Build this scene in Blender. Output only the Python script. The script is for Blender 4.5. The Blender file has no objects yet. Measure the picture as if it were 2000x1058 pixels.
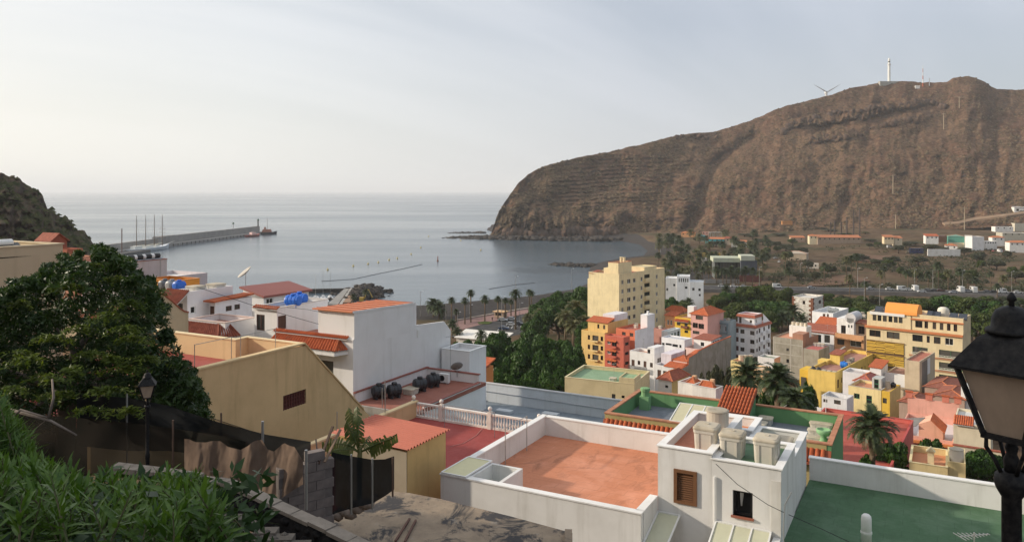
import bpy, math, random
import numpy as np
from mathutils import Vector, Matrix
random.seed(7); RNG = np.random.default_rng(11)
S = bpy.context.scene; COL = S.collection
R = math.radians
# ---------------- camera (level, with a falling lens shift), world, sun, exposure ----------------
F, CX, HY, CZ = 1540.0, 1000.0, 372.0, 60.0
cd = bpy.data.cameras.new('camera'); cam = bpy.data.objects.new('camera', cd); COL.objects.link(cam)
cd.sensor_width = 36; cd.lens = 36*F/2000; cd.shift_y = -(529-HY)/2000
cd.clip_start = .1; cd.clip_end = 120000
cam.location = (0, 0, CZ); cam.rotation_euler = (R(90), 0, 0); S.camera = cam
SUN_AZ, SUN_EL = -83.0, 21.0          # degrees from the view axis (left), height
w = bpy.data.worlds.new('World'); S.world = w; w.use_nodes = True
def build_world():
    nt = w.node_tree; n = nt.nodes; l = nt.links; n.clear()
    out = n.new('ShaderNodeOutputWorld'); bg = n.new('ShaderNodeBackground')
    sky = n.new('ShaderNodeTexSky'); sky.sky_type = 'NISHITA'; sky.sun_disc = False
    sky.sun_elevation = R(SUN_EL); sky.sun_rotation = R(SUN_AZ)
    sky.air_density = 1.0; sky.dust_density = 3.0; sky.ozone_density = 1.5; sky.altitude = 60
    # thin high cloud veil: stretched noise on the direction, brighter towards the sun like the sky itself
    tc = n.new('ShaderNodeTexCoord'); sep = n.new('ShaderNodeSeparateXYZ'); l.new(tc.outputs['Generated'], sep.inputs[0])
    zc = n.new('ShaderNodeMath'); zc.operation = 'MAXIMUM'; zc.inputs[1].default_value = 0.0; l.new(sep.outputs['Z'], zc.inputs[0])
    za = n.new('ShaderNodeMath'); za.operation = 'ADD'; za.inputs[1].default_value = .34; l.new(zc.outputs[0], za.inputs[0])
    dv = n.new('ShaderNodeVectorMath'); dv.operation = 'DIVIDE'; l.new(tc.outputs['Generated'], dv.inputs[0])
    cz = n.new('ShaderNodeCombineXYZ'); [l.new(za.outputs[0], cz.inputs[i]) for i in range(3)]; l.new(cz.outputs[0], dv.inputs[1])
    mp = n.new('ShaderNodeMapping'); mp.vector_type = 'TEXTURE'; mp.inputs['Rotation'].default_value = (0, 0, R(38)); mp.inputs['Scale'].default_value = (2.6, .5, 1)
    l.new(dv.outputs[0], mp.inputs[0])
    n1 = n.new('ShaderNodeTexNoise'); n1.inputs['Scale'].default_value = .9; n1.inputs['Detail'].default_value = 5; n1.inputs['Roughness'].default_value = .5; n1.inputs['Distortion'].default_value = .5
    l.new(mp.outputs[0], n1.inputs['Vector'])
    cr = n.new('ShaderNodeMapRange'); cr.inputs['From Min'].default_value = .36; cr.inputs['From Max'].default_value = .62
    cr.inputs['To Min'].default_value = .60; cr.inputs['To Max'].default_value = .93; l.new(n1.outputs['Fac'], cr.inputs['Value'])
    # glow of the hazy veil around the sun
    sd = n.new('ShaderNodeVectorMath'); sd.operation = 'DOT_PRODUCT'
    a, e = R(SUN_AZ), R(SUN_EL)
    sd.inputs[1].default_value = (math.sin(a)*math.cos(e), math.cos(a)*math.cos(e), math.sin(e)); l.new(tc.outputs['Generated'], sd.inputs[0])
    gl = n.new('ShaderNodeMapRange'); gl.inputs['From Min'].default_value = -.75; gl.inputs['From Max'].default_value = .9
    l.new(sd.outputs['Value'], gl.inputs['Value'])
    ramp = n.new('ShaderNodeValToRGB'); ramp.color_ramp.elements[0].color = (3.8, 4.4, 5.1, 1); ramp.color_ramp.elements[1].color = (8.8, 8.6, 8.1, 1)
    e1 = ramp.color_ramp.elements.new(.45); e1.color = (5.45, 5.8, 6.5, 1)
    e2 = ramp.color_ramp.elements.new(.72); e2.color = (7.5, 7.65, 7.8, 1)
    l.new(gl.outputs[0], ramp.inputs[0])
    # the veil is warmer and thicker low down
    hz = n.new('ShaderNodeMapRange'); hz.inputs['From Min'].default_value = 0; hz.inputs['From Max'].default_value = .20; hz.inputs['To Min'].default_value = 1; hz.inputs['To Max'].default_value = 0
    l.new(sep.outputs['Z'], hz.inputs['Value'])
    wm = n.new('ShaderNodeMix'); wm.data_type = 'RGBA'; wm.blend_type = 'MULTIPLY'; wm.inputs['B'].default_value = (1.06, 1.03, .95, 1)
    l.new(hz.outputs[0], wm.inputs['Factor']); l.new(ramp.outputs[0], wm.inputs['A'])
    mx = n.new('ShaderNodeMix'); mx.data_type = 'RGBA'; lf = n.new('ShaderNodeMix'); lf.inputs['B'].default_value = .9; l.new(hz.outputs[0], lf.inputs['Factor']); l.new(cr.outputs[0], lf.inputs['A']); l.new(lf.outputs['Result'], mx.inputs['Factor'])
    l.new(sky.outputs[0], mx.inputs['A']); l.new(wm.outputs['Result'], mx.inputs['B'])
    l.new(mx.outputs['Result'], bg.inputs['Color']); bg.inputs['Strength'].default_value = .115
    l.new(bg.outputs[0], out.inputs['Surface'])
build_world()
sl = bpy.data.lights.new('sun', 'SUN'); sl.energy = 3.9; sl.angle = R(1.2); sl.color = (1, .875, .71)
so = bpy.data.objects.new('sun', sl); COL.objects.link(so)
so.rotation_euler = Vector((math.sin(R(SUN_AZ))*math.cos(R(SUN_EL)), math.cos(R(SUN_AZ))*math.cos(R(SUN_EL)), math.sin(R(SUN_EL)))).to_track_quat('Z', 'Y').to_euler()
S.view_settings.view_transform = 'Standard'; S.view_settings.look = 'None'; S.view_settings.exposure = .12; S.view_settings.gamma = 1
S.cycles.use_denoising = True; S.cycles.max_bounces = 6; S.cycles.diffuse_bounces = 3; S.cycles.glossy_bounces = 3; S.cycles.transmission_bounces = 4; S.cycles.transparent_max_bounces = 8
S.cycles.volume_bounces = 1; S.cycles.caustics_reflective = False; S.cycles.caustics_refractive = False

# ---------------- measuring: photograph pixel + distance -> point in the place ----------------
def W(px, py, Y): return Vector(((px-CX)/F*Y, Y, CZ-(py-HY)/F*Y))
def G(px, py, z): return W(px, py, F*(CZ-z)/(py-HY))

# ---------------- noise in numpy ----------------
_pt = RNG.random((257, 257))
def vnoise(x, y):
    xi = np.floor(x).astype(int); yi = np.floor(y).astype(int); fx = x-xi; fy = y-yi
    fx = fx*fx*(3-2*fx); fy = fy*fy*(3-2*fy); a = xi % 256; b = yi % 256; a1 = (xi+1) % 256; b1 = (yi+1) % 256
    return (_pt[a, b]*(1-fx)+_pt[a1, b]*fx)*(1-fy)+(_pt[a, b1]*(1-fx)+_pt[a1, b1]*fx)*fy
def fbm(x, y, o=4, g=.5):
    s = 0; k = 1; t = 0
    for i in range(o):
        s = s+k*vnoise(x*2**i+17.3*i, y*2**i+5.1*i); t += k; k *= g
    return s/t-.5
def sst(a, b, x):
    t = np.clip((x-a)/(b-a), 0, 1); return t*t*(3-2*t)

# ---------------- mesh helpers ----------------
class MB:
    def __init__(s): s.v = []; s.f = []
    def add(s, vs, fs):
        k = len(s.v); s.v += [tuple(p) for p in vs]; s.f += [tuple(i+k for i in f) for f in fs]; return s
    def box(s, x0, x1, y0, y1, z0, z1, M=None):
        p = [(x0,y0,z0),(x1,y0,z0),(x1,y1,z0),(x0,y1,z0),(x0,y0,z1),(x1,y0,z1),(x1,y1,z1),(x0,y1,z1)]
        if M is not None: p = [M @ Vector(q) for q in p]
        return s.add(p, [(0,3,2,1),(4,5,6,7),(0,1,5,4),(1,2,6,5),(2,3,7,6),(3,0,4,7)])
    def frustum(s, a, b, z0, z1, c=(0,0)):
        x, y = c
        p = [(x-a[0],y-a[1],z0),(x+a[0],y-a[1],z0),(x+a[0],y+a[1],z0),(x-a[0],y+a[1],z0),(x-b[0],y-b[1],z1),(x+b[0],y-b[1],z1),(x+b[0],y+b[1],z1),(x-b[0],y+b[1],z1)]
        return s.add(p, [(0,3,2,1),(4,5,6,7),(0,1,5,4),(1,2,6,5),(2,3,7,6),(3,0,4,7)])
    def bar(s, p, q, w, h=None):
        p = Vector(p); q = Vector(q); h = h or w; d = q-p; L = d.length
        return s.box(0, L, -w/2, w/2, -h/2, h/2, Matrix.Translation(p) @ d.to_track_quat('X', 'Z').to_matrix().to_4x4())
    def tube(s, pts, rad, n=6, cap=True):
        pts = [Vector(p) for p in pts]; k = len(s.v); m = len(pts)
        if not hasattr(rad, '__len__'): rad = [rad]*m
        for i, p in enumerate(pts):
            d = (pts[min(i+1, m-1)]-pts[max(i-1, 0)]); q = d.to_track_quat('Z', 'Y')
            for j in range(n):
                a = 2*math.pi*j/n; s.v.append(tuple(p+q @ Vector((rad[i]*math.cos(a), rad[i]*math.sin(a), 0))))
        for i in range(m-1):
            for j in range(n):
                s.f.append((k+i*n+j, k+i*n+(j+1) % n, k+(i+1)*n+(j+1) % n, k+(i+1)*n+j))
        if cap: s.f.append(tuple(k+j for j in range(n))[::-1]); s.f.append(tuple(k+(m-1)*n+j for j in range(n)))
        return s
    def lathe(s, prof, n=12, c=(0,0,0), M=None):
        k = len(s.v); m = len(prof)
        for r, z in prof:
            for j in range(n):
                a = 2*math.pi*(j+.5)/n; p = Vector((c[0]+r*math.cos(a), c[1]+r*math.sin(a), c[2]+z))
                s.v.append(tuple(M @ p if M is not None else p))
        for i in range(m-1):
            for j in range(n): s.f.append((k+i*n+j, k+i*n+(j+1) % n, k+(i+1)*n+(j+1) % n, k+(i+1)*n+j))
        s.f.append(tuple(k+j for j in range(n))[::-1]); s.f.append(tuple(k+(m-1)*n+j for j in range(n))); return s
    def rrect(s, prof, r=.3, n=4):          # rounded square section, prof = (half width, z)
        k = len(s.v); q = 4*(n+1)
        for a, z in prof:
            for c in range(4):
                for i in range(n+1):
                    t = math.pi/2*(c+i/n); rr = a*r; sx = (1,-1,-1,1)[c]; sy = (1,1,-1,-1)[c]; s.v.append((sx*(a-rr)+rr*math.cos(t), sy*(a-rr)+rr*math.sin(t), z))
        for j in range(len(prof)-1):
            for i in range(q): s.f.append((k+j*q+i, k+j*q+(i+1) % q, k+(j+1)*q+(i+1) % q, k+(j+1)*q+i))
        s.f.append(tuple(k+i for i in range(q))[::-1]); s.f.append(tuple(k+(len(prof)-1)*q+i for i in range(q))); return s
    def prism(s, poly, z0, z1):
        n = len(poly)
        return s.add([(x,y,z0) for x,y in poly]+[(x,y,z1) for x,y in poly], [tuple(range(n))[::-1], tuple(range(n,2*n))]+[(i,(i+1)%n,n+(i+1)%n,n+i) for i in range(n)])
    def slab(s, poly3, d):               # planar polygon extruded by vector d
        n = len(poly3); d = Vector(d); a = [Vector(p) for p in poly3]
        return s.add(a+[p+d for p in a], [tuple(range(n)), tuple(range(n,2*n))[::-1]]+[(i,n+i,n+(i+1)%n,(i+1)%n) for i in range(n)])
    def sheet(s, fn, nu, nv):
        k = len(s.v)
        for i in range(nu+1):
            for j in range(nv+1): s.v.append(tuple(fn(i/nu, j/nv)))
        for i in range(nu):
            for j in range(nv): s.f.append((k+i*(nv+1)+j, k+(i+1)*(nv+1)+j, k+(i+1)*(nv+1)+j+1, k+i*(nv+1)+j+1))
        return s
    def mesh(s, name, mat, smooth=False):
        me = bpy.data.meshes.new(name); me.from_pydata(s.v, [], s.f); me.validate()
        if mat: me.materials.append(mat)
        if smooth: me.polygons.foreach_set('use_smooth', [True]*len(me.polygons))
        return me
    def build(s, name, mat, parent=None, smooth=False):
        return link(name, s.mesh(name, mat, smooth), parent)
def link(name, me, parent=None, loc=None, rot=None, scale=None):
    o = bpy.data.objects.new(name, me); COL.objects.link(o)
    if parent is not None: o.parent = parent
    if loc is not None: o.location = loc
    if rot is not None: o.rotation_euler = rot
    if scale is not None: o.scale = scale if hasattr(scale, '__len__') else (scale,)*3
    return o
def npmesh(name, V, Fq, mat, smooth=False):     # V (n,3), Fq (m,3 or 4)
    me = bpy.data.meshes.new(name); V = np.asarray(V, np.float32); Fq = np.asarray(Fq, np.int32); k = Fq.shape[1]; m = len(Fq)
    me.vertices.add(len(V)); me.vertices.foreach_set('co', V.ravel())
    me.loops.add(m*k); me.loops.foreach_set('vertex_index', Fq.ravel())
    me.polygons.add(m); me.polygons.foreach_set('loop_start', np.arange(0, m*k, k, dtype=np.int32))
    if smooth: me.polygons.foreach_set('use_smooth', np.ones(m, bool))
    me.update(calc_edges=True); me.materials.append(mat); return me
def gridfaces(nu, nv):
    i, j = np.meshgrid(np.arange(nu-1), np.arange(nv-1), indexing='ij'); a = (i*nv+j).ravel()
    return np.stack([a, a+nv, a+nv+1, a+1], 1)
def tag(o, label, cat, group=None):
    o['label'] = label; o['category'] = cat
    if group: o['group'] = group
    return o
def struct(o, label=None):
    o['kind'] = 'structure'
    if label: o['label'] = label
    return o
def thing(name, label, cat, loc=(0,0,0), rz=0, group=None):
    o = bpy.data.objects.new(name, None); COL.objects.link(o); o.location = loc; o.rotation_euler = (0,0,rz); o.empty_display_size = .2
    return tag(o, label, cat, group)
def copy_tree(o, parent=None):
    c = o.copy(); COL.objects.link(c); c.parent = parent
    for ch in list(o.children): copy_tree(ch, c)
    return c
ORD = ['first','second','third','fourth','fifth','sixth','seventh','eighth','ninth','tenth','eleventh','twelfth','thirteenth','fourteenth','fifteenth','sixteenth','seventeenth','eighteenth','nineteenth','twentieth']
def nth(i, n=None, a='leftmost', b='rightmost'):
    if i == 0: return a
    if n is not None and i == n-1: return b
    return (ORD[i] if i < 20 else 'twenty-'+ORD[i-20])+' from the left'

# ---------------- materials ----------------
_M = {}
def nodes(name):
    m = bpy.data.materials.new(name); m.use_nodes = True; nt = m.node_tree; b = nt.nodes['Principled BSDF']; return m, nt, b
def noise(nt, scale, detail=4, rough=.55, vec=None, sc=None, dist=0):
    n = nt.nodes.new('ShaderNodeTexNoise'); n.inputs['Scale'].default_value = scale; n.inputs['Detail'].default_value = detail; n.inputs['Roughness'].default_value = rough; n.inputs['Distortion'].default_value = dist
    if vec is not None:
        if sc is not None:
            mp = nt.nodes.new('ShaderNodeMapping'); mp.inputs['Scale'].default_value = sc; nt.links.new(vec, mp.inputs[0]); vec = mp.outputs[0]
        nt.links.new(vec, n.inputs['Vector'])
    return n.outputs['Fac']
def mrange(nt, v, a, b, c=0, d=1):
    n = nt.nodes.new('ShaderNodeMapRange'); n.inputs['From Min'].default_value = a; n.inputs['From Max'].default_value = b; n.inputs['To Min'].default_value = c; n.inputs['To Max'].default_value = d
    nt.links.new(v, n.inputs['Value']); return n.outputs[0]
def mix(nt, fac, A, B, mode='MIX'):
    n = nt.nodes.new('ShaderNodeMix'); n.data_type = 'RGBA'; n.blend_type = mode
    for k, x in (('Factor', fac), ('A', A), ('B', B)):
        if isinstance(x, (int, float)): n.inputs[k].default_value = x
        elif isinstance(x, tuple): n.inputs[k].default_value = x if len(x) == 4 else x+(1,)
        else: nt.links.new(x, n.inputs[k])
    return n.outputs['Result']
def bump(nt, b, h, strength=.3, dist=.02):
    n = nt.nodes.new('ShaderNodeBump'); n.inputs['Strength'].default_value = strength; n.inputs['Distance'].default_value = dist
    nt.links.new(h, n.inputs['Height']); nt.links.new(n.outputs[0], b.inputs['Normal'])
def objvec(nt, rnd=True):
    tc = nt.nodes.new('ShaderNodeTexCoord')
    if not rnd: return tc.outputs['Object']
    oi = nt.nodes.new('ShaderNodeObjectInfo'); mu = nt.nodes.new('ShaderNodeMath'); mu.operation = 'MULTIPLY'; mu.inputs[1].default_value = 37.0; nt.links.new(oi.outputs['Random'], mu.inputs[0])
    ad = nt.nodes.new('ShaderNodeVectorMath'); ad.operation = 'ADD'; nt.links.new(tc.outputs['Object'], ad.inputs[0]); nt.links.new(mu.outputs[0], ad.inputs[1]); return ad.outputs[0]
def mul(c, k): return tuple(x*k for x in c)
def plaster(c, wear=.35):
    key = ('pl', c, wear)
    if key in _M: return _M[key]
    m, nt, b = nodes('plaster'); v = objvec(nt)
    grime = (c[0]*.62, c[1]*.60, c[2]*.56)
    big = mrange(nt, noise(nt, .45, 4, .6, v), .42, .72, 0, wear)
    stk = mrange(nt, noise(nt, 1.4, 4, .65, v, (1,1,.10)), .52, .72, 0, wear*1.4)
    fin = mrange(nt, noise(nt, 6, 3, .6, v), .3, .7, 0, .18)
    col = mix(nt, big, c, grime); col = mix(nt, stk, col, grime); col = mix(nt, fin, col, mul(c, 1.08))
    nt.links.new(col, b.inputs['Base Color']); b.inputs['Roughness'].default_value = .92; b.inputs['Specular IOR Level'].default_value = .2
    bump(nt, b, noise(nt, 22, 3, .6, v), .25, .012); _M[key] = m; return m
def deck(c, wear=.5):                     # painted roof terrace: pale wear patches, ponding stains
    key = ('dk', c, wear)
    if key in _M: return _M[key]
    m, nt, b = nodes('roof_paint'); v = objvec(nt)
    pale = tuple(min(1, x*1.2+.08) for x in c); dark = mul(c, .5)
    p = mrange(nt, noise(nt, .5, 5, .62, v, None, .6), .48, .7, 0, wear); q = mrange(nt, noise(nt, .9, 4, .6, v, (1,.55,1), 1.0), .54, .74, 0, wear*1.1)
    col = mix(nt, p, c, pale); col = mix(nt, q, col, dark); col = mix(nt, mrange(nt, noise(nt, 9, 4, .7, v), .35, .75, 0, .25), col, pale)
    bk = nt.nodes.new('ShaderNodeTexBrick'); bk.inputs['Scale'].default_value = .42; bk.inputs['Mortar Size'].default_value = .006; bk.inputs['Mortar Smooth'].default_value = .6; nt.links.new(v, bk.inputs['Vector'])
    col = mix(nt, mrange(nt, bk.outputs['Fac'], 0, 1, 0, .45), col, dark)
    nt.links.new(col, b.inputs['Base Color']); b.inputs['Roughness'].default_value = .8; b.inputs['Specular IOR Level'].default_value = .25; _M[key] = m; return m
def paint(c, rough=.5, metal=0, name='paint', var=.12):
    key = (name, c, rough, metal)
    if key in _M: return _M[key]
    m, nt, b = nodes(name); v = objvec(nt)
    nt.links.new(mix(nt, mrange(nt, noise(nt, 3, 4, .6, v), .35, .7, 0, var*2), c, mul(c, .65)), b.inputs['Base Color'])
    b.inputs['Roughness'].default_value = rough; b.inputs['Metallic'].default_value = metal; _M[key] = m; return m
def terracotta(c=(.55,.16,.055), name='terracotta'):
    key = (name, c)
    if key in _M: return _M[key]
    m, nt, b = nodes(name); v = objvec(nt); oi = nt.nodes.new('ShaderNodeObjectInfo')
    col = mix(nt, mrange(nt, noise(nt, 2.2, 4, .6, v), .35, .7), mul(c, 1.08), (c[0]*.62, c[1]*.55, c[2]*.6))
    col = mix(nt, mrange(nt, oi.outputs['Random'], 0, 1, 0, .35), col, (c[0]*.8, c[1]*.9, c[2]*1.1))
    col = mix(nt, mrange(nt, noise(nt, .7, 4, .7, v), .58, .72, 0, .5), col, (.16,.12,.09))
    nt.links.new(col, b.inputs['Base Color']); b.inputs['Roughness'].default_value = .85; b.inputs['Specular IOR Level'].default_value = .2; _M[key] = m; return m
def glass():
    if 'glass' in _M: return _M['glass']
    m, nt, b = nodes('window_glass'); oi = nt.nodes.new('ShaderNodeObjectInfo')
    col = mix(nt, mrange(nt, oi.outputs['Random'], .45, .55), (.012,.014,.016), (.085,.08,.07))
    nt.links.new(col, b.inputs['Base Color']); b.inputs['Roughness'].default_value = .12; _M['glass'] = m; return m
def leafmat(c, c2, name='foliage', trans=.25, scale=.7, gloss=.35):
    key = (name, c, c2)
    if key in _M: return _M[key]
    m, nt, b = nodes(name); v = objvec(nt)
    col = mix(nt, mrange(nt, noise(nt, scale, 4, .65, v), .36, .66), c, c2)
    col = mix(nt, mrange(nt, noise(nt, scale*9, 2, .5, v), .4, .7, 0, .45), col, mul(c2, 1.25))
    nt.links.new(col, b.inputs['Base Color']); b.inputs['Roughness'].default_value = .5; b.inputs['Specular IOR Level'].default_value = gloss
    tr = nt.nodes.new('ShaderNodeBsdfTranslucent'); nt.links.new(mix(nt, 1.0, col, (1.3,1.35,.7), 'MULTIPLY'), tr.inputs['Color'])
    ms = nt.nodes.new('ShaderNodeMixShader'); ms.inputs[0].default_value = trans
    nt.links.new(b.outputs[0], ms.inputs[1]); nt.links.new(tr.outputs[0], ms.inputs[2]); nt.links.new(ms.outputs[0], nt.nodes['Material Output'].inputs['Surface']); _M[key] = m; return m
def rough(c, c2, scale=1.0, bs=.5, bd=.1, name='ground', c3=None):
    key = (name, c, c2, scale)
    if key in _M: return _M[key]
    m, nt, b = nodes(name); v = objvec(nt, False); f = noise(nt, scale, 8, .65, v)
    col = mix(nt, mrange(nt, f, .38, .64), c, c2)
    if c3: col = mix(nt, mrange(nt, noise(nt, scale*.31, 5, .6, v), .5, .64), col, c3)
    nt.links.new(col, b.inputs['Base Color']); b.inputs['Roughness'].default_value = .95; b.inputs['Specular IOR Level'].default_value = .1
    bump(nt, b, noise(nt, scale*3, 6, .7, v), bs, bd); _M[key] = m; return m

WHITE = (.80,.79,.77); LILAC = (.74,.72,.74); CREAM = (.76,.64,.38); YEL = (.80,.58,.16); TAN = (.60,.46,.26)
RED = (.36,.075,.06); ORANGE = (.58,.22,.10); GREEN = (.09,.20,.10); BLACKM = paint((.012,.012,.014), .45, .3, 'black_iron')
STEEL = paint((.42,.42,.42), .4, .7, 'galvanised_steel'); WHITEM = paint((.78,.78,.76), .5, 0, 'white_paint'); BROWNW = paint((.085,.035,.02), .6, 0, 'brown_wood')
CONC = plaster((.36,.34,.31), .6); PVC = paint((.62,.58,.50), .55, 0, 'cream_plastic'); DARKR = paint((.10,.03,.025), .7, 0, 'dark_red_wood')
GRN = paint((.02,.17,.07), .5, 0, 'green_paint')
# ================= terrain =================
SHORE = np.array([(-700,380),(-420,430),(-372,560),(-380,690),(-372,705),(-352,690),(-300,520),(-200,420),(-150,395),(-112,398),(-49,408),(0,440),(31,476),(47,519),(52,585),(60,640),(82,672),(110,700),(131,783),(139,872),(126,940),(60,962),(-10,985),(-40,1200),(100,1700),(1600,1700),(1600,-60),(-700,-60)], float)
def inpoly(x, y, P):
    r = np.zeros(x.shape, bool); j = len(P)-1
    for i in range(len(P)):
        xi, yi = P[i]; xj, yj = P[j]
        c = ((yi > y) != (yj > y)) & (x < (xj-xi)*(y-yi)/(yj-yi+1e-9)+xi); r ^= c; j = i
    return r
def sdf(x, y, P, n=None):
    d = np.full(x.shape, 1e9); n = n or len(P)
    for i in range(n-1):
        a, b = P[i], P[i+1]; e = b-a; t = np.clip(((x-a[0])*e[0]+(y-a[1])*e[1])/(e@e), 0, 1)
        d = np.minimum(d, np.hypot(x-a[0]-t*e[0], y-a[1]-t*e[1]))
    return np.where(inpoly(x, y, P), d, -d)
_ty = [-20, 0, 4, 8, 12, 16, 22, 30, 40, 50, 70, 100, 130, 170, 220, 300, 400, 700, 900]
_tz = [58.4, 58.2, 56.6, 55.4, 53.6, 51, 46, 40.5, 36, 32, 27, 20, 14, 9.5, 6, 4.4, 4, 5, 7]
def Tz(x, y):
    x = np.asarray(x, float); y = np.asarray(y, float)
    z = np.interp(y, _ty, _tz)
    left = sst(-2, -34, x)*(1-sst(120, 190, y))*sst(20, 45, y)*15
    z = z+sst(-4, -9, x)*sst(16.5, 23, y)*(1-sst(26, 36, y))*6.0
    z = np.maximum(z, (1-sst(18, 30, y))*(np.clip(-24-x, 0, 34)+58)*sst(-21, -25, x))  # unseen slope left of the view, raised to cast shade over the foreground
    z = z+left-sst(2, 10, x)*sst(2, 6, y)*(1-sst(10, 24, y))*3.5
    farr = sst(260, 420, x)*sst(560, 850, y)*7+sst(640, 900, y)*sst(120, 260, x)*3
    z = z+farr
    sd = sdf(x, y, SHORE, 24)
    sh = np.clip(sd/26, -1, 1); return np.where(sd < 26, np.where(sd < 0, -2.5, -2.5+(z+2.5)*sst(-.35, 1, sh)), z)
def tz(x, y): return float(Tz(np.array([x]), np.array([y]))[0])
def ground():
    xs = np.concatenate([np.arange(-700, -56, 14), np.arange(-56, 56, 1.6), np.arange(56, 200, 5), np.arange(200, 1600, 16)])
    ys = np.concatenate([np.arange(-24, 110, 1.6), np.arange(110, 720, 5), np.arange(720, 1300, 14)])
    X, Y = np.meshgrid(xs, ys, indexing='ij'); Z = Tz(X, Y); sd = sdf(X, Y, SHORE, 24)
    Z = Z+np.where((Y > 2) & (Y < 100), fbm(X*.5, Y*.5, 3)*.5, 0)+np.where((sd > 40) & (Y > 430), fbm(X*.03, Y*.03, 4)*2.2*sst(430, 560, Y), 0)
    V = np.stack([X, Y, Z], -1).reshape(-1, 3); Fq = gridfaces(len(xs), len(ys))
    fx = X.ravel()[Fq].mean(1); fy = Y.ravel()[Fq].mean(1); fs = sd.ravel()[Fq].mean(1)
    beach = (fs < np.where(fy < 560, 84, 30)) & (fx > -160) & (fx < np.where(fy < 480, 46, 152)) & (fy > 340) & (fs > -25)
    earth = rough((.085,.052,.032), (.15,.105,.062), .09, .8, .6, 'dry_earth', (.052,.052,.024))
    sand = rough((.038,.034,.033), (.058,.052,.050), .35, .3, .1, 'black_sand')
    def sub(name, k, m):
        f = Fq[k]; u, inv = np.unique(f, return_inverse=True); return struct(link(name, npmesh(name, V[u], inv.reshape(f.shape), m, True)))
    sub('ground', ~beach & (fs > -40), earth); sub('beach', beach, sand)
ground()
def sea():
    m, nt, b = nodes('sea_water'); tc = nt.nodes.new('ShaderNodeTexCoord'); v = tc.outputs['Object']
    col = mix(nt, mrange(nt, noise(nt, .0022, 4, .55, v, (.35,1,1)), .4, .62), (.055,.085,.112), (.080,.112,.138))
    nt.links.new(col, b.inputs['Base Color']); b.inputs['IOR'].default_value = 1.33
    b.inputs['Roughness'].default_value = .16
    rg = mrange(nt, noise(nt, .004, 4, .6, v, (.22,1,1), .6), .36, .66, .15, .26); nt.links.new(rg, b.inputs['Roughness'])
    w1 = noise(nt, .085, 3, .6, v, (.45,1.0,1)); w2 = noise(nt, .55, 3, .6, v, (.6,1,1))
    ad = nt.nodes.new('ShaderNodeMath'); ad.operation = 'MULTIPLY_ADD'; ad.inputs[1].default_value = .35; nt.links.new(w2, ad.inputs[0]); nt.links.new(w1, ad.inputs[2])
    bump(nt, b, ad.outputs[0], .30, 1.0)
    V = []; 
    xs = [-60000,-9000,-2000,-700,0,700,2000,9000,60000]; ys = [150,400,700,1100,1800,3500,9000,25000,70000]
    V = [(x, y, 0) for x in xs for y in ys]
    struct(link('sea', npmesh('sea', V, gridfaces(len(xs), len(ys)), m)))
sea()

# ---- hillsides: columns of sight, each with its own base and ridge distance; relief pushes the surface to or from the viewer ----
def hillmat(kind):
    m, nt, b = nodes('hillside'); v = objvec(nt, False); geo = nt.nodes.new('ShaderNodeNewGeometry'); sp = nt.nodes.new('ShaderNodeSeparateXYZ'); nt.links.new(geo.outputs['Normal'], sp.inputs[0])
    if kind == 'right':
        earth, tan, rock = (.128,.070,.047), (.175,.114,.071), (.050,.041,.038); s = 1
    else:
        earth, tan, rock = (.125,.082,.062), (.085,.082,.045), (.062,.048,.042); s = 3
    col = mix(nt, mrange(nt, noise(nt, .006*s, 6, .6, v), .4, .64), earth, tan)
    col = mix(nt, mrange(nt, noise(nt, .035*s, 5, .7, v), .42, .66, 0, .8), col, mul(earth, .62))
    col = mix(nt, mrange(nt, noise(nt, .16*s, 4, .75, v), .50, .62, 0, .9), col, mul(tan, 1.15))
    col = mix(nt, mrange(nt, noise(nt, .22*s, 3, .7, v), .53, .62, 0, .9), col, (.036,.032,.024))
    if kind == 'left': col = mix(nt, mrange(nt, noise(nt, .05, 5, .7, v), .48, .6, 0, .9), col, (.035,.048,.018))
    col = mix(nt, mrange(nt, sp.outputs['Z'], .50, .74, 1, 0), col, mix(nt, mrange(nt, noise(nt, .08*s, 4, .7, v), .4, .65), rock, mul(earth, .8)))
    nt.links.new(col, b.inputs['Base Color']); b.inputs['Roughness'].default_value = 1; b.inputs['Specular IOR Level'].default_value = .05
    bump(nt, b, noise(nt, .13*s, 6, .75, v), 1.0, 2.3/s); return m
HILL = {}
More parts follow.
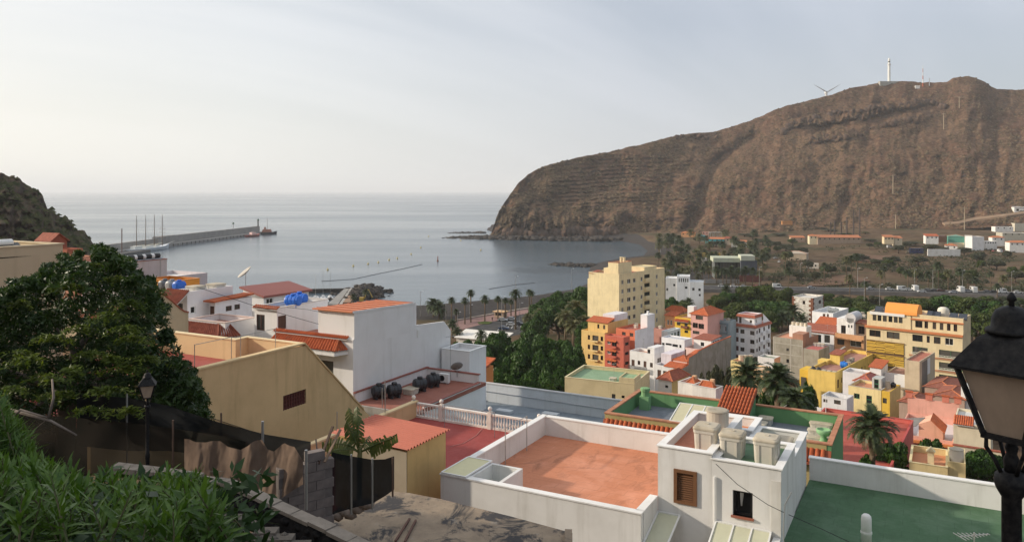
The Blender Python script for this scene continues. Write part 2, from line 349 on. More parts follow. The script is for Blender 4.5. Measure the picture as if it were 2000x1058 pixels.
def hill(name, sky, base, Yb, Yr, cols, rows, relief, kind, label):
    P = np.linspace(*cols); sk = np.interp(P, *zip(*sky)); ba = np.interp(P, *zip(*base)); yb = np.interp(P, *zip(*Yb)); yr = np.interp(P, *zip(*Yr))
    t = np.linspace(0, 1, rows); PX = np.repeat(P[:, None], rows, 1); T = np.repeat(t[None], len(P), 0)
    PY = ba[:, None]+(sk-ba)[:, None]*T
    Y = yb[:, None]+(yr-yb)[:, None]*T**1.25
    Rl, J = relief(PX, PY, T); Y = Y-Rl*np.minimum(1, T*8+.15)*(1-.6*T**6)
    PY = PY+J*(np.minimum(1, T*6))
    X = (PX-CX)/F*Y; Z = CZ-(PY-HY)/F*Y
    HILL[name] = (P, t, X, Y, Z, PY)
    # the far side falls away behind the ridge
    k = 8; bx = [X]; by = [Y]; bz = [Z]
    for i in range(1, k):
        dy = (i/k)**1.5*420; Yn = Y[:, -1:]+dy; bx.append(X[:, -1:]*(1+dy/Y[:, -1:]*(.5 if kind == 'right' else 1.03))); by.append(Yn); bz.append(np.maximum(-4, Z[:, -1:]-dy*(.15 if kind == 'right' else .6)-dy*dy*.0009+fbm(X[:, -1:]*.02, Yn*.02)*(8 if kind == 'right' else 2)*min(1, dy/60)))
    X = np.concatenate(bx, 1); Y = np.concatenate(by, 1); Z = np.concatenate(bz, 1)
    o = link(name, npmesh(name, np.stack([X, Y, Z], -1).reshape(-1, 3), gridfaces(X.shape[0], X.shape[1])[:, ::-1], hillmat(kind), False)); struct(o, label); return o
def seg(px, py, a, b):
    a = np.array(a, float); e = np.array(b, float)-a; t = np.clip(((px-a[0])*e[0]+(py-a[1])*e[1])/(e@e), 0, 1); return np.hypot(px-a[0]-t*e[0], py-a[1]-t*e[1]), t
def relief_r(px, py, T):
    r = fbm(px*.012, py*.02, 5)*46+fbm(px*.05, py*.06, 4)*11
    r += np.abs(fbm(px*.022+py*.004, py*.006+9, 4))*-34                          # ribs and gullies down the slope
    d1, t1 = seg(px, py, (1470,268), (1395,325)); d2, t2 = seg(px, py, (1395,325), (1345,450))
    d = np.minimum(d1, d2); r -= 24*np.exp(-(d/13)**2)                            # ravine
    for (x0, x1, y0, y1, am) in ((1525,1760,250,218,34),(1690,1830,222,200,28),(1560,1690,282,262,18),(1310,1420,264,258,12),(1180,1260,318,300,9),(1720,1840,246,226,12)):
        c = y0+(y1-y0)*(px-x0)/(x1-x0)-10*fbm(px*.06, py*0+x0, 3)-4; k = sst(x0, x0+40, px)*(1-sst(x1-50, x1, px))
        r += am*k*(sst(-13, -9, py-c)-1)*np.exp(-np.maximum(0, c-13-py)/60)*-1*0+am*k*sst(14, 9, py-c)*np.exp(-np.maximum(0, c-py)/26)*-.0
        r += am*k*np.where(py < c-10, -1, np.where(py > c+8, .25, 1.0-.9*np.abs(fbm(px*.16, py*.05, 3))*3))*np.exp(-np.abs(py-c)/34)
    terr = sst(1040, 1120, px)*(1-sst(1330, 1400, px))*sst(285, 310, py)*(1-sst(385, 420, py))
    r += terr*3.2*(((py+.035*(px-1100)+9*fbm(px*.02, py*.02, 3))/7.5) % 1)
    d5, t5 = seg(px, py, (1665,330), (1640,450)); r -= 7*np.exp(-(d5/9)**2)
    d6, _ = seg(px, py, (1690,340), (1625,455)); r -= 4*np.exp(-(d6/6)**2)
    cliff = (1-sst(1060, 1240, px))*sst(395, 430, py); r += cliff*34*(np.abs(fbm(px*.07, py*.03, 4))*2-.3)
    return r, fbm(px*.09, T*3, 3)*2.2*(1-T)+np.where(T > .97, fbm(px*.08, T*0, 4)*3.5, 0)
SKY_R = [(930,470),(958,462),(966,436),(972,420),(985,395),(1000,374),(1012,358),(1032,340),(1050,331),(1075,321),(1130,308),(1200,294),(1250,283),(1310,267),(1335,263),(1400,256),(1465,236),(1530,208),(1600,191),(1625,186),(1650,175),(1700,165),(1735,161),(1770,158),(1790,161),(1850,161),(1862,153),(1890,149),(1915,155),(1930,165),(1947,175),(2000,175),(2100,178),(2300,200),(2500,215)]
hill('hill', SKY_R,
     [(930,472),(958,469),(975,468),(1100,472),(1230,474),(1300,470),(1400,463),(1500,462),(1600,462),(1700,458),(1800,452),(1900,446),(2000,438),(2500,425)],
     [(930,985),(975,985),(1060,968),(1200,948),(1300,950),(1400,925),(1600,905),(1800,880),(2000,850),(2500,800)],
     [(930,990),(966,1000),(985,1012),(1040,1060),(1200,1160),(1400,1270),(1700,1330),(2000,1280),(2500,1200)], (930, 2500, 620), 120, relief_r, 'right', 'dry brown volcanic headland rising above the bay')
def relief_l(px, py, T):
    r = fbm(px*.03, py*.04, 5)*34+fbm(px*.11, py*.1, 4)*26+np.abs(fbm(px*.05, py*.03, 3))*30
    return r, fbm(px*.15, py*.12, 3)*7*(1-T**8)+np.where(T > .9, fbm(px*.11, T*0+2, 4)*14, 0)
hill('headland', [(-400,250),(-150,300),(-20,334),(0,336),(14,341),(34,347),(50,358),(72,370),(84,384),(93,408),(104,412),(122,424),(141,432),(147,446),(165,452),(175,464),(181,477),(196,483),(215,495),(235,512),(250,530)],
     [(-400,640),(250,560)], [(-400,190),(0,215),(250,250)], [(-400,300),(0,330),(150,360),(250,380)], (-400, 250, 240), 90, relief_l, 'left', 'dark rocky headland with scrub above the houses')

def hillpt(name, px, py):
    P, t, X, Y, Z, PY = HILL[name]; i = int(np.clip(np.searchsorted(P, px), 0, len(P)-1)); j = int(np.argmin(np.abs(PY[i]-py))); return Vector((X[i, j], Y[i, j], Z[i, j]))
# scrub and stones scattered over the slopes (too many and too far to count)
def tufts(name, hl, n, smin, smax, col, col2, keep=None, label=''):
    P, t, X, Y, Z, PY = HILL[hl]; nu, nv = X.shape
    i = RNG.integers(1, nu-2, n); j = RNG.integers(2, nv-1, n); a = RNG.random(n); b = RNG.random(n)
    def lerp(A): return (A[i, j]*(1-a)+A[i+1, j]*a)*(1-b)+(A[i, np.minimum(j+1, nv-1)]*(1-a)+A[i+1, np.minimum(j+1, nv-1)]*a)*b
    c = np.stack([lerp(X), lerp(Y), lerp(Z)], 1)
    k = fbm(P[i]*.05, PY[i, j]*.07, 3) > -.06
    if keep is not None: k &= keep(P[i], PY[i, j])
    c = c[k]; m = len(c); s = (smin+(smax-smin)*RNG.random(m)**2.2)[:, None, None]
    base = np.array([(1,0,0),(.3,.95,0),(-.8,.6,0),(-.8,-.6,0),(.3,-.95,0),(.1,.1,.75)])[None]*(.65+.7*RNG.random((m, 6, 1)))
    V = c[:, None]+base*s+np.array([0,0,-.12])*s
    f = np.array([(0,1,5),(1,2,5),(2,3,5),(3,4,5),(4,0,5)])[None]+6*np.arange(m)[:, None, None]
    mt, nt, bb = nodes('scrub'); geo = nt.nodes.new('ShaderNodeNewGeometry')
    nt.links.new(mix(nt, geo.outputs['Random Per Island'], col, col2), bb.inputs['Base Color']); bb.inputs['Roughness'].default_value = 1; bb.inputs['Specular IOR Level'].default_value = .05
    o = link(name, npmesh(name, V.reshape(-1, 3), f.reshape(-1, 3), mt)); o['kind'] = 'stuff'; o['label'] = label
tufts('scrub', 'hill', 70000, .6, 2.5, (.050,.041,.026), (.195,.138,.082), None, 'low dry scrub dotted over the brown hillside')
tufts('stones', 'hill', 16000, .5, 1.6, (.045,.036,.032), (.19,.12,.08), None, 'loose dark stones strewn over the brown hillside')
tufts('scrub', 'headland', 9000, .5, 1.9, (.025,.036,.014), (.075,.075,.03), lambda p, q: q > 345, 'green scrub clinging to the dark rocky headland')
# ================= building kit =================
Y1, Y2 = R(-28), R(-41)
class Frame:
    def __init__(s, name, label, cat, loc, yaw, group=None):
        s.o = Vector(loc); s.yaw = yaw; s.u = Vector((math.cos(yaw), math.sin(yaw))); s.v = Vector((-math.sin(yaw), math.cos(yaw)))
        s.root = thing(name, label, cat, loc, yaw, group) if name else None
        s.FH = []; s.RH = []
    def onY(s, px, py, yc=0):
        k = (px-CX)/F; bx = s.o.x+s.v.x*yc; by = s.o.y+s.v.y*yc; a = (k*by-bx)/(s.u.x-k*s.u.y); Y = by+a*s.u.y
        return a, CZ-(py-HY)/F*Y-s.o.z
    def onX(s, px, py, xc=0):
        k = (px-CX)/F; bx = s.o.x+s.u.x*xc; by = s.o.y+s.u.y*xc; a = (k*by-bx)/(s.v.x-k*s.v.y); Y = by+a*s.v.y
        return a, CZ-(py-HY)/F*Y-s.o.z
    def onZ(s, px, py, z=0):
        p = G(px, py, z+s.o.z); d = Vector((p.x-s.o.x, p.y-s.o.y)); return d.dot(s.u), d.dot(s.v)
    def w(s, x, y, z): return Vector((s.o.x+s.u.x*x+s.v.x*y, s.o.y+s.u.y*x+s.v.y*y, s.o.z+z))
    def zat(s, x, y, py): p = s.w(x, y, 0); return CZ-(py-HY)/F*p.y-s.o.z
def holed(mb, a0, a1, z0, z1, holes, P, dep):
    """wall face in (a,z), with recessed openings; P(a,z,d) -> point, d = depth behind the face"""
    hs = [(max(a0+.02, min(h[0], h[1])), min(a1-.02, max(h[0], h[1])), max(z0+.01, h[2]), min(z1-.02, h[3])) for h in holes]; hs = [h for h in hs if h[1]-h[0] > .05 and h[3]-h[2] > .05]
    zs = sorted({z0, z1} | {h[2] for h in hs} | {h[3] for h in hs})
    for b, t in zip(zs, zs[1:]):
        if t-b < 1e-5: continue
        c = (b+t)/2; sp = sorted((h[0], h[1]) for h in hs if h[2] < c < h[3]); x = a0
        for p, q in sp+[(a1, a1)]:
            if p-x > 1e-5: mb.add([P(x,b,0), P(p,b,0), P(p,t,0), P(x,t,0)], [(0,1,2,3)])
            x = max(x, q)
    for p, q, b, t in hs:
        o = [(p,b),(q,b),(q,t),(p,t)]; mb.add([P(a,z,0) for a, z in o]+[P(a,z,dep) for a, z in o], [(i,(i+1)%4,4+(i+1)%4,4+i) for i in range(4)])
    return hs
STY = {'w': ('window', WHITEM), 'b': ('window', BROWNW), 'g': ('window', GRN), 's': ('shutter', BROWNW), 'd': ('door', BROWNW), 'k': ('window', BLACKM), 'r': ('shutter', DARKR), 'gd': ('door', GRN), 'o': ('opening', BROWNW)}
def fit(root, kind, h, P, dep):
    p, q, b, t = h; nm, mt = STY[kind]; wd = q-p; f = min(.09, wd*.13)
    def bx(mb, a0, a1, z0, z1, d0, d1):
        vs = [P(a,z,d) for d in (d0, d1) for a, z in ((a0,z0),(a1,z0),(a1,z1),(a0,z1))]; mb.add(vs, [(0,1,2,3),(7,6,5,4),(0,4,5,1),(1,5,6,2),(2,6,7,3),(3,7,4,0)])
    m = MB(); bx(m, p, p+f, b, t, dep*.45, dep); bx(m, q-f, q, b, t, dep*.45, dep); bx(m, p+f, q-f, b, b+f, dep*.45, dep); bx(m, p+f, q-f, t-f, t, dep*.45, dep)
    if kind in 'wbgk' and wd > .75: bx(m, (p+q)/2-f*.4, (p+q)/2+f*.4, b+f, t-f, dep*.5, dep)
    if kind in ('gd', 'd') : bx(m, p+f, q-f, b+(t-b)*.45, b+(t-b)*.52, dep*.5, dep)
    fr = m.build(nm, mt, root); g = MB()
    if kind in ('s', 'r', 'd'):
        bx(g, p+f, (p+q)/2-.01, b+f, t-f, dep*.6, dep); bx(g, (p+q)/2+.01, q-f, b+f, t-f, dep*.6, dep); g.build('leaf', mt, fr)
    else:
        g.add([P(p+f,b+f,dep*.85), P(q-f,b+f,dep*.85), P(q-f,t-f,dep*.85), P(p+f,t-f,dep*.85)], [(0,1,2,3)]); g.build('pane', glass(), fr)
    return fr
def block(root, x0, x1, y0, y1, z0, z1, wall, deckm=None, par=.9, th=.18, FH=(), RH=(), coping=None, dep=.14, cap=.07, bot=False):
    mb = MB(); PF = lambda a, z, d: (a, y0+d, z); PR = lambda a, z, d: (x1-d, a, z)
    hf = holed(mb, x0, x1, z0, z1, [h[1:] for h in FH], PF, dep); hr = holed(mb, y0, y1, z0, z1, [h[1:] for h in RH], PR, dep)
    mb.add([(x1,y1,z0),(x0,y1,z0),(x0,y1,z1),(x1,y1,z1)], [(0,1,2,3)]); mb.add([(x0,y1,z0),(x0,y0,z0),(x0,y0,z1),(x0,y1,z1)], [(0,1,2,3)])
    if bot: mb.add([(x0,y0,z0),(x1,y0,z0),(x1,y1,z0),(x0,y1,z0)], [(0,3,2,1)])
    if deckm is None:
        mb.add([(x0,y0,z1),(x1,y0,z1),(x1,y1,z1),(x0,y1,z1)], [(0,1,2,3)])
    else:
        o = [(x0,y0),(x1,y0),(x1,y1),(x0,y1)]; i = [(x0+th,y0+th),(x1-th,y0+th),(x1-th,y1-th),(x0+th,y1-th)]
        mb.add([p+(z1,) for p in o]+[p+(z1,) for p in i]+[p+(z1-par,) for p in i], [(k,(k+1)%4,4+(k+1)%4,4+k) for k in range(4)]+[(4+k,4+(k+1)%4,8+(k+1)%4,8+k) for k in range(4)])
        d = MB().add([p+(z1-par+.004,) for p in i], [(0,1,2,3)]); d.build('roof_deck', deckm, root)
    ob = mb.build('wall', wall, root)
    if coping is not None:
        e = .05; c = MB(); c.box(x0-e,x1+e,y0-e,y0+th+e,z1+.003,z1+cap); c.box(x0-e,x1+e,y1-th-e,y1+e,z1+.003,z1+cap); c.box(x0-e,x0+th+e,y0+th+e,y1-th-e,z1+.003,z1+cap); c.box(x1-th-e,x1+e,y0+th+e,y1-th-e,z1+.003,z1+cap); c.build('coping', coping, root)
    for h, kk in zip(hf, FH): fit(root, kk[0], h, PF, dep)
    for h, kk in zip(hr, RH): fit(root, kk[0], h, PR, dep)
    return ob
class House(Frame):
    """near corner (px xn, top py yt) at distance Yn; left wall runs to px xl, right wall recedes to px xr"""
    def __init__(s, name, label, xl, xn, xr, yt, Yn, yaw, Lu=None, Lv=None, zb=None, cat='house', group=None, sink=1.0):
        N = W(xn, yt, Yn); Frame.__init__(s, None, None, None, (N.x, N.y, 0), yaw)
        s.Lu = Lu or -s.onY(xl, 0)[0]; s.Lv = Lv or s.onX(xr, 0)[0]
        if zb is None:
            c = [s.w(a, b, 0) for a in (-s.Lu, 0) for b in (0, s.Lv)]; zb = min(tz(p.x, p.y) for p in c)-sink
        s.o.z = zb; s.H = N.z-zb; s.root = thing(name, label, cat, s.o, yaw, group)
    def F(s, k, *rects):
        for x0, y0, x1, y1 in rects:
            a0, _ = s.onY(x0, 0); a1, _ = s.onY(x1, 0); _, zt = s.onY((x0+x1)/2, y0); _, zb = s.onY((x0+x1)/2, y1); s.FH.append((k, a0, a1, zb, zt))
        return s
    def Rr(s, k, *rects):
        for x0, y0, x1, y1 in rects:
            a0, _ = s.onX(x0, 0); a1, _ = s.onX(x1, 0); _, zt = s.onX((x0+x1)/2, y0); _, zb = s.onX((x0+x1)/2, y1); s.RH.append((k, a0, a1, zb, zt))
        return s
    def gridF(s, k, cols, ztops, h, wdt):
        for a in cols:
            for z in ztops: s.FH.append((k, -s.Lu*a-wdt/2, -s.Lu*a+wdt/2, s.H-z-h, s.H-z))
        return s
    def gridR(s, k, cols, ztops, h, wdt):
        for a in cols:
            for z in ztops: s.RH.append((k, s.Lv*a-wdt/2, s.Lv*a+wdt/2, s.H-z-h, s.H-z))
        return s
    def done(s, wall, deckm=None, par=.9, **kw):
        block(s.root, -s.Lu, 0, 0, s.Lv, 0, s.H, wall, deckm, par, FH=s.FH, RH=s.RH, **kw); return s
def slabroof(root, name, pts, mat, t=.15):
    MB().slab(pts, (0,0,-t)).build(name, mat, root)
def tileroof(root, el, er, rr, rl, mat, pitch=.27, amp=.05, steps=None, name='roof_tiles', drip=.05):
    """pan tiles as one ribbed, stepped sheet (rows too small to pick apart)"""
    el, er, rr, rl = map(Vector, (el, er, rr, rl)); rows = max(2, int((er-el).length/pitch)); sl = (rl-el).length; steps = steps or max(2, int(sl/.38))
    nrm = (er-el).cross(rl-el).normalized(); m = MB(); k = 6
    def fn(a, b):
        bot = el.lerp(er, a); top = rl.lerp(rr, a); st = (b*steps) % 1
        return bot.lerp(top, b)+nrm*(amp*abs(math.sin(a*rows*math.pi))*2.2+(1-st)*.03)
    m.sheet(fn, rows*k, steps*2)
    z = MB(); o = m.build(name, mat, root); o['kind'] = 'stuff'
    z.slab([el-nrm*.02, er-nrm*.02, rr-nrm*.02, rl-nrm*.02], -nrm*drip); z.build('roof_board', WHITEM, root); return o
# ---- roof-top things ----
def cylmesh(key, fn):
    if key not in _M: _M[key] = fn()
    return _M[key]
def square_tank(label, p, yaw, s=.5, h=1.0, cat='water tank', group=None, mat=None, name='water_tank'):
    t = thing(name, label, cat, p, yaw, group); mt = mat or PVC
    m = MB().rrect([(s*.85,0),(s*.93,h*.66),(s*.985,h*.70),(s*.99,h*.80)], .28)
    for x in (-1, 1):
        for k in (-.5, .5):
            m.bar((x*s*.855,k*s,.02),(x*s*.935,k*s,h*.68),.05,.05); m.bar((k*s,x*s*.855,.02),(k*s,x*s*.935,h*.68),.05,.05)
    m.build('tank_body', mt, t); l = MB()
    l.rrect([(s*1.0,h*.803),(s*1.03,h*.815),(s*1.03,h*.87),(s*.97,h*.915),(s*.88,h*.925),(s*.85,h*.945),(s*.2,h*.965),(s*.18,h*.99)], .3); l.build('lid', plaster((.52,.46,.36), .8), t); return t
def drum_tank(label, p, yaw, r=.5, L=1.3, col=(.03,.032,.036), group=None):
    """lying ribbed tank on two feet, neck and lid on top"""
    t = thing('water_tank', label, 'water tank', p, yaw, group); mt = paint(col, .45, 0, 'tank_plastic'); c = r+.12
    prof = [(0.02,-L/2),(r*.6,-L/2+.01),(r*.93,-L/2+.09)]
    for i in range(3):
        z = -L/2+.16+i*(L-.32)/3; w_ = (L-.32)/3; prof += [(r, z+.03),(r, z+w_*.62),(r*.93, z+w_*.7),(r*.93, z+w_*.95)]
    prof += [(r*.93, L/2-.09),(r*.6, L/2-.01),(.02, L/2)]
    M = Matrix.Translation((0,0,c)) @ Matrix.Rotation(R(90), 4, 'Y'); MB().lathe(prof, 16, M=M).build('tank_body', mt, t)
    MB().lathe([(.24,c+r-.05),(.24,c+r+.10),(.21,c+r+.14),(.03,c+r+.15)], 12).build('neck', mt, t)
    for x in (-L*.28, L*.28): MB().box(x-.1, x+.1, -r*.7, r*.7, 0, c-r*.72).build('foot', mt, t)
    return t
def round_tank(label, p, r=.6, h=1.3, mat=None, group=None):
    t = thing('water_tank', label, 'water tank', p, 0, group); mt = mat or plaster((.55,.50,.42), .8)
    MB().lathe([(r*.97,0),(r,.05),(r,h*.94),(r*1.02,h*.95),(r*1.02,h*.97)], 20).build('tank_body', mt, t); MB().lathe([(r*1.05,h*.972),(r*1.05,h*1.0),(r*.9,h*1.03),(r*.3,h*1.05)], 20).build('lid', plaster((.45,.40,.32), .9), t); return t
def dish(label, p, az, r=.5, tilt=35, h=.8, mat=None):
    t = thing('satellite_dish', label, 'dish', p, R(az)); M = Matrix.Translation((0,0,h)) @ Matrix.Rotation(R(-tilt-40), 4, 'X')
    prof = [(.02,0),(r*.5,r*.06),(r*.8,r*.15),(r,r*.26),(r*.98,r*.29),(r*.78,r*.18),(r*.5,r*.09),(.02,.03)]
    MB().lathe(prof, 18, M=M).build('reflector', mat or plaster((.55,.52,.47), .5), t, True); MB().tube([(0,0,0),(0,0,h)], .03).build('mast', STEEL, t)
    MB().bar(M @ Vector((0,-r*.9,r*.2)), M @ Vector((0,0,r*.95)), .025).build('feed_arm', STEEL, t); return t
def aerial(label, p, h=2.2, n=5, w_=.5, az=20):
    t = thing('television_aerial', label, 'aerial', p, R(az)); MB().tube([(0,0,0),(0,0,h)], .025).build('mast', STEEL, t); m = MB(); m.bar((-w_,0,h-.1),(w_,0,h-.1),.025)
    for i in range(n): x = -w_+2*w_*i/(n-1); m.bar((x,-.3+.03*i,h-.1),(x,.3-.03*i,h-.1),.018)
    m.build('antenna', STEEL, t); return t
def post(name, label, cat, p, h, r=.03, mat=None, group=None):
    o = MB().tube([(0,0,-.1),(0,0,h)], r, 6).build(name, mat or STEEL); o.location = p; return tag(o, label, cat, group)

# ================= foreground: white house with the orange terrace =================
def K_house():
    K = Frame('terrace_house', 'white house with orange roof terrace and stair tower, nearest house below the viewpoint', 'house', (-3.02, 33.36, 36), Y1); r = K.root; z = 2.0
    wh = plaster((.74,.73,.71), .4)
    m = MB(); m.box(0,8.83,0,.25,0,12.0); m.box(0,.25,.25,9.95,0,12.0); m.box(.25,9.0,9.7,9.95,0,12.0); m.box(8.58,8.868,.25,1.925,0,12.0); m.box(13.5,22.8,9.45,9.7,0,12.0); m.box(22.55,22.8,-4,9.45,0,12.0); m.box(13.24,13.5,-4,1.93,0,11.35); m.box(8.83,13.24,-2.6,-2.4,0,9.5)
    m.build('parapet_wall', wh, r)
    c = MB(); e = .035
    for a in ((0,8.83,0,.25),(0,.25,.25+e,9.95),(.25+e,9.0,9.7,9.95),(8.58,8.83,.25+e,1.89),(13.5,22.8,9.45,9.7)): c.box(a[0]-e,a[1]+e,a[2]-e,a[3]+e,12.003,12.06)
    c.build('coping', plaster((.80,.79,.77), .3), r)
    MB().box(.25,8.58,.25,9.7,10.7,11.05).build('roof_deck', deck((.52,.205,.11), .75), r)
    MB().box(8.58,8.868,1.95,9.7,10.7,11.046).build('roof_deck', deck((.52,.205,.11), .75), r)
    MB().box(13.5,22.55,-4,9.45,10.7,11.05).build('roof_deck', deck((.058,.125,.062), .5), r)
    MB().box(8.87,13.2,-2.4,1.93,8,8.6).build('yard_roof', deck((.30,.29,.27)), r)
    # light well and its yellow skylight
    w = MB(); w.box(1.2,1.36,.25,2.2,11.05,12.03); w.box(2.62,2.78,.25,2.2,11.05,12.03); w.box(1.36,2.62,2.05,2.2,11.05,12.03); w.build('light_well', wh, r)
    MB().box(1.36,2.62,.25,2.05,11.2,11.25).build('skylight_pane', paint((.28,.34,.29), .3, 0, 'green_glass'), r)
    f = MB(); f.box(.02,1.25,-.02,.05,12.07,12.12); f.box(.02,1.25,2.15,2.25,12.07,12.12); f.box(.0,.07,.05,2.15,12.07,12.12); f.box(1.18,1.25,.05,2.15,12.07,12.12); sk = f.build('skylight', WHITEM, r)
    MB().box(.07,1.18,.05,2.15,12.075,12.10).build('pane', paint((.60,.56,.30), .35, 0, 'yellow_polycarbonate'), sk)
    # stair tower
    def px(yc, *q): a0, zt = K.onY(q[0], q[1], yc); a1, zb = K.onY(q[2], q[3], yc); _, zt = K.onY((q[0]+q[2])/2, q[1], yc); _, zb = K.onY((q[0]+q[2])/2, q[3], yc); return (a0, a1, zb, zt)
    s1 = px(1.93, 1320, 921, 1358, 980); s2 = px(1.93, 1431, 959, 1470, 1008)
    block(r, 8.87, 10.97, 1.93, 7.4, 0, 14.0, wh, deck((.42,.16,.095), .4), .34, .2, FH=[('o',)+s1], dep=.12, coping=plaster((.82,.81,.79), .25), cap=.05)
    block(r, 10.974, 13.5, 1.93, 5.2, 0, 13.82, wh, deck((.085,.16,.085), .5), .16, .2, FH=[('k',)+s2], dep=.25, coping=plaster((.82,.81,.79), .25), cap=.05)
    block(r, 11.4, 13.46, 5.204, 8.8, 0, 13.3, wh, deck((.12,.24,.10), .4), .5, .18, coping=plaster((.82,.81,.79), .25), cap=.05)
    block(r, 9.1, 11.39, 7.404, 9.6, 0, 13.45, wh, deck((.58,.22,.10), .4), .4, .18, coping=plaster((.82,.81,.79), .25), cap=.05)
    # louvred brown window: slats
    a0, a1, zb, zt = s1; fr = MB(); wd = paint((.17,.075,.03), .6, 0, 'varnished_wood')
    fr.box(a0-.07,a0+.06,1.86,1.99,zb-.07,zt+.07); fr.box(a1-.06,a1+.07,1.86,1.99,zb-.07,zt+.07); fr.box(a0+.06,a1-.06,1.86,1.99,zt-.05,zt+.07); fr.box(a0+.06,a1-.06,1.86,1.99,zb-.07,zb+.04); fo = fr.build('shutter_frame', wd, r)
    n = 13
    for i in range(n):
        zz = zb+.08+(zt-zb-.16)*i/(n-1); M = Matrix.Translation(((a0+a1)/2, 1.96, zz)) @ Matrix.Rotation(R(38), 4, 'X'); MB().box(-(a1-a0)/2+.07,(a1-a0)/2-.07,-.05,.05,-.008,.008,M).build('slat', wd, fo)
    a0, a1, zb, zt = s2; MB().box(a0-.05,a1+.05,1.84,2.1,zb-.07,zb).build('window_sill', paint((.30,.10,.06), .8, 0, 'red_tile'), r)
    MB().sheet(lambda a, b: (a0+.22+.16*a*(1-.7*b)+.04*b, 2.13+.02*math.sin(a*20), zt-.04-(zt-zb)*.62*b), 6, 6).build('curtain', paint((.62,.60,.58), .9, 0, 'curtain'), r)
    MB().box(13.15,13.497,1.90,1.925,8,13.4).build('drain_pipe', plaster((.70,.68,.64), .5), r)
    MB().tube([(11.1,1.87,9.0),(11.1,1.87,13.2)], .04).build('drain_pipe', WHITEM, r)
    # lean-to skylights below the tower
    for (x0, x1, n, zz) in ((8.9, 9.75, 1, K.onY(1302, 1000, 1.93)[1]), (K.onY(1399, 0, 1.93)[0], 13.15, 3, K.onY(1455, 1027, 1.93)[1])):
        y0 = -.6 if n == 1 else -.2; q = MB()
        for i in range(n+1): x = x0+(x1-x0)*i/n; q.bar((x,1.90,zz),(x,y0,zz-.75),.06)
        q.bar((x0,1.88,zz),(x1,1.88,zz),.06); q.bar((x0,y0,zz-.75),(x1,y0,zz-.75),.06); so_ = q.build('skylight', WHITEM, r)
        for i in range(n): a = x0+(x1-x0)*i/n+.04; b = x0+(x1-x0)*(i+1)/n-.04; MB().slab([(a,y0+.04,zz-.76),(b,y0+.04,zz-.76),(b,1.84,zz-.02),(a,1.84,zz-.02)], (0,0,-.02)).build('pane', paint((.55,.55,.40), .35, 0, 'cream_polycarbonate'), so_)
    # things on the roofs
    square_tank('square cream water tank with stained lid on the orange deck of the stair tower', K.w(10.42, 3.45, 13.67), Y1, .47, 1.06)
    square_tank('squat cream water tank in the middle on the green tower deck', K.w(*K.onZ(1431, 889, 13.67), 13.67), Y1, .46, 1.0)
    square_tank('squat cream water tank at the outer corner of the green tower deck', K.w(*K.onZ(1498, 900, 13.67), 13.67), Y1, .46, 1.02)
    round_tank('tall round grey fibre cement tank behind the square tanks', K.w(10.3, 5.7, 13.67), .46, 1.0)
    square_tank('flat white cistern on the green house side of the white tower', K.w(12.6, 7.7, 12.81), Y1, .45, .5)
    # white vent, aerial, clothes frame
    v = thing('roof_vent', 'white round topped vent pipe standing on the green roof', 'vent', K.w(*K.onZ(1692, 1066, 11.05), 11.05), Y1); MB().lathe([(.18,0),(.18,1.0),(.165,1.1),(.11,1.16),(.02,1.18)], 16).build('pipe', plaster((.8,.79,.77), .3), v, True); MB().lathe([(.2,.48),(.2,.55)], 16).build('collar', WHITEM, v)
    for pts, l in ((((1398,905),(1440,945),(1500,985),(1531,1000)), 'thin cable sagging across the front of the white stair tower'), (((1540,1004),(1600,1030),(1660,1058),(1700,1080)), 'thin cable over the corner of the green roof')): tag(MB().tube([W(px, py, 28.0-(px-1398)*.006) for px, py in pts], .012, 4).build('cable', BLACKM), l, 'cable')
    o = MB().tube([W(1546,960,28.2), W(1533,985,28.2), W(1530,1030,28.1), W(1531,1060,28.0)], .02, 5).build('bent_pipe', STEEL); tag(o, 'bent grey pipe at the corner of the white stair tower', 'pipe')
    aerial('spiky television aerial at the edge of the green roof', K.w(19.6, 2.6, 11.05), 1.5, 9, .55, 10)
    fr = Frame('clothes_frame', 'thin steel clothes line frame standing on the orange terrace', 'clothes frame', K.w(0, 0, 11.05), Y1); m = MB(); A = [K.onX(987, 893, .55)[0], K.onX(1029, 864, .55)[0]]
    for y in A: MB().tube([(.55,y,0),(.55,y,1.75)], .025).build('pole', STEEL, fr.root)
    MB().bar((.55,A[0],1.73),(.55,A[1],1.73),.03).build('crossbar', STEEL, fr.root)
    return K
K = K_house()

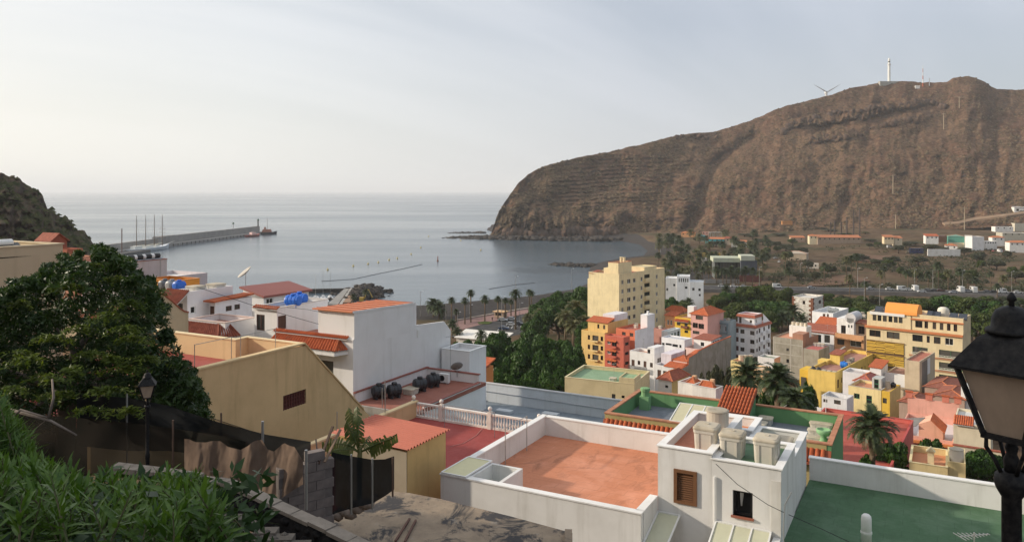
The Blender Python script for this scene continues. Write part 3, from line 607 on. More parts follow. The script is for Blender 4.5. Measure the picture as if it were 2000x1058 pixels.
# ================= red terrace, balustrade, shed =================
def red_terrace():
    T = Frame('red_terrace_house', 'house with red roof terrace edged by a white balustrade', 'house', (-6.05, 48.5, 34), Y1); r = T.root
    peach = plaster((.66,.45,.25), .35); z = 12.1
    MB().box(.2,9.7,-14,0,z-.3,z).build('roof_deck', deck((.30,.052,.045), .35), r)
    MB().box(0,.2,-13,.1,0,13.0).build('parapet_wall', peach, r); MB().box(-.06,.26,-13,.15,13.003,13.1).build('coping', plaster((.72,.56,.33), .4), r)
    MB().box(.2,9.7,0,.15,0,z).build('wall', peach, r)
    # balustrade
    wb = plaster((.80,.74,.68), .3); pxs = [808, 862, 957, 1053]; xs = [T.onY(p, 0, .05)[0] for p in pxs]
    b = MB(); b.box(xs[0],xs[-1],-.02,.14,z+.003,z+.12); b.build('plinth', wb, r); b = MB(); b.box(xs[0],xs[-1],-.03,.15,z+.80,z+.90); rail = b.build('handrail', wb, r)
    pm = MB().box(-.11,.11,-.07,.19,z,z+1.0).lathe([(.06,z+1.0),(.05,z+1.05),(.12,z+1.13),(.13,z+1.2),(.09,z+1.28),(.02,z+1.31)], 10, (0,.06,0)).mesh('baluster_post', wb)
    bm = MB().lathe([(.045,z+.12),(.05,z+.16),(.03,z+.2),(.065,z+.32),(.06,z+.40),(.028,z+.56),(.026,z+.68),(.05,z+.72),(.05,z+.80)], 8, (0,.06,0)).mesh('baluster', wb, True)
    for x in xs: link('baluster_post', pm, r, (x,0,0))
    for a, c in zip(xs, xs[1:]):
        n = max(3, int(round((c-a-.22)/.19)))
        for i in range(n): link('baluster', bm, r, (a+.11+(c-a-.22)*(i+.5)/n,0,0))
    # shed with red corrugated roof
    s = Frame('shed', 'small ochre shed with a red corrugated roof beside the red terrace', 'shed', T.w(0,0,12.0), Y1); sr = s.root
    yl = plaster((.62,.43,.19), .45); x1 = 8.75; x0 = 4.9; ya = -12.9; yb = -9.95; h = 3.1
    MB().box(x0,x1,ya,yb,-3.5,h).build('wall', yl, sr); MB().box(x0,x1-.02,ya-.03,ya-.002,-3.5,h-.03).build('cement_face', plaster((.42,.36,.27), .6), sr)
    cm = paint((.50,.135,.08), .55, 0, 'red_sheet_metal')
    MB().sheet(lambda a, b: (x0-.15+(x1+.15-x0+.15)*b, ya-.2+(yb-ya+.35)*a, h+.12+.075*math.sin(a*15*2*math.pi)*.7+.12*(1-b)), 15*8, 1).build('corrugated_roof', cm, sr, True)
    # planter box and hose on the terrace, tank roof bits
    pl = thing('planter_trough', 'long planter trough of dry plants against the white parapet', 'planter', T.w(9.2,-4.6,z), Y1); MB().box(-.35,.35,-1.7,1.7,.55,.8).build('trough', paint((.06,.045,.035), .8, 0, 'old_wood'), pl)
    for y in (-1.4, 1.4): MB().box(-.3,.3,y-.06,y+.06,0,.55).build('leg', WHITEM, pl)
    m = MB(); random.seed(3)
    for i in range(90):
        x = random.uniform(-.3,.3); y = random.uniform(-1.6,1.6); m.bar((x,y,.78),(x+random.uniform(-.15,.15),y+random.uniform(-.15,.15),.85+random.random()*.2),.03,.01)
    m.build('dry_plants', leafmat((.10,.07,.02),(.05,.045,.02),'dry_leaf'), pl)
    o = MB().tube([T.onZ(*p, z+.02)+(z+.02,) for p in ((853,834),(842,850),(820,862),(800,868))], .012, 5).build('hose', paint((.55,.32,.28), .6, 0, 'hose_rubber')); o.location = T.o; o.rotation_euler = (0,0,Y1); tag(o, 'pale hose lying across the red terrace by the shed roof', 'hose')
    o = MB().tube([T.onZ(*p, z+.02)+(z+.02,) for p in ((945,833),(930,850),(905,865),(880,871))], .012, 5).build('hose', paint((.55,.32,.28), .6, 0, 'hose_rubber')); o.location = T.o; o.rotation_euler = (0,0,Y1); tag(o, 'pink hose curling over the red terrace under the balustrade', 'hose')
    f = Frame('clothes_frame', 'steel clothes line frame in front of the white balustrade', 'clothes frame', T.w(0,0,z), Y1); A = [T.onY(868, 0, -1.2)[0], T.onY(966, 0, -1.2)[0]]; [MB().tube([(a,-1.2,0),(a,-1.2,1.4)], .02).build('pole', STEEL, f.root) for a in A]; MB().bar((A[0],-1.2,1.4),(A[1],-1.2,1.4),.03).build('crossbar', STEEL, f.root)
    post('pole', 'bent thin pole on the peach parapet by the black tanks', 'pole', T.w(.1,-3.0,13.1), 1.9, .03)
    post('pole', 'short rusty pole on the peach parapet below the ochre wall', 'pole', T.w(.1,-7.2,13.1), 1.1, .025)
    return T
T = red_terrace()

# ================= ochre house with the slanted wall =================
def ochre_house():
    H = Frame('ochre_house', 'large ochre house with slanted side wall, dark vent and red terrace', 'house', (-16.8, 42, 40), Y1); r = H.root
    oc = plaster((.66,.475,.26), .4); lt = plaster((.74,.56,.32), .3); zt = 10.42
    prof = [(-6,0),(15.5,0),(15.5,3.6),(14,4.9),(8.2,zt),(-6,zt)]; v = [H.onX(553, 780, 0), H.onX(598, 780, 0)]; y0, y1 = v[0][0], v[1][0]; zb = H.onX(575, 795)[1]; zv = H.onX(575, 766)[1]
    # side wall with a real opening: strips around it
    def strip(a, b, top):
        m.slab([(0,a,0),(0,b,0),(0,b,top(b)),(0,a,top(a))], (-.25,0,0))
    top = lambda y: float(np.interp(y, [-6,8.2,14,15.5], [zt,zt,4.9,3.6])); m = MB()
    strip(-6,y0,top)
    m.slab([(0,y0,0),(0,y1,0),(0,y1,zb),(0,y0,zb)], (-.25,0,0)); m.slab([(0,y0,zv),(0,y1,zv),(0,y1,top(y1)),(0,y0,top(y0))], (-.25,0,0))
    e = max(y1, 8.2) if y1 < 8.2 else y1
    if y1 < 8.2: strip(y1,8.2,top); strip(8.2,14,top)
    else: strip(y1,14,top)
    strip(14,15.5,top); m.build('wall', oc, r)
    MB().box(-.2,-.12,y0,y1,zb,zv).build('vent_panel', paint((.085,.022,.018), .8, 0, 'dark_red_lattice'), r)
    q = MB()
    for i in range(9): yy = y0+(y1-y0)*(i+.5)/9; q.box(-.12,-.06,yy-.03,yy+.03,zb,zv)
    for i in range(4): zz = zb+(zv-zb)*(i+.5)/4; q.box(-.115,-.065,y0,y1,zz-.02,zz+.02)
    q.build('lattice', paint((.11,.028,.022), .8, 0, 'dark_red_lattice'), r)
    MB().box(-.32,.06,-6,8.2,zt+.003,zt+.1).build('coping', lt, r); MB().slab([(.06,8.2,zt+.1),(.06,14,5.0),(.06,14,4.88),(.06,8.2,zt-.02)], (-.38,0,0)).build('coping', oc, r)
    MB().box(-13,-.25,-6,8,zt-1.6,zt-1.3).build('roof_deck', deck((.33,.075,.06), .25), r)
    p = MB(); p.box(-13,-4.95,7.0,7.25,0,zt); p.box(-4.95,-4.7,7.0,8.2,0,zt); p.box(-4.7,-.25,8.0,8.2,0,zt); p.box(-13.2,-13,-6,7.25,0,zt); p.build('parapet_wall', lt, r)
    c = MB(); c.box(-13.2,-4.65,6.95,7.3,zt+.003,zt+.08); c.box(-4.99,-4.65,7.3,8.25,zt+.003,zt+.08); c.box(-4.65,-.33,7.95,8.25,zt+.003,zt+.08); c.build('coping', plaster((.80,.66,.42), .3), r)
    MB().box(-13,0,8.2,15,0,3.5).build('lower_floor', oc, r)
    for nm, a, b, lab in (('A', 300, 379, 'steel clothes line frame by the aerial on the red terrace of the ochre house'), ('B', 451, 539, 'taller clothes line frame at the far corner of the ochre house terrace')):
        x = -.9 if nm == 'A' else -.7; f = Frame('clothes_frame', lab, 'clothes frame', H.w(0,0,zt-1.3), Y1); ya = H.onX(380 if nm == 'A' else 470, 0, x)[0]; yb_ = H.onX(452 if nm == 'A' else 538, 0, x)[0]; m = MB()
        for y in (ya, yb_): MB().tube([(x,y,0),(x,y,2.5)], .022).build('pole', STEEL, f.root)
        MB().bar((x,ya,2.48),(x,yb_,2.48),.03).build('crossbar', STEEL, f.root)
    aerial('small television aerial on the red terrace of the ochre house', H.w(-1.4,.2,zt-1.3), 1.7, 6, .35, 60)
    # cable running down the wall
    o = MB().tube([H.w(.06,-3,9.7), H.w(.06,5.7,5.2), H.w(.06,14,2.2)], .018, 5).build('cable', BLACKM); tag(o, 'thin black cable sloping across the ochre side wall', 'cable')
    return H
OC = ochre_house()

# ================= white hillside houses =================
TCM = terracotta((.50,.13,.05)); TCD = terracotta((.34,.11,.065), 'old_terracotta'); ORM = paint((.60,.20,.09), .7, 0, 'orange_roof_paint')
def white_house():
    M_ = Frame('white_house', 'large white hillside house with blank shaded wall and orange flat roof', 'house', (-13.3, 66, 36), Y1); r = M_.root; wh = plaster((.80,.79,.78), .22)
    zt = 13.75; lz = 11.55
    # blank wall: upper storey, stepped parapet, sloping end
    block(r, -3.95, 0, .15, 9, lz-.7, zt-.42, wh, None); m = MB(); m.slab([(0,.15,zt-.42),(0,9,zt-.42),(0,9,zt-.40),(0,.15,zt-.02)], (-.2,0,0)); m.slab([(-3.95,.15,zt-.42),(-3.95,9,zt-.42),(-3.95,9,zt-.40),(-3.95,.15,zt-.02)], (.2,0,0)); m.box(-3.75,-.2,.15,.35,zt-.42,zt-.02); m.build('gable', wh, r)
    slabroof(r, 'roof', [(-4.35,-.15,zt+.14),(.03,-.15,zt+.14),(.03,9,zt-.25),(-4.35,9,zt-.25)], ORM, .12); MB().slab([(.05,-.1,zt+.16),(.05,9,zt-.22),(.05,9,zt-.40),(.05,-.1,zt-.02)], (-.04,0,0)).build('verge', wh, r)
    for i in range(7): MB().bar((-4.3,.4+i*1.35,zt+.15-i*.055),(0,.4+i*1.35,zt+.15-i*.055),.12,.03).build('roof_batten', TCM, r)
    dF = M_.onY(623, 702, 0); dG = M_.onY(651, 735, 0)
    holes = [('o', dF[0], dG[0], dG[1]-.5, dF[1])]
    block(r, -8.8, 0, 0, 9, 0, lz-.7, wh, None, FH=holes, dep=.3)
    MB().box(-8.8,-3.95,0,.15,lz-.7,lz-.02).build('parapet_wall', wh, r); MB().box(-3.95,0,0,.145,lz-.7,lz-.02).build('parapet_wall', wh, r)
    tileroof(r, (-8.9,-.22,lz-.05), (-.55,-.22,lz-.05), (-.55,.2,lz+.12), (-8.9,.2,lz+.12), TCM, .24, .05, 1, 'parapet_tiles')
    MB().box(-8.7,-3.95,.16,5.2,lz-.7,lz-.66).build('terrace_floor', deck((.40,.16,.11)), r)
    m = MB(); m.slab([(0,9,0),(0,15.2,0),(0,15.2,9.9),(0,14,11.0),(0,9,11.35)], (-.2,0,0)); m.slab([(-4,14.9,0),(-.2,14.9,0),(-.2,14.9,10.2),(-4,14.9,10.2)], (0,.2,0)); m.box(-4.2,-4,9,14.9,0,12.4); m.build('wall', wh, r); MB().box(-4,-.2,9,14.9,9.9,10.1).build('terrace_floor', deck((.45,.42,.40)), r)
    # hipped tile canopy over the door
    a, b, zh, ze = -8.3, -.95, lz-.18, lz-.95; tileroof(r, (a-.3,-1.25,ze), (b,-1.25,ze), (b-.55,-.02,zh), (a-.3,-.02,zh), TCM, .30, .06)
    tileroof(r, (b,-1.25,ze), (b+.5,-.02,ze), (b-.54,-.02,zh), (b-.55,-.04,zh), TCM, .25, .05)
    MB().bar((b,-1.25,ze+.06),(b-.55,-.02,zh+.07),.13).build('hip_tile', TCM, r)
    MB().slab([(a-.3,-1.2,ze-.08),(b-.05,-1.2,ze-.08),(b+.42,0,ze-.08),(a-.3,0,ze-.08)], (0,0,-.28)).build('canopy_soffit', wh, r)
    MB().tube([(.04,9.35,10.2),(.04,9.35,10.9)], .1, 8).build('chimney_pipe', WHITEM, r)
    return M_
WH = white_house()
def house_door():     # narrow white house with blue tanks
    A = House('white_cube_house', 'narrow white house with brown window and door under two blue tanks', 497, 541, 640, 602.5, 70.3, Y1, zb=36)
    A.F('b', (501,614,517,645)); A.Rr('d', (543,616,559,643)); A.done(plaster((.79,.78,.77), .2), deck((.45,.42,.40)), .25, coping=plaster((.6,.56,.52)), dep=.1)
    tileroof(A.root, (-A.Lu-.1,-.25,A.H-.1), (.15,-.25,A.H-.1), (.15,.25,A.H+.1), (-A.Lu-.1,.25,A.H+.1), TCM, .24, .04, 1, 'parapet_tiles')
    for i, (x, y, l) in enumerate(((-1.0, 3.9, 'blue ribbed water tank behind its twin on the narrow white house'), (-.55, 2.6, 'blue ribbed water tank in front of its twin on the narrow white house'))):
        drum_tank(l, A.w(x, y, A.H-.24), Y1+R(8), .5, 1.5, (.01,.14,.62), 'blue tanks')
house_door()
def tank_roof():
    A = Frame('flat_roof_annex', 'low white annex with red brown roof crowded with black tanks', 'house', WH.w(.006, -1.5, -2), Y1); r = A.root; z = 8.2
    wh = plaster((.78,.77,.76), .3); cop = paint((.30,.10,.075), .7, 0, 'red_coping')
    MB().box(0,6.2,0,13,z-.3,z).build('roof_deck', deck((.30,.11,.075), .5), r); MB().box(.0,.16,1.6,12.2,z,z+.85).build('parapet_wall', wh, r); MB().box(.0,5.9,12.2,12.4,z-3,z+.8).build('parapet_wall', wh, r); MB().box(5.9,6.1,3,12.2,0,z+.15).build('parapet_wall', wh, r)
    c = MB(); c.box(-.0,.24,1.5,12.45,z+.853,z+.95); c.box(.24,5.95,12.15,12.45,z+.803,z+.9); c.box(5.85,6.2,3,12.15,z+.153,z+.22); c.build('coping', cop, r)
    MB().box(0,6.2,-.2,0,0,z+.5).build('wall', CONC, r)
    spots = [(740,778),(770,776),(820,764),(846,755)]; labs = ['black ribbed tank nearest the slanted ochre wall','black ribbed tank second from the slanted ochre wall','black ribbed tank next to the pale cistern lid','black ribbed tank beside the air conditioner']
    for (px, py), l in zip(spots, labs): x, y = A.onZ(px, py, z); drum_tank(l, A.w(max(.9, x), y, z), Y1+R(60), .53, 1.2, (.028,.03,.036), 'black tanks')
    x, y = A.onZ(802, 768, z); square_tank('low pale cistern between the black tanks', A.w(x, y, z), Y1, .6, .55)
    x, y = A.onZ(868, 748, z); t = thing('air_conditioner', 'white air conditioning unit at the end of the black tank row', 'air conditioner', A.w(x, y, z), Y1); MB().box(-.5,.5,-.2,.2,.1,.9).build('casing', WHITEM, t); MB().lathe([(.28,0),(.28,.02)], 14, M=Matrix.Translation((-.15,-.2,.5)) @ Matrix.Rotation(R(90), 4, 'X')).build('fan_grille', BLACKM, t)
    for k in (-.4, .4): MB().box(k-.05,k+.05,-.18,.18,0,.1).build('foot', STEEL, t)
    x, y = A.onZ(880, 742, z); aerial('television aerial tied to the end of the big white wall', A.w(x, y, z), 4.2, 6, .5, 30)
    x, y = A.onZ(903, 742, z); dish('round grey satellite dish above the low annex roof', A.w(x-.2, y-.6, z+.4), 20, .58, 10, .9, plaster((.30,.29,.28), .5))
    post('pole', 'curved thin lamp pole at the near edge of the tank roof', 'pole', A.w(3.4, 1.0, z), 1.8, .03)
tank_roof()
h = House('white_block', 'plain white block at the end of the annex by the dark trees', 880, 917, 960, 687, 76, Y1, Lu=3.2, Lv=3.2); h.done(plaster((.82,.81,.80), .2), deck((.5,.5,.5)), .3, coping=WHITEM)
h = House('orange_cottage', 'tiny orange cottage peeping out beside the white block', 910, 941, 950, 722, 84, Y1, Lu=3.6, Lv=2.5); h.done(plaster((.66,.26,.09)), None); slabroof(h.root, 'roof', [(-3.8,-.3,h.H),(.2,-.3,h.H),(.2,2.7,h.H+.8),(-3.8,2.7,h.H+.8)], TCM)
def gray_roof():
    A = Frame('grey_roof_building', 'building with long blue grey parapet and wet grey roof behind the balustrade', 'building', (-4.6, 82.8, 22), Y1); r = A.root; wl = plaster((.60,.63,.66), .35); z = 16.2
    MB().box(0,18.0,0,.25,0,18).build('parapet_wall', wl, r); MB().box(-.05,18.0,-.05,.3,18.003,18.12).build('coping', plaster((.55,.55,.55)), r); MB().box(0,18,-14,0,z-.3,z).build('roof_deck', deck((.20,.235,.27), .6), r); MB().box(0,.25,-14,0,0,z+.9).build('parapet_wall', wl, r); MB().box(0,18,-14.2,-14,0,z).build('wall', wl, r)
    MB().tube([(.5,-.08,17.3),(17.5,-.08,17.1)], .05).build('pipe', plaster((.5,.52,.55)), r)
    for i, px in enumerate((985, 1075)): x, y = A.onZ(px, 805+i*6, z); MB().box(x-.8,x+.8,y-.4,y+.4,z+.003,z+.25).build('roof_hatch', wl, r)
gray_roof()

def upper_left():
    # tan house with the curved gable
    H = Frame('tan_house', 'tan house wall with a sloping shoulder beside the big tree', 'house', (-25.4, 62, 40), Y1); tn = plaster((.52,.43,.30), .35)
    pts = [(p, q) for p, q in ((260,572),(310,574),(320,577),(335,589),(352,604),(360,609),(368,611))]; ys = [H.onX(p, q) for p, q in pts]; m = MB()
    for (a, za), (b, zb) in zip(ys, ys[1:]): m.slab([(0,a,0),(0,b,0),(0,b,zb),(0,a,za)], (-.3,0,0))
    m.build('wall', tn, H.root); m = MB()
    for (a, za), (b, zb) in zip(ys, ys[1:]): m.slab([(.06,a,za),(.06,b,zb),(.06,b,zb+.12),(.06,a,za+.12)], (-.42,0,0))
    m.build('coping', TCD, H.root); MB().box(-9,-.3,ys[0][0],ys[-1][0],0,10.2).build('rear_wall', tn, H.root); MB().box(-9.2,-.28,ys[0][0],ys[-2][0],10.2,10.5).build('roof', TCD, H.root)
    # block with tile canopy (369-440)
    L = House('white_villa', 'white villa with old tile canopy below a pale pink terrace wall', 369, 440, 498, 631, 70, Y1, zb=38); L.done(plaster((.78,.76,.76), .25), deck((.40,.20,.15)), .5, coping=plaster((.66,.52,.46)))
    tileroof(L.root, (-L.Lu,-1.1,L.H-1.25), (.1,-1.1,L.H-1.25), (-.9,-.02,L.H-.2), (-L.Lu,-.02,L.H-.2), TCD, .24, .06); tileroof(L.root, (.1,-1.1,L.H-1.25), (1.1,.9,L.H-1.2), (.02,.6,L.H-.25), (-.88,-.02,L.H-.2), TCD, .24, .06)
    MB().bar((.1,-1.1,L.H-1.2),(-.9,-.02,L.H-.14),.13).build('hip_tile', TCD, L.root)
    # house with the door and two small windows
    P = House('lilac_house', 'pale lilac house with brown door, two small windows and red roof edge', 409, 420, 492, 590, 76, Y1, zb=38); P.Rr('b', (441,597,453,607), (458,594,469,604)); P.FH.append(('d', -P.Lu*.95, -P.Lu*.15, P.H-2.6, P.H-.4)); P.done(plaster((.77,.74,.75), .2)); slabroof(P.root, 'roof', [(-P.Lu-.4,-.4,P.H+.15),(.3,-.4,P.H+.15),(.3,P.Lv,P.H+.35),(-P.Lu-.4,P.Lv,P.H+.35)], TCM)
    Q = House('white_gable_house', 'white house with small tile porch roof and white tanks on top', 330, 366, 455, 570, 75, Y1, zb=38); Q.F('k', (342,592,357,606)); Q.Rr('w', (372,598,382,612)); Q.done(plaster((.78,.76,.77), .2), deck((.5,.48,.46)), .3)
    tileroof(Q.root, (-Q.Lu-.3,-1.3,Q.H-1.0), (.2,-1.3,Q.H-1.0), (.2,.1,Q.H+.1), (-Q.Lu-.3,.1,Q.H+.1), TCD, .24, .06)
    for i, (x, y) in enumerate(((-1.2, 2.0), (-.9, 4.2), (-.8, 6.4), (-.7, 8.6))):
        if y < Q.Lv-.6: square_tank('flat white tank, %s in the row on the white gable house' % nth(i), Q.w(x, y, Q.H-.28), Y1, .75, .65, group='flat white tanks', mat=plaster((.66,.63,.57), .5))
    dish('big pale satellite dish standing above the white tanks, against the sea', Q.w(-.4, 7.6, Q.H-.28), 115, .85, 0, 1.3)
    E = House('white_red_roof_house', 'white house under a dark red pitched roof in front of the bay', 475, 515, 603, 578, 86, Y1, zb=36); E.Rr('w', (520,582,534,596)); E.done(plaster((.82,.81,.80), .2))
    z = [E.zat(-E.Lu, 0, 559), E.H+.05, E.zat(0, E.Lv, 565), E.zat(-E.Lu, E.Lv, 549)]; e = .3
    slabroof(E.root, 'roof', [(-E.Lu-e,-e,z[0]),(e,-e,z[1]),(e,E.Lv+e,z[2]),(-E.Lu-e,E.Lv+e,z[3])], paint((.33,.115,.095), .75, 0, 'red_roof_sheet'), .22)
    m = MB(); m.slab([(-E.Lu,0,E.H-.3),(0,0,E.H-.3),(0,0,E.H+.0),(-E.Lu,0,z[0]-.2)], (0,.2,0)); m.slab([(-E.Lu,E.Lv,E.H-.3),(0,E.Lv,E.H-.3),(0,E.Lv,z[2]-.2),(-E.Lu,E.Lv,z[3]-.2)], (0,-.2,0)); m.slab([(-.0,0,E.H-.3),(0,E.Lv,E.H-.3),(0,E.Lv,z[2]-.2),(0,0,E.H)], (-.2,0,0)); m.build('gable', plaster((.82,.81,.80), .2), E.root)
    O = House('orange_house', 'bright orange flat roofed house behind the coloured tanks', 285, 345, 390, 549, 92, Y1, zb=36); O.done(plaster((.72,.30,.06), .3), deck((.62,.28,.10)), 1.2, coping=plaster((.62,.30,.12)))
    N2 = House('pale_block', 'low pale block carrying grey and blue tanks', 290, 352, 372, 573, 84, Y1, zb=36, Lv=3.5); N2.done(plaster((.72,.55,.38), .3))
    for i, (px, c, l) in enumerate(((322, (.12,.13,.15), 'grey ribbed tank at the left of the mixed tank row'), (336, (.30,.31,.32), 'pale grey ribbed tank in the middle of the mixed tank row'), (350, (.01,.12,.55), 'blue ribbed tank at the right of the mixed tank row'))):
        a, _ = N2.onY(px, 0, 1.2); drum_tank(l, N2.w(a, 1.2, N2.H), Y1+R(90), .5, 1.3, c)
    A = House('lilac_terrace_house', 'long lilac house with a row of solar heater drums on its roof', 160, 237, 326, 514, 95, Y1, zb=34); A.done(plaster((.60,.54,.54), .25), deck((.55,.53,.5)), .3, coping=TCD)
    for i in range(4):
        y = A.onX(252+i*17, 0, -.8)[0]; t = thing('solar_heater', 'black and white solar heater drum, %s on the lilac house' % nth(i, 4), 'solar heater', A.w(-.8, y, A.H-.28), Y1, 'solar heaters'); MB().lathe([(.3,-.6),(.34,-.55),(.34,.2),(.3,.24)], 12, M=Matrix.Translation((0,0,.75)) @ Matrix.Rotation(R(90), 4, 'X')).build('drum', paint((.02,.02,.022), .5, 0, 'black_drum'), t); MB().lathe([(.33,.24),(.33,.6),(.26,.66)], 12, M=Matrix.Translation((0,0,.75)) @ Matrix.Rotation(R(90), 4, 'X')).build('drum_end', WHITEM, t); MB().slab([(-.1,-.9,.0),(.5,-.9,.0),(.1,-.9,.6),(-.1,-.9,.6)], (0,1.8,0)).build('stand', STEEL, t)
    post('aerial_mast', 'thin mast with cross bars in front of the lilac house', 'mast', A.w(1.5, A.onX(313, 0, 1.5)[0], A.H-5), 5.6, .04)
    B = House('lilac_extension', 'low lilac wing with slanted end stepping down towards the bay', 322, 328, 405, 541, 104, Y1, zb=34, Lu=7); B.done(plaster((.62,.56,.57), .25), deck((.72,.70,.68)), .5)
    C_ = House('terracotta_house', 'dark terracotta house with a gable under the rocky headland', 70, 100, 131, 471, 120, Y1, zb=38); C_.done(plaster((.34,.11,.07), .3)); m = MB(); m.slab([(0,0,C_.H),(0,C_.Lv,C_.H),(0,C_.Lv*.45,C_.H+1.1)], (-C_.Lu,0,0)); m.build('gable', plaster((.34,.11,.07), .3), C_.root); e = .25
    for s_ in (0, 1): a = [0, C_.Lv][s_]; slabroof(C_.root, 'roof', [(.3,a-e+2*e*s_,C_.H),(.3,C_.Lv*.45,C_.H+1.2),(-C_.Lu,C_.Lv*.45,C_.H+1.2),(-C_.Lu,a-e+2*e*s_,C_.H)], TCD)
    D_ = House('terracotta_wing', 'low terracotta wing stepping down beside the gabled house', 120, 131, 162, 487, 116, Y1, zb=38, Lu=5); D_.done(plaster((.38,.13,.08), .3), deck((.40,.16,.1)), .3)
    D2 = House('salmon_block', 'small salmon block half hidden behind the big tree top', 122, 146, 182, 502, 100, Y1, zb=38, Lu=5); D2.done(plaster((.55,.27,.18), .3), deck((.62,.36,.25)), .3)
    # big tan wall at the left edge
    X = House('beige_house', 'large plain beige house with solar heater at the left edge', -190, -70, 122.7, 489, 38.3, Y1, zb=44, Lu=9); X.done(plaster((.58,.46,.31), .25), deck((.62,.56,.46)), .7, coping=plaster((.66,.55,.38)))
    y = X.onX(4, 0, -1.2)[0]; t = thing('solar_heater', 'solar heater with white tank on the beige house at the left edge', 'solar heater', X.w(-1.2, y, X.H-.68), Y1); MB().lathe([(.17,-.5),(.2,-.47),(.2,.47),(.17,.5)], 14, M=Matrix.Translation((0,0,.85)) @ Matrix.Rotation(R(90), 4, 'X')).build('tank', WHITEM, t); MB().slab([(.0,-.8,.8),(1.2,-.8,.15),(1.2,.8,.15),(0,.8,.8)], (0,0,.06)).build('collector', paint((.02,.025,.035), .2, 0, 'collector_glass'), t); MB().box(-.1,.1,-.7,.7,0,.8).build('stand', STEEL, t)
    MB().tube([(.05,y+4.6,X.H-4),(.05,y+4.6,X.H)], .03).build('drain_pipe', CONC, X.root)
upper_left()

# ================= green house =================
def green_house():
    C = Frame('green_house', 'green walled flat roofed house with orange copings and a tiled roof turret', 'house', (7.11, 60.2, 24), Y1); r = C.root; Lu, Lv, zt = 16.1, 7.9, 19.0
    gr = plaster((.15,.31,.145), .35); cop = terracotta((.52,.24,.13), 'orange_coping'); tan = plaster((.46,.37,.17), .4); zd = zt-1.1
    block(r, 0, Lu, 0, Lv, 0, zt, gr, deck((.155,.175,.205), .45), 1.1, .25)
    MB().box(-.02,Lu-.3,-.03,-.003,0,zt-.02).build('render_coat', tan, r)
    c = MB(); c.box(-.06,Lu+.06,-.08,.3,zt+.003,zt+.1); c.box(-.06,Lu+.06,Lv-.3,Lv+.06,zt+.003,zt+.1); c.box(-.06,.3,.3,Lv-.3,zt+.003,zt+.1); c.box(Lu-.3,Lu+.06,.3,Lv-.3,zt+.003,zt+.1); c.build('coping', cop, r)
    # tile eave along the front, each tile a piece
    def halft(rad, L):
        m = MB(); n = 6
        for k in (0, 1):
            for i in range(n+1): a = math.pi*i/n; rr = rad*(1-.12*k); m.v.append((rr*math.cos(a), L*k, rr*math.sin(a)+.03*(1-k)))
            for i in range(n+1): a = math.pi*i/n; rr = (rad-.02)*(1-.12*k); m.v.append((rr*math.cos(a), L*k, rr*math.sin(a)+.03*(1-k)))
        q = n+1
        for i in range(n): m.f.append((i,i+1,2*q+i+1,2*q+i)); m.f.append((q+i+1,q+i,i,i+1)[::-1])
        return m.mesh('roof_tile', TCM)
    tm = halft(.13, .55); n = int(Lu/.36)
    for i in range(n):
        x = .25+i*(Lu-.4)/n
        if 6.0 < x < 12.6: continue
        link('roof_tile', tm, r, (x,-.62,zt-1.12), (R(52),0,0), (1.2,1.75,1.2))
    MB().slab([(-.1,-.66,zt-1.18),(Lu,-.66,zt-1.18),(Lu,-.03,zt-.38),(-.1,-.03,zt-.38)], (0,0,-.12)).build('eave_board', terracotta((.34,.10,.05), 'tile_bed'), r)
    # turret with pan-tile roof
    ya, yb = 4.2, 7.5; el = C.onY(1396.5, 797, ya); er = C.onY(1461, 815, ya); rl = C.onY(1417, 752, yb); rr = C.onY(1481, 762, yb); z0 = (el[1]+er[1])/2; z1 = (rl[1]+rr[1])/2; x0 = (el[0]+rl[0])/2; x1 = (er[0]+rr[0])/2
    m = MB(); m.slab([(x1-.12,ya+.2,zd),(x1-.12,yb-.05,zd),(x1-.12,yb-.05,z1-.1),(x1-.12,ya+.2,z0-.05)], (-.2,0,0)); m.slab([(x0+.12,ya+.2,zd),(x0+.12,yb-.05,zd),(x0+.12,yb-.05,z1-.1),(x0+.12,ya+.2,z0-.05)], (.2,0,0)); m.box(x0+.32,x1-.32,ya+.2,ya+.4,zd,z0-.05); m.box(x0+.32,x1-.32,yb-.25,yb-.05,zd,z1-.12); tur = m.build('turret', plaster((.10,.23,.11), .35), r)
    MB().slab([(x0,ya,z0-.04),(x1,ya,z0-.04),(x1,yb,z1-.04),(x0,yb,z1-.04)], (0,0,-.1)).build('roof_bed', terracotta((.34,.10,.05), 'tile_bed'), r)
    sl = math.hypot(yb-ya, z1-z0); ang = math.atan2(z1-z0, yb-ya); rows = 10; k = 7; tm2 = halft((x1-x0)/rows*.36, sl/k*1.18)
    for i in range(rows):
        for j in range(k): link('roof_tile', tm2, r, (x0+(x1-x0)*(i+.5)/rows, ya+(yb-ya)*j/k, z0+(z1-z0)*j/k+.0), (ang,0,0))
    # skylight, three panels, leaning over the front
    sx = [C.onY(1316, 0, 1.2)[0], C.onY(1402, 0, 2.6)[0]]; f = MB(); za, zb_ = zt+.12, zt+.75
    for i in range(4): x = sx[0]+(sx[1]-sx[0])*i/3; f.bar((x,.15,za),(x,2.9,zb_),.07)
    f.bar((sx[0],.15,za),(sx[1],.15,za),.07); f.bar((sx[0],2.9,zb_),(sx[1],2.9,zb_),.07); sk = f.build('skylight', WHITEM, r)
    for i in range(3): a = sx[0]+(sx[1]-sx[0])*i/3+.05; b = sx[0]+(sx[1]-sx[0])*(i+1)/3-.05; MB().slab([(a,.2,za),(b,.2,za),(b,2.85,zb_),(a,2.85,zb_)], (0,0,-.02)).build('pane', paint((.56,.52,.33), .35, 0, 'cream_polycarbonate'), sk)
    m = MB(); [m.box(x-.04,x+.04,2.82,2.9,zd,zb_) for x in (sx[0]+.05, sx[1]-.05)]; m.build('prop', WHITEM, r)
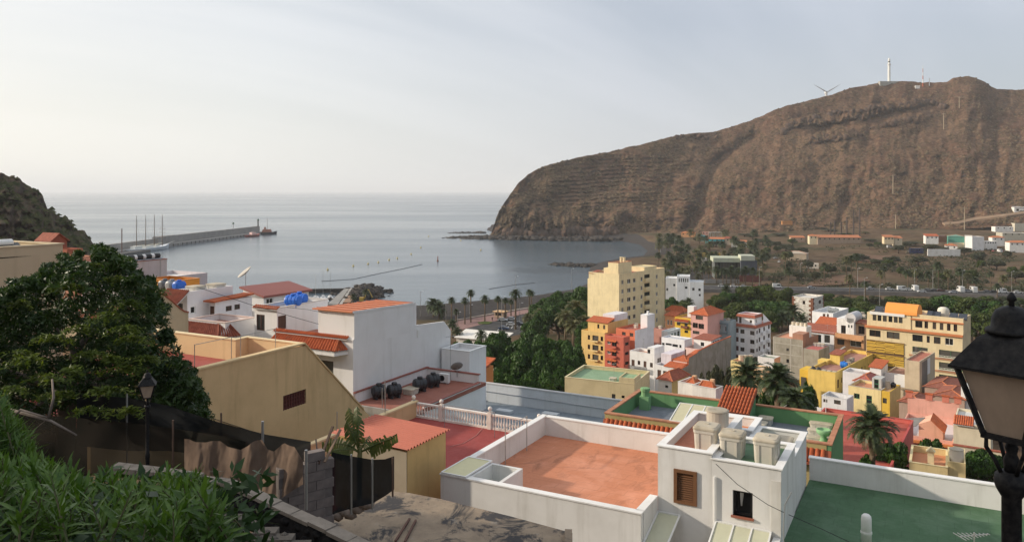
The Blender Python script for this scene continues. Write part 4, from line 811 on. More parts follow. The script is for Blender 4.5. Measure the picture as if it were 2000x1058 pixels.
    # chimney pot stack left, urn right
    t = thing('chimney', 'pale green round chimney stack at the left end of the green house', 'chimney', C.w(1.05,6.4,zd), Y1); MB().box(-.4,.4,-.35,.35,0,1.1).build('base', plaster((.19,.36,.18)), t); MB().lathe([(.32,1.1),(.32,1.5),(.4,1.52),(.4,1.75),(.3,1.78)], 12).build('pot', plaster((.22,.40,.20)), t)
    t = thing('planter_urn', 'pale green urn on a waisted foot in the corner of the green house', 'urn', C.w(Lu-.85,3.2,zd), Y1); MB().lathe([(.38,0),(.38,.1),(.22,.55),(.2,.7),(.48,.95),(.5,1.2),(.42,1.22),(.40,1.1),(.05,1.05)], 14).build('bowl', plaster((.26,.46,.24)), t, True)
    for i, l in enumerate(('front', 'middle', 'rear')):
        x, y = C.onZ(1598+i*3, 866-i*14, zd); square_tank('long cream tank lying in the corner of the green house, %s of three' % l, C.w(min(x, Lu-1.1), y, zd), Y1, .55, .55, group='lying cream tanks', mat=paint((.66,.61,.50), .6, 0, 'old_cream_plastic')).scale = (1.5,.7,1)
    for i, l in enumerate(('nearer', 'farther')): x, y = C.onZ(1483+i*12, 838-i*10, zd); square_tank('low grey white cistern behind the white tower, the %s of two' % l, C.w(x, y, zd), Y1, .55, .6, group='grey white cisterns', mat=plaster((.55,.54,.52)))
    post('pole', 'white twin pole on the right parapet of the green house', 'pole', C.w(Lu-1.2,Lv-.15,zt), 1.5, .025, WHITEM)
green_house()
# ================= the town in the valley =================
def pl(*c): return plaster(tuple(c), .38)
def hiproof(h, rise=1.4, e=.4, mat=None, x0=None, x1=None, y0=0, y1=None, z=None):
    mat = mat or TCM; x0 = -h.Lu if x0 is None else x0; x1 = 0 if x1 is None else x1; y1 = h.Lv if y1 is None else y1; z = h.H if z is None else z
    a, b, c, d = (x0-e,y0-e,z), (x1+e,y0-e,z), (x1+e,y1+e,z), (x0-e,y1+e,z); L, Wd = x1-x0, y1-y0
    if L > Wd: p, q = ((x0+Wd/2,(y0+y1)/2,z+rise), (x1-Wd/2,(y0+y1)/2,z+rise)); fs = [(0,1,5,4),(1,2,5),(2,3,4,5),(3,0,4)]
    else: p, q = (((x0+x1)/2,y0+L/2,z+rise), ((x0+x1)/2,y1-L/2,z+rise)); fs = [(0,1,4),(1,2,5,4),(2,3,5),(3,0,4,5)]
    m = MB(); m.add([a,b,c,d,p,q], fs+[(3,2,1,0)]); m.build('roof', mat, h.root)
    r = MB(); r.bar(p, q, .2)
    for k, t in ((a,p),(d,p),(b,q),(c,q)) if L > Wd else ((a,p),(b,p),(c,q),(d,q)): r.bar(k, t, .18)
    r.build('ridge_tiles', terracotta((.58,.20,.09), 'ridge_tile'), h.root)
def shed(h, rise, e=.3, mat=None, t=.15): slabroof(h.root, 'roof', [(-h.Lu-e,-e,h.H),(e,-e,h.H),(e,h.Lv+e,h.H+rise),(-h.Lu-e,h.Lv+e,h.H+rise)], mat or TCM, t)
def coatR(h, mat): MB().box(.0,.004,.0,h.Lv,0,h.H-.01).build('side_render', mat, h.root)
def box(h, x0, x1, y0, y1, z0, z1, mat, name='upper_floor', deckm=None, par=.3, FH=(), RH=(), coping=None): return block(h.root, x0, x1, y0, y1, z0, z1, mat, deckm, par, FH=FH, RH=RH, coping=coping)
def balcony(h, px0, px1, py0, py1, out=1.0, mat=None, face='F'):
    a0, zt = h.onY(px0, py0); a1, zb = h.onY(px1, py1); MB().box(a0,a1,-out,-.004,zb-.15,zb).build('balcony_slab', mat or WHITEM, h.root)
    m = MB(); m.box(a0,a1,-out,-out+.08,zb,zt); m.box(a0,a0+.08,-out+.08,-.004,zb,zt); m.box(a1-.08,a1,-out+.08,-.004,zb,zt); m.build('balcony_wall', mat or WHITEM, h.root)
def clutter(h, n, zr, lab, seed, group):
    random.seed(seed)
    for i in range(n):
        p = h.w(-h.Lu*random.uniform(.15,.85), h.Lv*random.uniform(.15,.8), zr)
        if i % 2: round_tank('pale round tank on %s, %s' % (lab, ('smaller', 'bigger')[i % 4 == 1]), p, .5+.1*(i % 3), 1.1, group=group)
        else: square_tank('square cream tank on %s, %s' % (lab, ('nearer', 'farther')[i % 4 == 0]), p, h.yaw, .5, 1.0, group=group)
def town():
    # --- cream building with the green roof, in front of the dark trees
    h = House('cream_house', 'cream house with pale green flat roof below the dark trees', 1103, 1239, 1269, 750, 128, R(-24)); h.F('k', (1195,769,1202,778), (1214,772,1220,777)); h.Rr('k', (1246,764,1251,770)); h.done(pl(.66,.55,.33), deck((.22,.33,.20), .35), .55, coping=pl(.72,.62,.40))
    box(h, -2.6, -.02, .02, 4, h.H-.5, h.H+.9, pl(.66,.55,.33), deckm=deck((.25,.36,.2)), par=.2); square_tank('flat grey box on the cream house with the green roof', h.w(-4.6, 3.4, h.H-.55), h.yaw, .6, .5, mat=pl(.5,.5,.45))
    # --- tall cream apartment block
    h = House('apartment_tower', 'tall cream apartment block with blank sunlit end wall, tallest in town', 1150, 1209, 1298, 536, 258, Y2, sink=3, cat='apartment block')
    st = 3.02
    for k in range(9):
        z = 2.0+k*st
        for a, w_ in ((.05,1.3),(.17,2.1),(.29,1.7),(.455,1.3),(.80,1.2)): h.RH.append(('w', h.Lv*a, h.Lv*a+w_, h.H-z-1.45, h.H-z))
        h.RH.append(('o', h.Lv*.535, h.Lv*.535+3.6, h.H-z-1.2-.25, h.H-z+.65))
    cr = pl(.80,.68,.42); h.done(cr, deck((.34,.10,.07)), .5, dep=.3, coping=pl(.80,.70,.46))
    for k in range(9): z = h.H-2.0-k*st-1.45; MB().box(.004,.9,h.Lv*.525,h.Lv*.535+3.8,z-.25,z+.85).build('balcony', cr, h.root)
    box(h, -5.2, -1.2, 1.4, 9.5, h.H-.5, h.H+3.6, cr, deckm=deck((.34,.10,.07)), par=.3, coping=pl(.5,.16,.1)); box(h, -7.4, -5.2, 2, 7, h.H-.5, h.H+1.6, cr); box(h, -6, -.2, 16, 24, h.H-.5, h.H+1.2, cr, deckm=deck((.6,.5,.3)), par=.2)
    for x, y in ((-2, 6.2), (-3.6, 6.8)): MB().lathe([(.45,0),(.45,1.6),(.55,1.62),(.55,1.8)], 10, (x,y,h.H+3.3)).build('chimney', cr, h.root)
    MB().box(-h.Lu-.5,-h.Lu,.02,6,0,h.H-2.2).build('end_step', cr, h.root); MB().slab([(-h.Lu-.1,-.2,h.H-.3),(-h.Lu+2,-.2,h.H-.3),(-h.Lu+2,5,h.H+.4),(-h.Lu-.1,5,h.H+.4)], (0,0,-.1)).build('terrace_tiles', TCD, h.root)
    # --- ochre corner house and red house below the tower
    h = House('ochre_corner_house', 'ochre four storey corner house with red roof strip beside the park trees', 1135.6, 1181, 1189, 650, 222, Y2, Lv=13, sink=3); yo = pl(.72,.50,.20)
    for k in range(3): d = 18.6*k; h.F('b', (1148,654+d,1152.5,663+d)); h.F('o', (1157,655+d,1169,666+d)); h.F('k', (1173,657+d,1178,666+d))
    h.F('k', (1141,722,1176,738)); h.done(yo, deck((.6,.42,.2)), .5, dep=.25)
    for k in range(3): balcony(h, 1156.5, 1170, 663+18.6*k, 667+18.6*k, .8, pl(.74,.56,.28))
    box(h, -h.Lu*.86, -.02, 1.6, 12, h.H-.5, h.H+2.6, yo, FH=[('b', -h.Lu*.45, -h.Lu*.45+.7, h.H+.7, h.H+1.9), ('b', -h.Lu*.2, -h.Lu*.2+.7, h.H+.7, h.H+1.9)]); slabroof(h.root, 'roof', [(-h.Lu*.9,1.2,h.H+2.6),(.2,1.2,h.H+2.6),(.2,5,h.H+3.6),(-h.Lu*.9,5,h.H+3.6)], TCM); MB().box(-h.Lu*.5,-.1,5,12,h.H+2.6,h.H+4.4).build('upper_wall', pl(.74,.72,.74), h.root)
    h = House('red_house', 'narrow coral red house with bay windows under a white gable wall', 1181, 1218, 1230, 659, 213, Y2, sink=3); rd = pl(.54,.14,.095)
    for k in range(3): d = 18.8*k; h.F('w', (1186,665+d,1192.5,672+d)); h.F('b', (1195,667+d,1204.5,678+d)); h.Rr('k', (1221,668+d,1228,674+d))
    h.done(rd, deck((.5,.16,.1)), .4, dep=.2)
    for k in range(3): balcony(h, 1194, 1205, 674+18.8*k, 679+18.8*k, .7, rd); a, z = h.onY(1186, 664+18.8*k); slabroof(h.root, 'window_canopy', [(a-.2,-.6,z+.0),(a+3.1,-.6,z-.1),(a+3.1,-.01,z+.35),(a-.2,-.01,z+.45)], TCM, .08)
    h.done  # walls built above
    h2 = House('coral_roof_house', 'coral and white roof house stepping above the narrow red house', 1203, 1240, 1277, 645, 217, Y2, sink=3); h2.F('k', (1215,648,1222,660)); h2.F('b', (1230,650,1237,657)); h2.Rr('k', (1257,642,1263.5,649)); h2.done(pl(.66,.20,.11), deck((.40,.12,.08)), .6); coatR(h2, pl(.76,.75,.77))
    box(h2, -2.2, .01, 6.5, 10.5, h2.H-.6, h2.H+3.4, pl(.78,.77,.79)); MB().lathe([(.35,0),(.35,.8),(.45,.85)], 8, (-1,8.5,h2.H+3.4)).build('chimney', WHITEM, h2.root); clutter(h2, 2, h2.H-.6, 'the coral roof house', 5, 'coral house tanks')
    # --- white house with the dark balcony
    h = House('white_balcony_house', 'white house with long dark wooden balcony next to the red house', 1230, 1278, 1297, 692, 200, Y2, sink=3)
    h.F('d', (1233.5,702,1239.5,714), (1257,705,1262.5,717)); h.F('b', (1245.5,704,1250.5,712), (1269.5,708,1275,717)); h.F('k', (1234,722,1240,735), (1256,725,1262,738)); h.Rr('w', (1284,690+8,1292,700+8)); h.done(pl(.80,.79,.78), deck((.5,.3,.22)), .6, coping=WHITEM)
    a0, z = h.onY(1230.5, 719); a1, _ = h.onY(1267, 719); MB().box(a0,a1,-.9,-.004,z-.2,z).build('balcony_slab', BROWNW, h.root); m = MB(); [m.box(a0+(a1-a0)*i/30-.03,a0+(a1-a0)*i/30+.03,-.9,-.84,z,z+1.0) for i in range(31)]; m.box(a0,a1,-.92,-.82,z+1.0,z+1.08); o = m.build('balcony_railing', paint((.05,.05,.052), .6, 0, 'dark_wood'), h.root); o['kind'] = 'stuff'
    box(h, -h.Lu*.28, -.01, .02, 5, h.H-.6, h.H+1.6, pl(.80,.79,.78), FH=[('b', -2.2, -1.2, h.H-.2, h.H+1.1)])
    # --- block with the long grey party wall
    h = House('grey_wall_house', 'white house with tiled roofs behind a long bare grey party wall', 1279, 1332, 1428, 720, 190, Y2, sink=2); wh = pl(.80,.79,.78)
    h.F('d', (1284,722,1291,738), (1295,724,1302.5,740), (1308,726,1316,742), (1321,728,1327,744)); top = [h.onX(p, q) for p, q in ((1332,720),(1344,713),(1345,699),(1361,690),(1364,686),(1394,671),(1428,657))]; H0 = h.H
    block(h.root, -h.Lu, -.3, 0, h.Lv*.42, 0, H0, wh, deck((.30,.28,.25), .6), .5, FH=h.FH, dep=.2); m = MB()
    for (a, za), (b, zb) in zip(top, top[1:]):
        if b-a > .02: m.slab([(0,a,0),(0,b,0),(0,b,zb),(0,a,za)], (-.3,0,0))
    m.build('party_wall', plaster((.30,.285,.265), .9), h.root); m = MB()
    for (a, za), (b, zb) in zip(top, top[1:]): m.slab([(.08,a,za+.02),(.08,b,zb+.02),(.08,b,zb+.16),(.08,a,za+.16)], (-.46,0,0))
    m.build('wall_coping', TCM, h.root)
    slabroof(h.root, 'roof', [(-h.Lu*.66,-.2,H0+.1),(-.3,-.2,H0+.1),(-.3,4,H0+.9),(-h.Lu*.66,4,H0+.9)], TCM); a = h.Lv*.16; z = h.zat(-1, a, 704); box(h, -4.2, -.3, a-1.2, a+2.6, H0-.5, z, pl(.74,.55,.50)); hiproof(h, 1.1, .2, None, -4.2, -.3, a-1.2, a+2.6, z)
    slabroof(h.root, 'roof', [(-4.4,a+2.8,z-.6),(-.35,a+2.8,z+.4),(-.35,h.Lv*.56,z+1.6),(-4.4,h.Lv*.56,z+.6)], TCM); box(h, -h.Lu, -h.Lu*.62, 3, 10, H0-.5, H0+2.3, pl(.70,.64,.69)); box(h, -h.Lu*.62, -4.5, 8, 9, H0-.5, H0+2.0, pl(.74,.70,.74))
    box(h, -h.Lu, -.3, h.Lv*.56, h.Lv*.98, 0, H0+2.0, pl(.74,.53,.48), deckm=deck((.5,.28,.2)), par=.8, FH=[('d', -8, -7, H0-.4, H0+1.5), ('d', -3, -2.2, H0+.2, H0+1.5), ('d', -1.6, -.8, H0+.2, H0+1.5)]); box(h, -6.2, -1.2, h.Lv*.66, h.Lv*.86, H0+1.2, H0+4.2, wh, FH=[('k', -4.2, -3.2, H0+2.4, H0+3.4)], RH=[('k', h.Lv*.66+1+i*1.3, h.Lv*.66+1.7+i*1.3, H0+2.2, H0+3.8) for i in range(3)]); slabroof(h.root, 'roof', [(-6.4,h.Lv*.66-.2,H0+4.2),(-1,h.Lv*.66-.2,H0+4.2),(-1,h.Lv*.88,H0+4.7),(-6.4,h.Lv*.88,H0+4.7)], TCD)
    h = House('white_patio_house', 'low white patio house with small windows behind the tiled roofs', 1292, 1337, 1352, 664, 206, Y2, sink=2); h.F('k', (1293,669,1298,674), (1300,670,1312,674), (1313,672,1324,677), (1327,673,1331,679)); h.done(pl(.78,.78,.80), deck((.5,.5,.52)), .3)
    h = House('mauve_house', 'plain mauve house at the foot of the apartment tower', 1276, 1303.5, 1312, 644, 232, Y2, sink=3); h.done(pl(.50,.26,.22), deck((.42,.2,.17)), .3); clutter(h, 1, h.H-.28, 'the plain mauve house', 6, 'mauve house tanks')
    h = House('white_green_shutter_house', 'small white house with green shutters beside the mauve house', 1292, 1304, 1329, 647, 228, Y2, sink=3); h.Rr('gd', (1311,651,1314,661), (1317,649,1320,659), (1323,646,1327,659)); h.done(pl(.72,.76,.75), deck((.45,.46,.44)), .25)
    # --- coloured row
    h = House('peach_house', 'peach house with two white windows and flat orange roof behind the row', 1299, 1318, 1330, 617, 256, Y2, sink=3); h.F('w', (1303,624,1307,634), (1309,625,1313,635)); h.done(pl(.70,.36,.19), None); shed(h, .8)
    h = House('yellow_row_house', 'bright yellow row house with orange canopy and little balcony', 1318, 1349, 1352, 622, 250, Y2, Lv=9, sink=3); h.F('b', (1322,628,1329,635), (1337,629,1343,640)); h.F('k', (1337,645,1344,650)); h.done(pl(.72,.48,.07), deck((.5,.25,.12)), .4); balcony(h, 1332, 1345, 635, 640, .9, paint((.20,.06,.03), .7, 0, 'red_wood')); a, z = h.onY(1320, 621); tileroof(h.root, (-h.Lu+.3,-1.0,z-.9), (-.4,-1.0,z-.9), (-.4,0,z-.2), (-h.Lu+.3,0,z-.2), TCM)
    h = House('pink_row_house', 'pink row house with loggia and orange hipped roof', 1349, 1382, 1396, 616, 246, Y2, Lv=11, sink=3); h.F('o', (1359,616.5,1373,624)); h.F('b', (1353,630,1363,640), (1364,632,1375,642)); h.F('k', (1353,646,1366,652)); h.done(pl(.70,.40,.36), None, dep=.25); hiproof(h, 1.9, .5); box(h, -h.Lu-2.2, -h.Lu, 2, 4.2, h.H-1.5, h.H+2.0, WHITEM)
    h = House('blue_grey_house', 'blue grey house with framed upper floor and rooftop laundry', 1382, 1427, 1436, 627, 250, Y2, Lv=4, sink=3); h.F('w', (1389.5,633,1393,643), (1416,637,1419.5,647)); h.F('w', (1400,634,1408,643)); h.done(pl(.34,.42,.46), deck((.4,.36,.33)), .7); m = MB(); a0, z0 = h.onY(1384, 628); a1, z1 = h.onY(1424, 650); m.box(-h.Lu+.5,-1,-.35,-.004,h.H-1.1,h.H-.8); m.box(-h.Lu+.5,-1,-.35,-.004,h.H-4.2,h.H-3.9); m.box(-1.3,-1,-.35,-.004,h.H-3.9,h.H-1.1); m.build('facade_frame', pl(.22,.30,.34), h.root); clutter(h, 2, h.H-.7, 'the blue grey house', 8, 'blue grey house tanks')
    h = House('orange_roof_house', 'low house with wide orange tiled roof just behind the apartment tower', 1300, 1336, 1345, 609, 276, Y2, sink=3); h.done(pl(.62,.36,.22), None); hiproof(h, 1.6, .4)
    # --- white apartment house with red bands
    h = House('banded_apartment_house', 'white apartment house with red brown roof bands and balconies', 1431, 1476, 1505, 636, 249, Y2, sink=3, cat='apartment house'); wb = pl(.78,.78,.80)
    for k in range(4):
        d = 17.4*k; h.F('r', (1433.4,640+d,1442.5,649+d)); h.F('b', (1446,643+d,1454,651+d), (1465,646+d,1473.5,654+d)); h.Rr('b', (1477.5,645+d,1480,652+d), (1482,641+d,1485,650+d), (1491,638+d,1494,646+d), (1500,634+d,1503.5,642+d))
    h.done(wb, deck((.45,.2,.15)), .3, dep=.16)
    bd = terracotta((.36,.12,.07), 'roof_band')
    def band(x0, x1, y0, y1, z): m = MB(); m.add([(x0-.5,y0-.5,z-.75),(x1+.5,y0-.5,z-.75),(x1+.5,y1+.5,z-.75),(x0-.5,y1+.5,z-.75),(x0-.05,y0-.05,z+.15),(x1+.05,y0-.05,z+.15),(x1+.05,y1+.05,z+.15),(x0-.05,y1+.05,z+.15)], [(0,1,5,4),(1,2,6,5),(2,3,7,6),(3,0,4,7),(3,2,1,0),(4,5,6,7)][:5]); m.build('roof_band', bd, h.root)
    band(-h.Lu, 0, 0, h.Lv, h.H)
    for k in range(4):
        for p in (.32, .72): y = h.Lv*p; z = h.H-3.4-3.0*k; MB().box(.004,.8,y,y+1.6,z,z+.9).build('balcony', wb, h.root)
    x0, x1, y0, y1 = -h.Lu*.83, -h.Lu*.1, h.Lv*.02+.6, h.Lv*.55; box(h, x0, x1, y0, y1, h.H-.3, h.H+3.2, wb, deckm=deck((.5,.2,.17)), par=.35, FH=[('b', x0+.5, x0+1.3, h.H+.1, h.H+2.2), ('b', x1-1.6, x1-.8, h.H+.6, h.H+1.5)], RH=[('b', y0+1, y0+1.6, h.H+.6, h.H+1.6)]); band(x0, x1, y0, y1, h.H+3.0); MB().slab([(-.2,y1,h.H),(-.2,h.Lv,h.H),(-.2,y1,h.H+3)], (-.15,0,0)).build('stair_wall', wb, h.root)
    # --- stone tower
    t = House('stone_tower', 'old white rubble stone tower with red brown corner stones', 1547, 1588, 1609, 582, 300, Y2, cat='tower', sink=2); t.F('b', (1567.5,587,1572.5,594)); t.Rr('b', (1599,586,1604,593)); t.done(rough((.82,.79,.72),(.50,.45,.39), 1.1, .9, .3, 'whitewashed_rubble'), deck((.6,.57,.52)), .6, dep=.4)
    q = rough((.17,.07,.04),(.24,.11,.07), 1.5, .5, .1, 'red_stone'); random.seed(5); qm = {}
    for i in range(18):
        z = t.H-.85*(i+1); wd = .9+.7*(i % 2)
        for nm, bx in (('a', (-wd,.03,-.04,0,z,z+.82)), ('b', (.0,.05,.0,2.1-wd,z,z+.82)), ('c', (-t.Lu-.03,-t.Lu+wd*.8,-.04,0,z,z+.82)), ('d', (0,.05,t.Lv-wd*.8,t.Lv,z,z+.82))):
            if z > .5: MB().box(*bx).build('corner_stone', q, t.root)
    # --- white houses behind the yellow one
    h = House('white_tile_house', 'white house with long tile roof and three wide dark windows', 1568, 1629, 1634, 650, 236, Y2, Lv=9, sink=3); h.F('k', (1571,650,1577,657), (1593,653,1604,668), (1610,654,1621,669)); h.done(pl(.72,.74,.78), None); slabroof(h.root, 'roof', [(-h.Lu-.3,-.5,h.H-.2),(.4,-.5,h.H-.2),(.4,5,h.H+1.5),(-h.Lu-.3,5,h.H+1.5)], TCD)
    h = House('white_upper_house', 'white house with small windows under a low red tile roof, one row up', 1594, 1631, 1635, 634, 242, Y2, Lv=7, sink=3); h.F('k', (1602,636,1605,639)); h.F('b', (1617,637,1624,644)); h.done(pl(.80,.79,.78), None); slabroof(h.root, 'roof', [(-h.Lu-.3,-.4,h.H-.1),(.3,-.4,h.H-.1),(.3,4.6,h.H+1.5),(-h.Lu-.3,4.6,h.H+1.5)], TCM)
    h = House('white_parapet_house', 'tall white house with high parapets and two grey roof tanks', 1586, 1627, 1657, 612, 250, Y2, sink=3); h.F('d', (1607,612.5,1612,622), (1615,613,1619,624)); h.done(pl(.80,.80,.80), deck((.5,.5,.5)), .8, coping=WHITEM)
    for i, k in enumerate((.45, .7)): p = h.w(-h.Lu*.25-i*1.6, h.Lv*.5, h.H-.8); drum_tank('grey drum tank, %s of the pair on the tall white house' % ('left', 'right')[1-i], p, Y2, .7, 1.8, (.25,.27,.28), 'grey pair')
    h = House('peach_balcony_house', 'peach house with two storeys of wide balconies beside the hotel', 1631, 1687, 1692, 656, 228, Y2, Lv=12, sink=3); pc = pl(.58,.33,.18)
    for k in range(3): d = 20*k; h.F('o', (1635,661+d,1649,673+d)); h.F('w', (1660,664+d,1682,677+d))
    h.done(pc, deck((.5,.4,.35)), .3, dep=.6)
    for k in range(3): balcony(h, 1632, 1685, 653+20*k+4, 657+20*k+8, 1.0, pc)
    box(h, -h.Lu, -h.Lu*.45, 1.5, 10, h.H-.3, h.H+4.2, pl(.78,.77,.76), FH=[('b', -h.Lu*.85, -h.Lu*.68, h.H-.2, h.H+2.2)]); box(h, -h.Lu*.62, -h.Lu*.38, 1.0, 7, h.H-.3, h.H+4.6, pl(.78,.77,.76), FH=[('k', -h.Lu*.58, -h.Lu*.53, h.H+1.8, h.H+2.6), ('k', -h.Lu*.48, -h.Lu*.43, h.H+1.8, h.H+2.6)])
    M = Matrix.Translation((-h.Lu*.5,4,h.H+4.6)) @ Matrix.Rotation(R(90), 4, 'X'); MB().lathe([(1.5,-3),(1.5,3)], 16, M=M).build('barrel_roof', pl(.60,.60,.62), h.root); box(h, -h.Lu*.38, -.1, 3, 10, h.H-.3, h.H+3.4, pl(.62,.45,.32), FH=[('b', -h.Lu*.3, -h.Lu*.08, h.H, h.H+2.3)]); slabroof(h.root, 'roof', [(-h.Lu*.4,2.2,h.H+3.2),(.1,2.2,h.H+3.2),(.1,6,h.H+3.9),(-h.Lu*.4,6,h.H+3.9)], TCD); clutter(h, 4, h.H+4.6, 'the peach balcony house', 12, 'peach house tanks')
    # --- hotel
    h = House('hotel', 'big cream hotel with orange cornice and barrel roof above the yellow lattice', 1692, 1880, 1896, 655, 192, Y2, cat='hotel', sink=3); hc = pl(.72,.60,.38); zc = h.H
    def FX(p): return h.onY(p, 0)[0]
    for k in range(5):
        for (p0, p1, kd) in ((1698,1720,'b'),(1732,1757,'b'),(1782,1802,'k'),(1810,1816,'b'),(1824,1837,'b'),(1846,1862,'w')):
            zt_ = zc-1.0-3.05*k
            if k >= 1 and p0 < 1770: continue
            if k >= 1: 
                if p0 in (1810, 1824): continue
                p1 = p0+(30 if p0 == 1782 else 34); p0 = p0 if p0 == 1782 else p0-12; kd = 'g'
            h.FH.append((kd, FX(p0), FX(p1), zt_-1.7, zt_))
    h.done(hc, deck((.5,.36,.24)), .4, dep=.2)
    MB().box(-h.Lu-.3,.15,-.55,-.004,zc-.45,zc+.1).build('cornice', paint((.55,.19,.07), .7, 0, 'orange_cornice'), h.root)
    xs = FX(1778); box(h, xs, 0, .8, h.Lv, zc-.4, zc+4.0, hc, deckm=deck((.45,.3,.2)), par=.5, FH=[('b', FX(p), FX(p+q), zc+.7, zc+2.4) for p, q in ((1786,14),(1804,7),(1820,7),(1834,7),(1848,7),(1861,7))]); MB().box(xs-.1,.15,.45,.796,zc+2.6,zc+2.9).build('cornice', paint((.55,.19,.07), .7, 0, 'orange_cornice'), h.root)
    box(h, -h.Lu, xs-.05, .6, h.Lv, zc-.4, zc+3.4, hc, deckm=deck((.45,.3,.2)), par=.4, FH=[('k', FX(p), FX(p+7.5), zc+1.4, zc+2.9) for p in (1703,1712.5,1723,1734,1744.5,1754)]); MB().box(FX(1698),FX(1766),.3,.596,zc+3.0,zc+3.7).build('fascia', WHITEM, h.root)
    # barrel canopy on the roof
    a0, a1 = FX(1727), FX(1790); bm = MB(); n = 12; A = [(3.0+2.6*math.cos(math.pi*i/n), zc+3.6+2.6*math.sin(math.pi*i/n)) for i in range(n+1)]
    bm.prism([(0,0),(1,0),(1,1),(0,1)],0,.01) if 0 else None; bm.add([(a0,y,z) for y, z in A]+[(a1,y,z) for y, z in A], [(i,i+1,n+2+i,n+1+i) for i in range(n)]+[tuple(range(n+1)), tuple(range(n+1,2*n+2))[::-1]]); bm.build('barrel_canopy', paint((.86,.33,.06), .6, 0, 'orange_canvas'), h.root, False)
    MB().lathe([(1.3,0),(1.35,.2),(1.35,1.6),(1.1,2.1),(.6,2.35),(.05,2.4)], 16, (FX(1833),5,zc+3.5)).build('roof_dome', pl(.72,.68,.58), h.root, True)
    for i, p in enumerate((1704,1720,1752,1768,1806,1816,1850,1868)): a = FX(p); MB().slab([(a,1.5,zc+3.7),(a+1.9,1.5,zc+3.7),(a+1.9,3.0,zc+4.9),(a,3.0,zc+4.9)], (0,0,-.08)).build('solar_panel', paint((.05,.06,.08), .25, .2, 'solar_glass'), h.root); MB().box(a+.1,a+1.8,2.85,2.95,zc+3.2,zc+4.75).build('panel_stand', STEEL, h.root)
    # yellow slatted screens, each slat a piece
    ym = paint((.66,.42,.06), .6, 0, 'yellow_slat'); x0, x1 = FX(1693), FX(1766); random.seed(9)
    MB().box(x0,x1,-.06,-.004,zc-13.6,zc-3.6).build('screen_backing', paint((.10,.05,.02), .8, 0, 'dark_backing'), h.root)
    sm = MB().box(0,1,-.08,0,-.1,.1).mesh('slat', ym)
    for fl in range(3):
        zb = zc-3.7-3.3*fl
        for j in range(9):
            for s_ in range(4):
                a = x0+(x1-x0)*s_/4+random.uniform(-.2,.2)*(s_ > 0); b = min(x1, x0+(x1-x0)*(s_+1)/4+random.uniform(-.1,.1)); z = zb-.3-.3*j+random.uniform(-.07,.07)
                link('slat', sm, h.root, (a,-.1-.02*(s_ % 2),z), (0,random.uniform(-.02,.02),0), (b-a,1,1))
        MB().box(x0-.1,x1+.1,-.35,-.06,zb-.06,zb+.08).build('screen_rail', paint((.25,.15,.05), .7, 0, 'rail_wood'), h.root)
    for k in range(1, 4):
        for p, q in ((1780,1814),(1832,1872)): a, b = FX(p), FX(q); z = zc-1.0-3.05*k-1.75; m = MB(); m.box(a,b,-.34,-.29,z+.35,z+.43); m.box(a,b,-.34,-.004,z-.12,z); [m.box(a+(b-a)*i/6-.03,a+(b-a)*i/6+.03,-.34,-.29,z,z+.35) for i in range(7)]; m.build('balcony_rail', pl(.66,.64,.58), h.root)
        MB().box(FX(1776),.1,-.25,-.004,zc-1.0-3.05*k-2.4,zc-1.0-3.05*k-2.05).build('string_course', paint((.45,.22,.12), .8, 0, 'brown_band'), h.root)
    # --- bare grey block building
    h = House('bare_block_building', 'unfinished grey concrete block building with white rooftop tank room', 1510, 1568, 1598, 664, 225, Y2, sink=3); h.F('k', (1536,680,1541,685), (1536,701,1541,708), (1537,719,1542,726)); bl = plaster((.36,.335,.28), .9)
    h.done(bl, deck((.52,.24,.14)), .4); coatR(h, pl(.42,.22,.15))
    for k in range(4): z = h.H-1.6-3.0*k; MB().box(-h.Lu-.02,.0,-.03,-.004,z-.25,z).build('floor_beam', plaster((.45,.42,.37), .6), h.root)
    for p in (.0, .58, .97): MB().box(-h.Lu*(1-p)-.02,-h.Lu*(1-p)+.3,-.035,-.005,0,h.H-.1).build('column', plaster((.45,.42,.37), .6), h.root)
    box(h, -h.Lu*.68, -h.Lu*.1, 5, 9, h.H-.4, h.H+2.9, pl(.80,.79,.76)); 
    for i in range(4): round_tank('cream round tank, %s of four on the white tank room' % nth(i, 4), h.w(-h.Lu*(.6-.14*i), 6.4, h.H+2.9), .52, 1.0, pl(.66,.58,.46), 'tank room tanks')
    box(h, -3, 0, .02, 5, h.H-.4, h.H+1.6, pl(.42,.22,.15)); h = House('bare_block_wing', 'lower grey block wing with red flat roof next to the unfinished building', 1569, 1599, 1620, 684, 218, Y2, sink=3); h.done(bl, deck((.44,.12,.10)), .1)
    for i in range(3): square_tank('grey roof tank, %s of the three on the red flat roof' % nth(i, 3), h.w(-h.Lu*(.75-.25*i), h.Lv*.75, h.H-.1), Y2, .55, 1.0, group='three grey tanks', mat=pl(.40,.40,.40))
    # --- big yellow building
    h = House('yellow_building', 'big bright yellow building with brown roof terrace and small side windows', 1578, 1631, 1710, 728, 184, Y2, sink=3); ye = pl(.74,.54,.16)
    L = h.Lv
    for a, w_, hh, dz in ((.05,1.1,2.0,.9),(.14,.6,1.2,.9),(.22,1.2,1.9,.9),(.32,.5,1.1,.9),(.38,.5,1.1,.9),(.48,1.1,1.8,.9),(.62,1.1,1.6,.9),(.71,.5,1.1,.9),(.80,.5,1.0,.9),(.90,1.2,1.8,.9)): h.RH.append(('b', L*a, L*a+w_, h.H-1.0-dz-hh, h.H-1.0-dz)); h.RH.append(('b', L*a, L*a+w_, h.H-4.2-dz-hh, h.H-4.2-dz))
